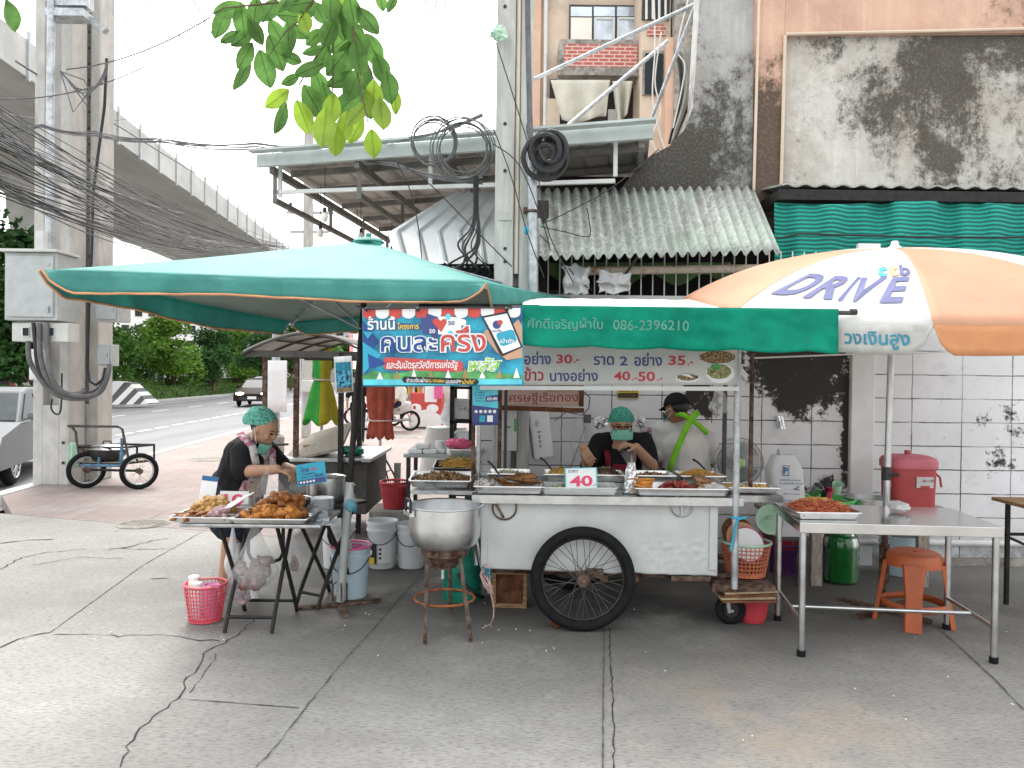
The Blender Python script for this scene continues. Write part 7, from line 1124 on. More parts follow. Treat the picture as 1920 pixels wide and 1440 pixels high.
o, M, w_, h_ = card('price_card', 'white card with pale blue border and a big pink 40 on the cart counter', 1059, 877, 1120, 917, 4.86, 'ink_white', '40', 'ink_pink', .5, 'banner_cyan', 2, sub='ราคา')
text('lettering', '.-', MT['ink_pink'], o, M, h_ * .08, w_ * .1, .03, xy=(w_ * .4, -h_ * .33), z=.003)
for k in range(6): b = MB(); a = k * 1.1; b.box(M @ V((w_ * (.1 + .06 * k) * (1 if k % 2 else -1), h_ * (.36 - .03 * (k % 3)), .003)), (.006, .001, .003), rotm(0, a, 0)); b.build('confetti', MT['banner_cyan' if k % 2 else 'ink_yellow'], o)
o = bagobj('filled_bag', 'shiny tied clear bag of food held upright on the cart counter', P(1183, 931, 4.9) + V((0, 0, 0)), .048, .26, 'bag_clear', 4, .7, cont=('squid', 9, .22)); b = MB(); c_ = P(1183, 915, 4.93)
b.grid(lambda s, t: P(1183 + 17 * math.cos(s * 6.28) * (1 - .55 * t) + 3 * NZ.noise(V((s * 6, t * 5, 1))), 925 - 58 * t, 4.93 + .045 * math.sin(s * 6.28) * (1 - .5 * t) + .012 * NZ.noise(V((s * 9, t * 9, 2)))), 26, 14, True); b.build('foil_lining', MT['foil'], o); b = MB(); b.grid(lambda s, t: P(1183, 868, 4.93).lerp(P(1183 - 6, 846, 5.35), t) + V(((.03 + .03 * t) * math.cos(s * 6.28), .02 * math.sin(s * 6.28), .02 * math.sin(s * 13) * t)), 18, 6, True); b.build('bag_neck', MT['bag_clear'], o, True)
# left table food
zt = TZ + .002
tray('steel tray of fried chicken and sausage sticks at the left corner of the food table', 318, 442, 4.56, 4.92, zt, .04); tray('dark steel tray heaped with orange fried chicken on the food table', 430, 578, 4.56, 4.94, zt, .035, 'tray_steel')
xA, xB = XD(325, 4.6), XD(436, 4.6)
pieces('fried_chicken', 'pale golden fried chicken piece in the left table tray', 'fried chicken', 'drum', 'fried_pale', 24, (xA + .06, xB - .09), (4.7, 4.88), zt + .03, .075, 'golden chicken pieces in the left tray', 21, .5); pieces('chicken_strip', 'thin brown fried strip at the front of the left table tray', 'fried strip', 'strip', 'fried_brown', 18, (xA + .02, xB - .16), (4.58, 4.7), zt + .022, .03, 'fried strips in the left tray', 23, .3); pieces('sausage_stick', 'pinkish sausage at the right of the left table tray', 'sausage', 'link', 'pink_goods', 14, (xB - .15, xB - .03), (4.58, 4.75), zt + .022, .045, 'pink sausages in the left tray', 25, .3)
for k in range(7): p = V((xB - .11 + .012 * k, 4.68, zt + .06 + .003 * k)); b = MB(); b.cyl(p, p + V((.075 + .004 * k, .14, .05 + .004 * k)), .0035, .0045, 6); tag(b.build('paper_stick', MT['foam']), 'white paper stick of a sausage in the left table tray', 'stick', 'white sticks in the left tray')
xA, xB = XD(440, 4.6), XD(572, 4.6)
pieces('fried_chicken', 'big bright orange fried chicken piece at the front of the right table tray', 'fried chicken', 'drum', 'fried', 16, (xA + .07, xB - .05), (4.62, 4.7), zt + .034, .035, 'orange chicken pieces in the right tray', 31, .5, sc=1.1); pieces('fried_chicken', 'brown crusty fried chicken piece heaped at the back of the right table tray', 'fried chicken', 'chunk', 'fried_brown', 56, (xA + .06, xB - .03), (4.7, 4.9), zt + .03, .11, 'brown chicken pieces in the right tray', 33, .7, sc=1.05)
card('price_card', 'white card with a pink 10 behind the left tray of chicken', 412, 921, 466, 945, 5.0, 'ink_white', '10', 'ink_pink', .8); card('price_card', 'white card with a pink 20 behind the right heap of chicken', 494, 928, 552, 952, 5.0, 'ink_white', '20', 'ink_pink', .8)
o, M, w_, h_ = card('payment_stand', 'white payment stand with a blue header behind the left tray', 376, 893, 406, 937, 5.0, 'ink_white', None, None, spin=-6); b = MB(); b.prism([(-w_ / 2, h_ * .3), (w_ / 2, h_ * .3), (w_ / 2, h_ / 2), (-w_ / 2, h_ / 2)], M @ Matrix.Translation((0, 0, .001)), .001); b.build('header', MT['ink_blue'], o); b = MB(); b.box(M @ V((.02, -h_ * .75, -.03)), (.02, .1, .12)); b.build('stand_leg', MT['black_plastic'], o)
o, M, w_, h_ = card('subsidy_card', 'tilted blue card reading 60:40 above the soup pot', 556, 868, 611, 908, 5.05, 'ink_cyan', None, None, .6, None, 10); text('lettering', '60:40', MT['ink_navy'], o, M, None, w_ * .3, .03, xy=(w_ * .26, -h_ * .12), z=.003); text('lettering', 'ไทย', MT['ink_navy'], o, M, h_ * .26, w_ * .28, .02, .2, xy=(-w_ * .2, h_ * .24), z=.003); scrib(o, M, w_ * .1, h_ * .22, w_ * .3, h_ * .12, 'ink_pink', 4); scrib(o, M, -w_ * .08, h_ * .02, w_ * .5, h_ * .08, 'ink_navy', 6); scrib(o, M, -w_ * .12, -h_ * .12, w_ * .46, h_ * .06, 'ink_navy', 7); b = MB(); b.prism([(-w_ * .46, -h_ * .46), (w_ * .46, -h_ * .46), (w_ * .46, -h_ * .24), (-w_ * .46, -h_ * .24)], M @ Matrix.Translation((0, 0, .0015)), .001); b.build('dark_band', MT['ink_navy'], o)
for k in range(5): b = MB(); b.lathe([(0, .001), (.008, .001), (.008, 0)], M @ V((w_ * (-.38 + .11 * k), -h_ * .35, .003)), 10, rotm(R(90), 0, 0)); b.build('round_icon', MT['ink_white'], o)
c_ = V((XD(610, 5.3), 5.35, .69)); o = thing('soup_pot', 'deep steel soup pot on the black table behind the stacked plates', 'pot', c_); b = MB(); b.lathe([(0, .0), (.125, 0), (.13, .01), (.13, .17), (.138, .175), (.126, .17), (.12, .02), (0, .02)], c_, 36); b.build('shell', MT['tray_steel'], o, True); b = MB(); b.lathe([(0, .135), (.124, .135)], c_, 30); b.build('soup', MT['curry'], o); b = MB(); b.tube([c_ + V((-.03, -.02, .14)), c_ + V((.02, -.08, .22))], .008, 6); b.build('ladle', MT['black_plastic'], o, True)
pl0 = None
for k in range(8):
    c_ = V((XD(604, 4.95), 4.98, .69 + .0105 * k)); 
    if pl0 is None: b = MB(); b.lathe([(0, 0), (.05, 0), (.072, .012), (.074, .013), (.05, .003), (0, .003)], c_, 28); pl0 = tag(b.build('side_plate', MT['ink_white'], smooth=True), 'pale plate in the stack beside the soup pot', 'plate', 'plates stacked beside the soup pot')
    else: dup(pl0, pl0.location + V((.002 * math.sin(k * 3), .002 * math.cos(k * 4), .0105 * k)))
c_ = V((XD(545, 5.0), 5.02, .69)); b = MB(); b.lathe([(0, .0), (.1, 0), (.135, .07), (.142, .072), (.13, .062), (.09, .01), (0, .008)], c_, 36); tag(b.build('steel_basin', MT['tray_steel'], smooth=True), 'round steel basin with bagged meat behind the orange chicken', 'basin'); heap('bagged_meat', 'pinkish meat pieces in the steel basin', 'raw_meat', (c_.x - .09, c_.x + .09), (c_.y - .07, c_.y + .07), .71, .06, 60, .022, 'blob', 4)
c_ = V((XD(478, 5.0), 5.02, .69)); b = MB(); b.lathe([(0, 0), (.035, 0), (.042, .08), (.036, .078), (.03, .01), (0, .01)], c_, 24); tag(b.build('sauce_jar', MT['steel_dull'], smooth=True), 'small steel jar of skewers between the two price cards', 'jar')
for k in range(6): p = c_ + V((.012 * (k - 2.5), .0, .02)); b = MB(); b.cyl(p, p + V((.006 * (k - 3) - .012, .01 * (k % 2), .15)), .003, n=5); tag(b.build('skewer', MT['wood']), 'wooden skewer standing in the small steel jar', 'skewer', 'skewers in the steel jar')
for lb, u, v, D, rx, rz, sd_ in (('crumpled clear bags piled in front of the woman at the left table', 520, 935, 5.08, .085, .13, 31), ('clear bag standing left of the skewer jar', 500, 930, 5.08, .07, .19, 33), ('clear bag bunched under the blue card', 560, 925, 5.15, .07, .15, 37)): bagobj('clear_bag', lb, P(u, v, D), rx, rz, 'bag_clear', sd_, .5)
b = MB(); b.grid(lambda s, t: P(545 + 75 * s - 6 * t + 30 * t * (1 - s), 986 - 26 * t, 4.62 + .3 * t) + V((0, 0, .006 + .006 * NZ.noise(V((s * 7, t * 7, 2))))), 18, 12); tag(b.build('clear_sheets', MT['foil'], thick=.004), 'stack of shiny clear bags lying at the right corner of the food table', 'bags')
# noodle tray on the steel table
yN = 4.46; xa, xb = XD(1490, 4.5), XD(1622, 4.42); tray('steel tray of orange red noodles on the steel table', 0, 0, 4.42, 4.76, zt2 + .001, .045, x=(xa, xb)); heap('red_noodles', 'heap of orange red noodles with a pale yellow top', 'noodle_red', (xa + .03, xb - .03), (4.45, 4.73), zt2 + .012, .085, 620, .013, 'noodle', 12, mats=['noodle_red', 'noodle_yellow'])
# ---------------------------------------------------------------- vehicles
def car(label, loc, yaw, mat, L_=4.5, W=1.78, Ht=1.42, kind='sedan', lit=False, grp=None, cat='car', plate=True, name='parked_car'):
    o = thing(name, label, cat, loc, grp); o.rotation_euler = (0, 0, 0); q = rotm(0, 0, R(yaw)); c = V(loc); T = lambda x, y, z: c + q @ V((x, y, z)); hl = L_ / 2
    def ring(xs, y, taper=1): return [T(x, y, z) for x, z in xs]
    prof = [(hl, .3), (hl + .03, .5), (hl - .04, .66), (hl - .25, .76), (hl - 1.15, .92), (-hl + .75, .98), (-hl + .1, .96), (-hl, .82), (-hl - .02, .5), (-hl + .05, .3)]
    if kind == 'pickup': prof = [(hl, .35), (hl + .03, .6), (hl - .05, .92), (hl - .9, 1.02), (hl - 1.2, 1.05), (-hl + .1, 1.05), (-hl, 1.0), (-hl, .5), (-hl + .05, .4)]
    b = MB(); vs = []; n = len(prof)
    for y, k in ((-W / 2, .97), (-W / 2 + .0, 1), (-W / 4, 1.012), (0, 1.015), (W / 4, 1.012), (W / 2, 1), (W / 2, .97)): vs += [T(x * (1 if abs(y) < W / 2 else .985), y * (1 if z < .7 else .96), .3 + (z - .3) * (1 if abs(y) < W / 2 - .1 else .97)) for x, z in prof]
    b.add(vs, [(i * n + j, i * n + (j + 1) % n, i * n + n + (j + 1) % n, i * n + n + j) for i in range(6) for j in range(n)] + [tuple(range(n))[::-1], tuple(range(6 * n, 7 * n))]); b.build('body', MT[mat], o, True)
    cb_ = [(hl - 1.2, .88), (hl - 1.95, Ht - .06), (hl - 2.3, Ht), (-hl + 1.55, Ht - .01), (-hl + 1.2, Ht - .07), (-hl + .45, .92)] if kind == 'sedan' else [(hl - 1.25, 1.0), (hl - 1.85, Ht - .05), (hl - 2.1, Ht), (hl - 3.2, Ht), (hl - 3.4, Ht - .06), (hl - 3.45, 1.0)]
    W2 = W / 2 - .08; n = len(cb_); b = MB(); b.add([T(x, sy * (W2 - .16 * max(0, (z - .9)) / (Ht - .9)), z) for sy in (-1, 1) for x, z in cb_], [tuple(range(n))[::-1], tuple(range(n, 2 * n))] + [(j, (j + 1) % n, n + (j + 1) % n, n + j) for j in range(n)]); b.build('cabin', MT[mat], o, bevel=.04)
    def gl(nm, pts): b = MB(); b.add([T(*p) for p in pts], [tuple(range(len(pts)))]); return b.build(nm, MT['glass_dark'], o, thick=.012)
    e = .012; ws = lambda z: W2 - .16 * (z - .9) / (Ht - .9) + e; (x0, z0), (x1, z1) = cb_[0], cb_[1]; n_ = V((z1 - z0, 0, x0 - x1)).normalized() * .014
    gl('windscreen', [(x0 - .06 + n_.x, sy * ws(z0 + .04) * .93, z0 + .04 + n_.z) if k == 0 else (x1 + .04 + n_.x, sy * ws(z1) * .92, z1 - .04 + n_.z) for sy, k in ((-1, 0), (1, 0), (1, 1), (-1, 1))]); (x0, z0), (x1, z1) = cb_[-1], cb_[-2]; gl('rear_window', [(x0 + .08 - .014, sy * ws(z0 + .06) * .9, z0 + .07) if k == 0 else (x1 - .06 - .014, sy * ws(z1) * .88, z1 - .03) for sy, k in ((-1, 0), (1, 0), (1, 1), (-1, 1))])
    xm = hl - 2.35 if kind == 'sedan' else hl - 2.75
    for sy in (-1, 1):
        zl, zh = (.95, Ht - .1) if kind == 'sedan' else (1.06, Ht - .1); a0 = cb_[0][0] - .22; a1 = cb_[1][0] - .06; b0 = cb_[-1][0] + .35 if kind == 'sedan' else cb_[-1][0] + .12; b1 = cb_[-2][0] + .1
        gl('side_window', [(a0, sy * ws(zl), zl), (xm + .03, sy * ws(zl), zl), (xm + .03, sy * ws(zh), zh), (a1, sy * ws(zh), zh)]); gl('side_window', [(xm - .03, sy * ws(zl), zl), (b0, sy * ws(zl), zl), (b1, sy * ws(zh), zh), (xm - .03, sy * ws(zh), zh)])
        b = MB(); b.sph(T(cb_[0][0] - .25, sy * (W / 2 + .08), 1.0), (.07, .11, .08), 12, 8, q); b.build('mirror', MT[mat], o, True); b = MB(); b.sph(T(hl - .1, sy * (W / 2 - .3), .66), (.13, .2, .07), 12, 8, q); b.build('headlight', MT['headlamp' if lit else 'glass_sky'], o, True); b = MB(); b.box(T(-hl + .02, sy * (W / 2 - .2), .82), (.08, .3, .13), q); b.build('tail_light', MT['car_red'], o)
        b = MB(); b.box(T(xm + .25, sy * (W / 2 + .003), .83), (.16, .02, .025), q); b.build('door_handle', MT[mat], o); b = MB(); b.box(T(xm, sy * (W / 2 + .001), .62), (.012, .008, .5), q); b.build('door_seam', MT['black_plastic'], o)
        for x in (hl - .88, -hl + .92):
            wv = bpy.data.objects.new('wheel', None); C.objects.link(wv); wv.parent = o; p = T(x, sy * (W / 2 - .1), .315); ax = q @ V((0, 1, 0)); b = MB(); b.torus(p, ax, .24, .08, 32, 10); b.cyl(p - ax * .06, p + ax * .06, .21, n=24); b.build('tyre', MT['rubber'], wv, True); b = MB(); b.torus(p + ax * sy * .075, ax, .2, .018, 28, 6); b.cyl(p + ax * sy * .06, p + ax * sy * .09, .04)
            for k in range(10): a = k * .628; b.cyl(p + ax * sy * .082, p + ax * sy * .078 + (q @ V((1, 0, 0)) * math.cos(a) + V((0, 0, math.sin(a)))) * .2, .016, .012, 6)
            b.build('rim', MT['steel'], wv, True)
    b = MB(); b.box(T(hl + .01, 0, .42), (.06, W * .7, .16), q); b.build('grille', MT['black_plastic'], o)
    if plate: b = MB(); b.box(T(hl + .045, 0, .47), (.02, .42, .14), q); b.build('number_plate', MT['ink_white'], o)
    return o
ml = bpy.data.materials.new('headlamp'); ml.use_nodes = True; ml.node_tree.nodes['Principled BSDF'].inputs['Emission Color'].default_value = (1, .93, .75, 1); ml.node_tree.nodes['Principled BSDF'].inputs['Emission Strength'].default_value = 6; MT['headlamp'] = ml
p = P(0, 880, 11.0); car('silver sedan parked at the kerb, front wheel at the left edge', (-8.55, 12.35, -.12), -72, 'car_silver')
p = P(470, 738, 38.5); car('dark brown car driving this way with its headlights on', (p.x, 40, -.12), -82, 'car_brown', lit=True, name='oncoming_car'); p = P(480, 715, 56); car('white car following behind the brown car', (p.x, 58, -.12), -84, 'car_white', name='oncoming_car')
p = P(285, 710, 55); car('white pickup truck parked behind the median trees', (p.x, 56, -.05), 178, 'car_white', 5.1, 1.8, 1.65, 'pickup', cat='truck', name='pickup_truck'); p = P(365, 710, 64); car('white sedan half hidden behind the median bushes', (p.x, 64, -.05), 176, 'car_white'); p = P(-70, 700, 31); car('dark red and white car at the far left edge under the big tree', (p.x, 32, -.05), 60, 'car_red', Ht=1.6); p = P(42, 730, 44); car('pale car behind the left edge hedge', (p.x, 43, -.05), 20, 'car_silver')
def motorbike(label, u, v, D, mat, sc=1):
    c = P(u, v, D); c.z = 0; o = thing('motorbike', label, 'motorbike', c, 'parked motorbikes on the sidewalk'); T = lambda x, y, z: c + V((x, y, z))     # faces -x
    for x in (-.62, .6):
        wv = bpy.data.objects.new('wheel', None); C.objects.link(wv); wv.parent = o; wheel(wv, T(x, 0, .29), .29, .035, 16, rim='steel', hubm='steel_dull', sr=.004)
    b = MB(); b.grid(lambda s, t: T(.62 - 1.0 * s, (.13 - .05 * abs(2 * s - 1)) * math.cos(t * 6.283), .62 + .06 * math.cos(s * 5) + (.13 + .03 * math.sin(s * 6)) * math.sin(t * 6.283)), 16, 14); b.build('tail_body', MT[mat], o, True); b = MB(); b.grid(lambda s, t: T(-.38 - .18 * s, .2 * (1 - .4 * s) * (2 * t - 1), .28 + .5 * s - .05 * (2 * t - 1) ** 2), 8, 8); b.build('leg_shield', MT[mat], o, True, thick=.03)
    b = MB(); b.sph(T(.18, 0, .77), (.38, .13, .055), 16, 8); b.build('seat', MT['black_plastic'], o, True); b = MB(); b.tube([T(-.62, .07, .29), T(-.42, .05, .95)], .022, 8); b.tube([T(-.62, -.07, .29), T(-.42, -.05, .95)], .022, 8); b.build('fork', MT['steel'], o, True); b = MB(); b.tube([T(-.3, .32, 1.0), T(-.4, .1, .98), T(-.4, -.1, .98), T(-.3, -.32, 1.0)], .013, 8); b.build('handlebar', MT['black_metal'], o, True); b = MB(); b.sph(T(-.5, 0, .93), (.09, .14, .1), 12, 8); hl_ = b.build('headlight_cowl', MT[mat], o, True); b = MB(); b.sph(T(-.56, 0, .93), (.04, .08, .06)); b.build('lens', MT['glass_sky'], hl_, True)
    b = MB(); b.sph(T(.0, 0, .34), (.2, .12, .12), 12, 8); b.tube([T(.0, -.12, .27), T(.6, -.14, .33)], .035, 8); b.tube([T(.6, .1, .29), T(.45, .1, .62)], .02, 8); b.build('engine', MT['steel_dull'], o, True); b = MB(); b.grid(lambda s, t: T(-.62 + .33 * math.cos(R(20 + 120 * s)), .06 * (2 * t - 1), .29 + .33 * math.sin(R(20 + 120 * s))), 10, 3); b.build('front_fender', MT[mat], o, True, thick=.01); b = MB(); b.box(T(.72, 0, .66), (.06, .14, .09)); b.build('tail_light', MT['car_red'], o); b = MB(); b.tube([T(.3, .1, .75), T(.6, .1, .86), T(.6, -.1, .86), T(.3, -.1, .75)], .012, 6); b.build('grab_rail', MT['steel'], o)
    return o
motorbike('pale silver motorbike parked before the red freezer', 729, 790, 21.6, 'car_white'); motorbike('dark red motorbike half hidden behind the folded red umbrella', 700, 790, 23.5, 'car_red')
# hand cart by the poles
hc = G(215, 916); hcx = lambda u, v, d=0: P(u, v, hc.y + d); o = thing('hand_cart', 'two wheeled blue and black hand cart parked by the concrete poles', 'hand cart', (hc.x, hc.y, 0))
for u, dd in ((162, .0), (261, -.05)):
    wv = bpy.data.objects.new('wheel', None); C.objects.link(wv); wv.parent = o; c_ = hcx(u, 878, dd); c_.z = .245; wheel(wv, c_, .245, .032, 20, rim='box_grey', yaw=R(38 if u > 200 else 42))
b = MB(); ZZ = lambda u, z, d=0: V((XD(u, hc.y + d), hc.y + d, z)); fr_ = [ZZ(146, .55), ZZ(228, .55), ZZ(290, .55, .5), ZZ(206, .55, .5)]; b.tube(fr_, .016, 6, closed=True); b.tube([p - V((0, 0, .22)) for p in fr_], .016, 6, closed=True)
for p in fr_ + [ZZ(190, .55), ZZ(258, .55, .25)]: b.tube([p, p - V((0, 0, .22))], .014, 6)
b.tube([ZZ(162, .25), ZZ(261, .25, -.05)], .018, 6); b.build('frame', MT['black_metal'], o, True); b = MB(); b.tube([ZZ(146, .5), ZZ(143, .75), ZZ(136, .82), ZZ(128, .835), ZZ(222, .835), ZZ(230, .8), ZZ(236, .6), ZZ(244, .34)], .018, 8); b.build('handle', MT['frame_steel'], o, True); mk('blue_paint', (.07, .2, .33), .6, 0, .4, 12, dirt=(.15, .12, .1), dlo=.5, dhi=.7, ds=9); b = MB()
b.tube([ZZ(228, .3, -.01), ZZ(230, .68, -.01)], .022, 6); b.tube([ZZ(187, .3, -.01), ZZ(187, .56, -.01)], .02, 6); b.tube([ZZ(146, .31, -.02), ZZ(232, .31, -.02)], .02, 6); b.build('blue_bar', MT['blue_paint'], o)
b = MB(); b.add([p - V((0, 0, .21)) for p in fr_], [(0, 1, 2, 3)]); b.build('deck', MT['wood_grey'], o, thick=.02)
c_ = ZZ(202, .36, .2); kt = thing('covered_pot', 'dark lidded wok pot sitting on the hand cart', 'pot', c_); b = MB(); b.lathe([(0, 0), (.18, .01), (.25, .09), (.27, .15), (.28, .155)], c_, 28); b.build('pot', MT['tray_dark'], kt, True); b = MB(); b.lathe([(.28, .16), (.2, .2), (.05, .22), (0, .22)], c_, 28); lid = b.build('lid', MT['steel_dull'], kt, True); b = MB(); b.tube([c_ + V((-.06, 0, .21)), c_ + V((-.05, 0, .26)), c_ + V((.05, 0, .26)), c_ + V((.06, 0, .21))], .01, 6); b.build('lid_handle', MT['black_plastic'], lid)
b = MB(); b.grid(lambda s, t: ZZ(138, .62, -.05) + V((.16 * (s - .5) * (.35 + .65 * t ** .6), .03 * math.sin(s * 9) - .02, -.33 * t)), 14, 10); tag(b.build('green_bag', MT['mint_plastic'], smooth=True, thick=.004), 'pale green plastic bag hanging on the hand cart handle', 'bag')
# ---------------------------------------------------------------- stalls behind
CY = 7.25; xs0, xs1 = XD(522, CY), XD(688, CY); o = thing('closed_cart', 'closed food cart with dark posts, grey roof and a propped board lid behind the seller', 'food cart', ((xs0 + xs1) / 2, 7.9, 0)); b = MB(); b.box(((xs0 + xs1) / 2, 7.85, .5), (xs1 - xs0, 1.15, .5)); b.build('body', MT['frame_steel'], o); b = MB(); b.box(((xs0 + xs1) / 2, 7.85, .765), (xs1 - xs0 + .1, 1.25, .035)); b.build('counter', MT['steel_dull'], o, bevel=.005)
zr_ = 1.78
for u, D in ((556, 7.3), (640, 7.2), (675, 7.6), (497, 8.4)): b = MB(); x = XD(u, D); b.box((x, D, (zr_ + .0) / 2 + (.0 if u in (640, 675) else .3)), (.045, .045, zr_ - (0 if u in (640, 675) else .6))); b.build('post', MT['black_metal' if u > 600 else 'rust'], o)
ax0, ax1 = XD(455, 7.15), XD(694, 7.15); arz = lambda s: zr_ + .19 * (1 - abs(2 * s - 1) ** 1.7)
b = MB(); b.grid(lambda s, t: V((ax0 + (ax1 - ax0) * s + .12 * t, 7.15 + 1.75 * t, arz(s))), 24, 6); b.build('roof_sheet', MT['sheet_under'], o, True, thick=.008); b = MB()
for t in (0, .33, .66, 1): b.tube([V((ax0 + (ax1 - ax0) * s / 12 + .12 * t, 7.15 + 1.75 * t, arz(s / 12) - .02)) for s in range(13)], .012, 6)
for s in (0, .25, .5, .75, 1): b.tube([V((ax0 + (ax1 - ax0) * s, 7.15, arz(s) - .025)), V((ax0 + (ax1 - ax0) * s + .12, 8.9, arz(s) - .025))], .011, 6)
for t in (0.03, .97): beam(b, V((ax0 + .12 * t, 7.15 + 1.75 * t, zr_ - .02)), V((ax1 + .12 * t, 7.15 + 1.75 * t, zr_ - .02)), .04, .06)
b.build('roof_frame', MT['frame_steel'], o); b = MB(); b.add([P(522, 868, 7.25), P(640, 842, 7.3), P(662, 792, 8.2), P(585, 815, 8.25)], [(0, 1, 2, 3)]); b.build('board_lid', MT['wood_grey'], o, thick=.025); b = MB(); b.tube([P(490, 848, 7.4), P(505, 835, 7.4), P(540, 833, 7.6)], .012, 6); b.tube([P(655, 868, 7.1), P(700, 866, 7.4)], .02, 6); b.build('push_bar', MT['frame_steel'], o)
b = MB(); b.sph(P(640, 845, 7.5) + V((.1, 0, .0)), (.12, .08, .05), 14, 8, amp=.6); tag(b.build('green_net_bag', MT['gas_green'], smooth=True), 'dark green net bundle on the closed cart counter', 'bundle'); b = MB(); b.box(P(592, 842, 7.7), (.25, .2, .1), rotm(0, 0, .3)); tag(b.build('cardboard_box', MT['cardboard'], bevel=.004), 'brown cardboard box under the propped board lid', 'box')
o, M, w_, h_, fn = flat_banner('water_poster', 'small hanging blue and white poster with wavy print right of the folded green umbrella', 'poster', 628, 668, 661, 736, 7.0, 'ink_white', spin=4, wave=.003); mk('wave_print', (.02, .12, .45), .5, 0, .9, 30, c2=(.1, .55, .8), lo=.45, hi=.55)
for nm, y0, y1, m_, z in (('print_sky', .06, .34, 'banner_blue', .003), ('print_waves', -.36, .1, 'wave_print', .004), ('print_sand', -.48, -.36, 'cardboard', .003)): b = MB(); b.grid(lambda s, t: fn(V(((s - .5) * w_ * .86, h_ * (y0 + (y1 - y0) * t), z))), 12, 2); b.build(nm, MT[m_], o)
def folded(name, label, u, vt, vn, vb, D, w1, w2, mats, segs=6, pole=None):
    c = P(u, vb, D); zt_, zn, zb_ = P(u, vt, D).z, P(u, vn, D).z, P(u, vb, D).z; o = thing(name, label, 'umbrella', (c.x, D, 0)); k = D / F
    for i, m_ in enumerate(mats):
        b = MB(); a0, a1 = -math.pi + i * 2 * math.pi / len(mats) , -math.pi + (i + 1) * 2 * math.pi / len(mats)
        def fn(s, t):
            a = a0 + (a1 - a0) * s - (math.pi / 2 if len(mats) == 2 else 0) + math.pi; z = zt_ + (zb_ - zt_) * t; tn = (zt_ - zn) / (zt_ - zb_); r = (w1 * (.75 + .25 * math.sin(t / tn * 3.1)) if t < tn else w1 * .8 + (w2 - w1 * .8) * ((t - tn) / (1 - tn)) ** .8) * k / 2; r *= 1 + .16 * math.sin(a * segs) ; z += -.04 * math.cos(a * segs) * t
            return V((c.x + r * math.cos(a), D + r * .7 * math.sin(a), z))
        b.grid(fn, 40, 20); b.build('folded_cloth', MT[m_], o, True, thick=.004)
    b = MB(); b.torus((c.x, D, zn), (0, 0, 1), w1 * k * .42, .012, 20, 6); b.build('tie', MT['rope'], o); b = MB(); b.cyl((c.x, D, .02), (c.x, D, zt_ + .1), .02); b.build('pole', MT['steel_dull'], o, True)
    if pole:
        b = MB()
        for a in (200, 330, 80): d = V((math.cos(R(a)), math.sin(R(a)), 0)); b.tube([V((c.x, D, .42)) + d * .05, V((c.x, D, .0)) + d * .36], .014, 6); b.tube([V((c.x, D, .1)), V((c.x, D, .2)) + d * .2], .009, 5)
        b.cyl((c.x, D, .4), (c.x, D, .46), .05); b.build('tripod', MT['black_metal'], o)
    else: b = MB(); b.lathe([(0, .1), (.1, .1), (.25, .06), (.26, 0)], (c.x, D, 0), 20); b.build('base', MT['pole_concrete'], o, True)
folded('folded_umbrella', 'folded green and olive market umbrella tied with cord behind the closed cart', 603, 615, 712, 792, 9.6, 32, 62, ['cloth_olive', 'cloth_green'], 4); folded('folded_umbrella', 'folded rusty red umbrella on a thin tripod behind the blue banner', 713, 690, 788, 820, 11.2, 46, 46, ['cloth_red_brown'], 8, True)
p = G(516, 862); o = thing('signal_post', 'galvanised steel post with a wrapped foot beside the white banner', 'post', p); b = MB(); b.cyl((p.x, p.y, 0), (p.x, p.y, 3.2), .08, .07); b.build('post', MT['galvanised'], o, True); b = MB(); b.lathe([(.16, 0), (.16, .42), (.12, .46), (.09, .46)], p, 20); b.build('foot_wrap', MT['concrete_old'], o, True)
b = MB(); x0_, x1_ = XD(499, p.y - .12), XD(538, p.y - .12); b.grid(lambda s, t: V((x0_ + (x1_ - x0_) * s, p.y - .13 - .02 * math.sin(s * 6), P(520, 676, p.y).z - t * (P(520, 676, p.y).z - P(520, 772, p.y).z))), 12, 4); o2 = tag(b.build('blank_banner', MT['foam'], smooth=True, thick=.004), 'plain white vertical banner tied to the steel post', 'banner')
p = G(575, 800); p = V((XD(575, 19), 19, 0)); o = thing('utility_pole', 'short concrete post with a white box behind the folded green umbrella', 'pole', p); b = MB(); b.box(p + V((0, 0, 4)), (.2, .2, 8)); b.build('shaft', MT['pole_pale'], o, bevel=.02); b = MB(); b.box(P(578, 724, 18.85), (.3, .25, .3)); b.build('box', MT['box_pale'], o, bevel=.03)
for u, D, hh_ in ((578, 36, 9.5), (560, 60, 9.5)): x = XD(u, D); o = thing('utility_pole', 'pale hazy utility pole with insulators standing above the green umbrella' if D == 36 else 'farther thin utility pole beside the hazy one', 'pole', (x, D, 0)); b = MB(); b.box((x, D, hh_ / 2), (.3, .3, hh_)); b.build('shaft', MT['pole_pale'], o); b = MB(); b.box((x, D, hh_ - .4), (2.2, .12, .12)); b.box((x, D, hh_ - 1.3), (1.8, .12, .12)); b.build('crossarm', MT['pole_concrete'], o); b = MB(); b.cyl((x - .9, D, hh_ - .35), (x - .9, D, hh_ + .05), .07); b.cyl((x + .9, D, hh_ - .35), (x + .9, D, hh_ + .05), .07); b.cyl((x, D, hh_), (x, D, hh_ + .4), .08); b.build('insulator', MT['frame_steel'], o)
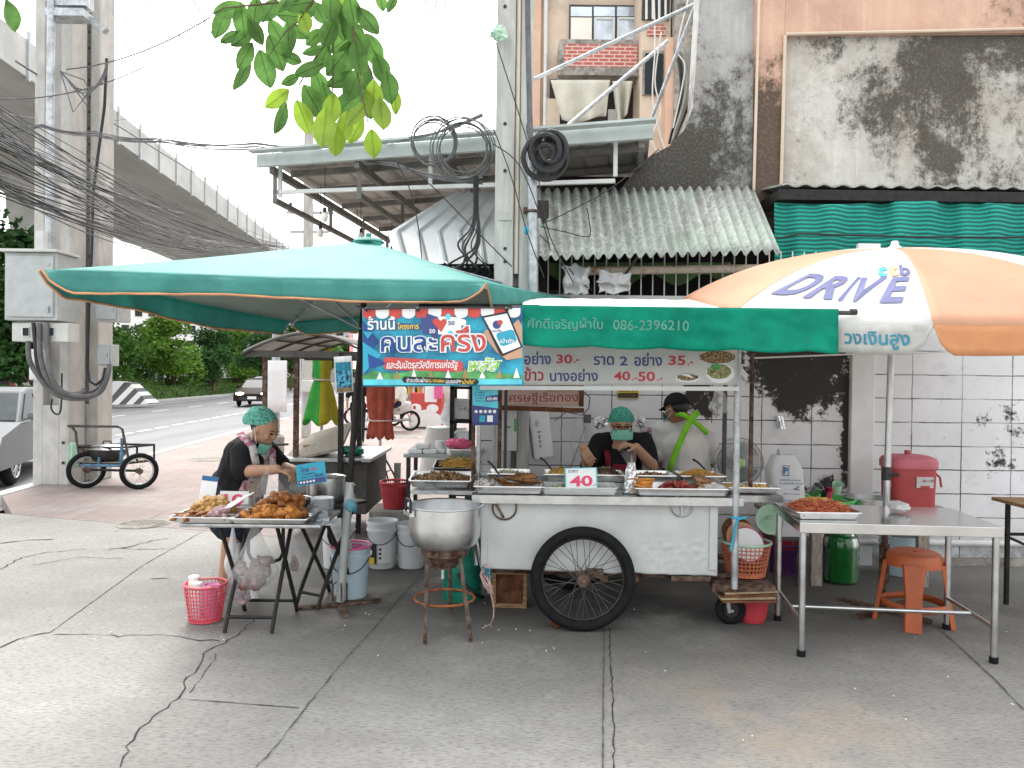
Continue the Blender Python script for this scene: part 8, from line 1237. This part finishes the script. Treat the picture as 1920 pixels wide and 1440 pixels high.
# shop row far centre
FD = 22.6; o = thing('drink_stall', 'red and white drink freezer stall with bottle shelves in the distance', 'stall', (XD(800, FD), FD, 0)); a, c = P(768, 799, FD), P(829, 756, FD); b = MB(); b.box(((a.x + c.x) / 2, FD + .35, .55), (c.x - a.x, .7, 1.0)); b.build('freezer', MT['poster_red'], o, bevel=.03); b = MB(); b.grid(lambda s, t: V((a.x + .02 + (c.x - a.x - .04) * s, FD - .012, .06 + t * (.3 + .2 * math.sin(s * 3.1)))), 14, 2); b.build('wave_print', MT['foam'], o)
for u, v in ((779, 763), (811, 764)): b = MB(); b.sph(P(u, v + 2, FD - .02), (.18, .01, .13), 14, 8); e_ = b.build('oval_print', MT['ink_white'], o)
b = MB(); b.box((XD(790, FD), FD + .9, 1.35), (1.9, .1, 1.3)); b.build('back_board', MT['box_pale'], o); b = MB()
for z in (.98, 1.33): b.box((XD(775, FD), FD + .5, z), (1.2, .5, .03))
b.build('shelf', MT['steel_dull'], o); b = MB(); b.box(P(808, 738, FD), (.36, .05, .5)); b.build('menu_board', MT['ink_white'], o); b = MB(); b.box(P(822, 735, FD - .1), (.24, .05, .4)); b.build('pink_board', MT['magenta_plastic'], o)
for k in range(12):
    x = XD(745 + 4.6 * k, FD); b = MB(); b.lathe([(0, 0), (.035, 0), (.04, .03), (.038, .15), (.015, .21), (.014, .25), (0, .25)], (x, FD + .4, 1.0), 10); tag(b.build('drink_bottle', MT[('ink_yellow', 'ink_orange', 'foam', 'wood_dark')[k % 4]], smooth=True), ('yellow', 'orange', 'white', 'dark brown')[k % 4] + ' bottle on the drink stall shelf', 'bottle', 'bottles on the drink stall shelf')
for k in range(3):
    b = MB(); b.sph((XD(750 + 14 * k, FD), FD + .4, 1.47), (.14, .1, .12), 12, 8); tag(b.build('glass_jar', MT['glass_dark'], smooth=True), 'dark round jar on the top shelf of the drink stall', 'jar', 'jars on the drink stall shelf')
o = thing('shop_house', 'grey two storey shop row across the end of the lane behind the stalls', 'building', (.8, 27, 0)); b = MB(); b.box((2.2, 31, 3), (7.5, 8, 6)); b.build('wall', MT['pole_pale'], o)
for k in range(3): b = MB(); b.box((-.6 + 2.3 * k, 26.95, 1.3), (1.9, .1, 2.5)); b.build('shutter', MT['steel_dull'], o); b = MB(); b.box((-.6 + 2.3 * k, 26.95, 4.3), (1.5, .1, 1.2)); b.build('window', MT['glass_dark'], o)
b = MB(); b.add([(XD(655, 20.5), 20.5, P(660, 692, 20.5).z), (XD(745, 20.5), 20.5, P(660, 692, 20.5).z), (XD(745, 22.5), 22.5, 2.75), (XD(655, 22.5), 22.5, 2.75)], [(0, 1, 2, 3)]); mk('awning_stripe', (.6, .1, .1), .7, 0, .1); aw2 = thing('striped_awning', 'red and white striped awning far behind the blue banner', 'awning', (XD(700, 21), 21, 2)); b.build('cloth', MT['foam'], aw2, thick=.01)
for k in range(6):
    b = MB(); x = lambda u, D: XD(u, D); u0 = 655 + 15 * k; b.add([(x(u0, 20.5), 20.49, P(660, 692, 20.5).z + .012), (x(u0 + 7, 20.5), 20.49, P(660, 692, 20.5).z + .012), (x(u0 + 7, 22.5), 22.5, 2.765), (x(u0, 22.5), 22.5, 2.765)], [(0, 1, 2, 3)]); b.build('stripe', MT['awning_stripe'], aw2, thick=.006)
# rack, tables and packs between cart and lane
RD = 7.9; o = thing('metal_rack', 'black metal rack with pale crates left of the tall concrete pole', 'rack', (XD(866, RD), RD + .2, 0)); 
for u in (848, 884):
    for dd in (0, .45): b = MB(); b.box((XD(u, RD), RD + dd, .85), (.04, .04, 1.7)); b.build('post', MT['black_metal'], o)
for z in (.35, .75, 1.1, 1.45): b = MB(); b.box((XD(866, RD), RD + .22, z), (.24, .48, .025)); b.build('shelf', MT['black_metal'], o)
for z, m_, l in ((.36, 'box_pale', 'pale crate on the lowest shelf of the black rack'), (.765, 'foam', 'white crate on the middle shelf of the black rack'), (1.115, 'steel_dull', 'grey metal bin on the upper shelf of the black rack'), (1.465, 'box_pale', 'pale box on top of the black rack')): b = MB(); b.box((XD(866, RD), RD + .2, z + .115), (.17, .36, .21)); b.box((XD(866, RD), RD + .015, z + .13), (.08, .02, .03)); tag(b.build('crate', MT[m_], bevel=.006), l, 'crate')
TD = 6.75; ztb = P(800, 852, TD).z; o = thing('plastic_table', 'dark folding table holding foam boxes and a pink bag behind the aluminium pot', 'table', (XD(825, TD), 7.0, 0)); b = MB(); b.box((XD(822, TD), TD + .3, ztb - .015), (.6, .6, .03)); b.build('tabletop', MT['box_grey'], o, bevel=.005)
for x, y in ((-.26, .04), (.26, .04), (-.26, .56), (.26, .56)): b = MB(); b.box((XD(822, TD) + x, TD + y, ztb / 2 - .02), (.035, .035, ztb - .03)); b.build('leg', MT['black_plastic'], o)
for k, (dx, dy, dz) in enumerate(((-.2, .1, 0), (-.07, .1, 0), (-.14, .1, .045), (.0, .14, 0), (-.2, .28, 0))): p = V((XD(822, TD) + dx, TD + dy, ztb + .022 + dz)); b = MB(); b.box(p, (.125, .15, .042)); tag(b.build('foam_box', MT['foam'], bevel=.012), 'white foam food box stacked on the dark folding table', 'box', 'foam boxes on the dark table')
b = MB(); p = V((XD(824, TD) + .0, TD + .12, ztb + .06)); b.lathe([(0, -.06), (.04, -.06), (.045, .05), (0, .05)], p, 18); tag(b.build('cup_stack', MT['foam'], smooth=True), 'white paper roll beside the foam boxes', 'roll'); tray('grey steel box tray under the pink mesh bag', 0, 0, 6.5, 6.8, ztb, .07, x=(XD(842, 6.5), XD(905, 6.5))); b = MB(); b.sph((XD(863, 6.6), 6.62, ztb + .11), (.12, .08, .045), 22, 12, amp=.4, fr=5); tag(b.build('pink_bag', MT['pink_plastic'], smooth=True), 'bright pink mesh bag on the grey steel box tray', 'bag')
for k in range(1): bagobj('cup_sleeve_bag', 'white bag of stacked cups standing on the white cloth table', P(840, 800, 9.2), .1, .36, 'bag_white', 15, .4); p = P(840, 800, 9.2)
b = MB(); b.grid(lambda s, t: V((p.x - .02 + (.24 + .1 * t) * math.cos(s * 6.283), p.y + (.22 + .08 * t) * math.sin(s * 6.283), p.z - .005 - (p.z - .35) * t)), 32, 8, True); b.lathe([(0, p.z - .004), (.24, p.z - .005)], (p.x - .02, p.y, 0), 24); tag(b.build('cloth_table', MT['cloth_white'], smooth=True), 'small round table under a white cloth left of the black rack', 'table')
p = P(741, 950, 6.9); lattice('red_basket', 'red plastic basket on a grey block in front of the red umbrella tripod', 'basket', (p.x, 6.9, P(741, 952, 6.9).z), .1, .138, .235, 'red_plastic', 9, 40); zz = P(741, 952, 6.9).z; b = MB(); b.lathe([(0, .008), (.094, .01), (.13, .2)], (p.x, 6.9, zz), 26); tag(b.build('basket_bag', MT['red_matte'], smooth=True), 'red liner inside the red basket', 'liner'); b = MB(); b.box((p.x, 6.95, zz / 2), (.42, .4, zz - .004)); tag(b.build('concrete_block', MT['concrete_old'], bevel=.01), 'stained concrete block carrying the red basket', 'block'); b = MB(); b.cyl((XD(747, 8), 8, 0), (XD(747, 8), 8, P(747, 868, 8).z), .035); tag(b.build('pipe_stub', MT['pole_concrete'], smooth=True), 'short grey pipe stub right of the red umbrella tripod', 'pipe')
b = MB(); b.box(P(950, 800, 6.08) + V((0, 0, .02)), (.16, .01, .42)); o = tag(b.build('pole_notice', MT['box_pale']), 'pale painted notice ending in 1 on the concrete pole', 'notice'); M = face(P(958, 797, 6.07), (1, 0, 0), (0, 0, 1)); text('lettering', '-1', MT['ink_green'], o, M, .1, None, .02)
bagobj('hanging_bag', 'dark grey rubbish bag hanging right of the concrete pole', P(975, 850, 6.35), .07, .42, 'frame_steel', 19, .3)
b = MB(); b.tube([P(1095, 735, 6.5), P(1106, 745, 6.5), P(1104, 765, 6.5), P(1093, 778, 6.5), P(1060, 772, 6.5)], .006, 6); b.box(P(1101, 785, 6.52), (.06, .05, .07)); b.tube([P(1097, 800, 6.55), P(1062, 900, 6.55)], .004, 5); b.tube([P(1062, 772, 6.5), P(1040, 790, 6.5)], .004, 5); tag(b.build('wall_socket', MT['cable_grey'], smooth=False), 'socket with looping black wires on the wall right of the pink signboard', 'socket'); p = P(1086, 832, 6.35); b = MB(); b.box(P(1105, 858, 6.3), (.13, .1, .16)); tag(b.build('orange_box', MT['orange_plastic'], bevel=.01), 'orange plastic box on the shelf behind the serving woman', 'box')
b = MB(); b.grid(lambda s, t: P(1200 + 40 * s, 798 + 6 * s + t * 90, 6.4 + .03 * math.sin(s * 9)), 10, 10); tag(b.build('hanging_apron', MT['floral'], smooth=True, thick=.006), 'patterned cloth hung on the wall between the woman and the man', 'cloth')
b = MB(); b.box(P(1385, 693, 4.9), (.03, .25, .05), rotm(R(-25), 0, R(-40))); tag(b.build('tube_lamp', MT['white_frame'], bevel=.008), 'white lamp tube bracket on the cart post beside the menu banner', 'lamp'); b = MB(); b.tube([P(1395, 672, 5.2), P(1500, 668, 5.6), P(1600, 664, 6.3), P(1700, 664, 6.4), P(1830, 656, 6.4), P(1960, 664, 6.4)], .007, 6); tag(b.build('washing_line', MT['pipe_white']), 'white cable strung along the block wall under the umbrella', 'cable')
# ---------------------------------------------------------------- cables overhead
def SP(pts, m=6):
    o = []
    for k in range(len(pts) - 1):
        a, p, q, z = pts[max(k - 1, 0)], pts[k], pts[k + 1], pts[min(k + 2, len(pts) - 1)]
        for j in range(m): t = j / m; o.append(.5 * (2 * p + (q - a) * t + (2 * a - 5 * p + 4 * q - z) * t * t + (3 * p - a - 3 * q + z) * t ** 3))
    return o + [pts[-1]]
def cat_(p, q, sag, n=14): return [p.lerp(q, k / n) + V((0, 0, -sag * 4 * (k / n) * (1 - k / n))) for k in range(n + 1)]
r_ = random.Random(5)
for k in range(64):
    t = k / 63; b = MB(); u1 = 330 + 240 * r_.random(); p = P(-160 + 60 * r_.random(), 110 + 215 * t + r_.uniform(-12, 12), 5); q_ = P(u1, 466 + r_.uniform(-8, 14) - (570 - u1) * .02, 14 + r_.uniform(-2, 2)); b.tube(cat_(p, q_, r_.uniform(.02, .3)), r_.choice((.003, .004, .005, .007)), 5); tag(b.build('overhead_cable', MT['cable' if r_.random() < .8 else 'cable_grey'], smooth=True), 'black cable in the thick sagging bundle behind the pole pair', 'cable', 'cables of the thick sagging bundle')
for k in range(9):
    b = MB(); j = lambda s=6: r_.uniform(-s, s); pts = [P(-60, 226 + 34 * k / 8 + j(), 9.5), P(80, 236 + j(3), 9.6), P(178, 250 + j(5), 9.7), P(300, 264 + j(6), 9.3), P(480, 274 + j(7), 8.6), P(620, 270 + j(6), 7.8), P(740, 300 + 12 * k / 8 if k > 3 else 262 + j(4), 7), P(905, 335 + j(12) if k > 3 else 212 + j(14), 6.4)]; q_ = []
    for i in range(len(pts) - 1): q_ += [pts[i].lerp(pts[i + 1], t / 5) + V((0, 0, -.04 * math.sin(math.pi * t / 5))) for t in range(5)]
    b.tube(q_ + [pts[-1]], r_.choice((.004, .005, .007)), 5); tag(b.build('overhead_cable', MT['cable_grey'], smooth=True), 'cable of the tied bundle running from the pole pair to the tall concrete pole', 'cable', 'cables of the tied bundle')
for k, (a, c, D0, D1, l) in enumerate((((190, 0), (350, 182), 18, 40, 'thin wire crossing the sky right of the pole pair, lowest'), ((275, 0), (515, 245), 16, 38, 'thin wire in the sky left of the hanging leaves'), ((350, 0), (415, 118), 16, 30, 'short thin wire left of the leaves, upper'), ((362, 0), (520, 262), 15, 34, 'thin wire just left of the hanging leaves'), ((222, 0), (340, 180), 20, 40, 'thin faint wire between two sky wires'), ((800, -20), (786, 95), 14, 30, 'left one of three short wires in the bright sky gap'), ((824, -20), (792, 95), 14, 30, 'middle one of three short wires in the bright sky gap'), ((842, -20), (806, 95), 14, 30, 'right one of three short wires in the bright sky gap'), ((125, 130), (395, 32), 10.2, 9, 'dark wire climbing from the pole pair bracket to the leaves'), ((0, 186), (270, 126), 9.8, 10.5, 'slack wire from the left edge to the rear pole'), ((-20, 206), (250, 220), 9.6, 14, 'level wire below the rear pole bracket'), ((0, 262), (345, 400), 9, 20, 'straight diagonal wire across the viaduct'), ((30, 115), (540, 420), 10, 34, 'long straight wire slanting down in front of the viaduct'))):
    b = MB(); b.tube(cat_(P(*a, D0), P(*c, D1), .12), .009 if D1 < 25 else .014, 5); tag(b.build('sky_wire', MT['cable_grey']), l, 'wire')
b = MB()
for k in range(6): b.tube([P(118 + r_.uniform(-6, 6), 134, 10.2), P(150 + r_.uniform(-20, 15), 150 + 12 * k, 10.15), P(168, 172 + r_.uniform(-4, 4), 10.2), P(190 + r_.uniform(-6, 8), 155, 10.2), P(200, 118 + 4 * k, 10.3)], .008, 5)
tag(b.build('wire_tangle', MT['cable_grey']), 'tangle of wires between bolts high on the pole pair', 'wires')
def coil(label, u, v, D, ru, n, rw, mat='cable_grey', jit=6):
    o = thing('cable_coil', label, 'cable coil', P(u, v + ru, D), 'cable coils at the tall pole')
    for k in range(n):
        b = MB(); a0 = r_.uniform(0, 6); j2 = jit * .35; u2, v2 = u + r_.uniform(-j2, j2), v + r_.uniform(-j2, j2); pts = [P(u2 + (ru + (k - n / 2) * jit / n) * math.cos(a) * (1 - .006 * jit * math.sin(a0 * 3)) + r_.uniform(-.6, .6), v2 + (ru + (k - n / 2) * jit / n) * 1.05 * math.sin(a) + r_.uniform(-.6, .6), D + .012 * (k % 3) + .03 * math.sin(a + a0)) for a in [2 * math.pi * i / 28 for i in range(28)]]; b.tube(pts, rw, 6, closed=True); b.build('turn', MT[mat], o, True)
coil('thin loop of spare cable hanging left of the tall pole, left ring', 814, 266, 6.45, 42, 6, .0055, jit=9); coil('wide loop of spare cable nearest the left side of the tall pole', 868, 282, 6.35, 52, 8, .0055, jit=16); coil('thick dark coil of cable bound to the right of the tall pole', 1024, 287, 6.0, 29, 8, .02, 'cable', 26)
for k in range(9):
    b = MB(); w_ = r_.uniform(-5, 5); pts = [P(893 + w_, 330, 6.3), P(893 + w_, 395, 6.28), P(892 + w_ * 2.5, 430, 6.2), P(880 + w_ * 5, 465 + w_, 6.12), P(845 + 9 * k + w_, 498 + r_.uniform(-12, 12), 6.1), P(800 + 14 * k, 520 + r_.uniform(-8, 8), 6.3)]; b.tube(SP(pts), r_.choice((.004, .006, .009)), 5); tag(b.build('drop_cable', MT['cable'], smooth=True), 'cable of the dark bunch dropping left of the tall pole', 'cable', 'cables dropping left of the tall pole')
for k, (pts, l) in enumerate((([(930, 80), (975, 220), (1010, 340), (1030, 440), (1075, 530)], 'stay wire crossing the tall pole from upper left'), ([(925, 240), (958, 330), (990, 440), (1020, 520)], 'thin wire slanting across the lower tall pole'), ([(740, 300), (800, 340), (880, 420), (960, 500)], 'wire slanting from the tied bundle over the metal awning'), ([(745, 305), (770, 360), (785, 430), (792, 500)], 'wire dropping over the left of the metal awning'), ([(1015, 420), (1060, 400), (1150, 350), (1235, 280)], 'loose wire from the standpipe up to the curved wall'), ([(1014, 425), (1060, 435), (1104, 443), (1104, 410), (1100, 390)], 'looped wire on the corrugated awning'), ([(1012, 440), (1050, 480), (1080, 520), (1110, 545)], 'wire falling right of the standpipe'), ([(925, 270), (975, 312), (1018, 420), (1032, 470)], 'curved wire over the tall pole face'), ([(1240, 60), (1228, 150), (1238, 210), (1222, 260), (1236, 290)], 'pale wire dangling beside the curved wall'), ([(1226, -10), (1228, 90), (1224, 190), (1246, 280)], 'second pale wire dangling beside the curved wall'), ([(1290, 0), (1270, 90), (1284, 130), (1262, 240)], 'third pale wire dangling by the curved wall edge'))):
    b = MB(); pts = [P(u, v, 5.98 if k in (0, 1, 7) else 6.1 if k < 4 else 6.3 if k < 8 else 8.9) for u, v in pts]; b.tube(SP(pts), .0045 if k < 8 else .009, 5); tag(b.build('loose_wire', MT['cable' if k < 8 else 'pipe_white'], smooth=True), l, 'wire')
b = MB(); b.sph(P(935, 62, 6.02), (.06, .04, .05), 14, 10, amp=.8, fr=5); tag(b.build('insulator_knot', MT['mint_plastic'], smooth=False), 'green string knot tied high on the tall pole', 'knot')
for label, u0, v0, u1, v1, sd_ in (('torn white plastic sheet on the roof edge right of the tall pole', 1056, 498, 1104, 550, 2), ('crumpled white plastic bag bunched on the roof edge left of the orange umbrella', 1122, 510, 1182, 550, 7)):
    b = MB(); b.grid(lambda s, t: P(u0 + (u1 - u0) * s + 9 * NZ.noise(V((s * 4, t * 4, sd_))), v0 + (v1 - v0) * t + 10 * NZ.noise(V((s * 3, t * 2, sd_ + 4))), 6.3 + .07 * NZ.noise(V((s * 4, t * 3, sd_ + 9)))), 20, 16); tag(b.build('plastic_scrap', MT['bag_white'], smooth=True, thick=.004), label, 'plastic')
b = MB(); b.cyl(P(1172, 515, 6.4), P(1210, 460, 6.2), .012); tag(b.build('loose_rod', MT['frame_steel']), 'dark rod sticking up from the crumpled white bag', 'rod'); b = MB(); b.box(P(1628, 464, 6.55), (.19, .05, .06)); tag(b.build('white_slab', MT['white_paint'], bevel=.005), 'white block lying behind the top of the orange umbrella', 'block')
# ---------------------------------------------------------------- leaves hanging into the view
br = thing('leaf_branch', 'drooping branch with large green leaves hanging into the top of the view', 'branch', P(580, -60, 2.4)); b = MB()
tw = [[(600, -120), (600, -20), (560, 40), (535, 60), (500, 110)], [(600, -20), (625, 60), (624, 150), (622, 230)], [(610, -60), (660, 30), (690, 120), (720, 200)], [(560, 0), (470, 10), (420, 15), (390, 30)], [(640, -60), (700, -20), (740, -5)], [(625, 60), (590, 110), (560, 160)], [(660, 30), (668, 130), (690, 230)]]
for k, t_ in enumerate(tw): b.tube([P(u, v, 2.35 + .06 * (k % 3)) for u, v in t_], [.0035, .003, .0022, .0017, .0013][:len(t_)], 6)
b.build('twig', MT['bark'], br, True)
LV = [(430, 18, 60, 200), (415, 42, 66, 250), (455, 40, 62, 275), (478, 25, 62, 260), (455, 72, 52, 220), (505, 20, 60, 250), (460, 105, 55, 235), (455, 140, 66, 240), (497, 130, 70, 285), (518, 100, 66, 290), (541, 75, 70, 275), (520, 62, 55, 300), (545, 30, 50, 180), (572, 42, 50, 290), (576, 20, 55, 250), (600, 25, 50, 300), (520, 185, 56, 215), (527, 222, 62, 245), (569, 220, 64, 290), (588, 192, 70, 300), (600, 160, 60, 290), (580, 130, 60, 210), (605, 110, 56, 250), (588, 95, 44, 200), (616, 62, 60, 250), (640, 40, 70, 280), (662, 60, 70, 300), (650, 110, 66, 260), (672, 110, 66, 280), (682, 150, 70, 270), (662, 160, 66, 240), (640, 150, 60, 210), (650, 195, 66, 225), (630, 120, 56, 230), (700, 95, 66, 295), (715, 130, 60, 290), (730, 165, 66, 280), (742, 190, 48, 270), (700, 185, 66, 265), (716, 215, 66, 278), (668, 215, 60, 235), (668, 245, 56, 240), (699, 270, 58, 278), (690, 195, 55, 280), (608, 240, 80, 268), (630, 265, 60, 272), (645, 240, 60, 255), (622, 205, 60, 262), (612, 180, 50, 285), (560, 60, 48, 330), (548, 110, 40, 340), (430, 70, 40, 210), (735, 5, 40, 250), (715, 2, 38, 280), (690, 40, 60, 310), (676, 80, 60, 300), (640, 80, 60, 220), (620, 10, 60, 270), (590, 70, 44, 220), (560, 8, 60, 200), (535, 5, 50, 230), (640, 10, 66, 290), (480, 60, 50, 300), (660, 20, 60, 280), (545, 150, 40, 200)]
for (u, v, L_, an) in LV:
    D = 2.3 + .28 * r_.random(); c_ = P(u, v, D); a = R(an); ln = L_ * D / F; wd = ln * .29; d = V((math.cos(a), r_.uniform(-.35, .35), math.sin(a))).normalized(); s_ = d.cross(V((r_.uniform(-.6, .6), 1, r_.uniform(-.3, .3)))).normalized(); nn = d.cross(s_)
    b = MB(); b.grid(lambda s, t: c_ + d * ln * (t - .5) + s_ * wd * (2 * s - 1) * (max(0, math.sin(math.pi * min(1, t * .97 + .015))) ** .72) + nn * (.16 * wd * (2 * s - 1) ** 2 - .25 * wd * math.sin(t * 3.1) * .8), 6, 10); b.tube([c_ - d * ln * .62, c_ - d * ln * .5, c_ + d * ln * .45], .0011, 4); b.build('leaf', MT['leaf_young' if v > 205 and 590 < u < 720 or r_.random() < .12 else 'leaf_near'], br, True)
b = MB(); c_ = P(15, 25, 2.4); b.grid(lambda s, t: c_ + V((.028 * (2 * s - 1) * math.sin(math.pi * t) ** .8 + .02 * (t - .5), .02 * (2 * s - 1) ** 2, .05 - .1 * t)), 6, 10); tag(b.build('single_leaf', MT['leaf_near'], smooth=True), 'single green leaf at the top left corner', 'leaf')
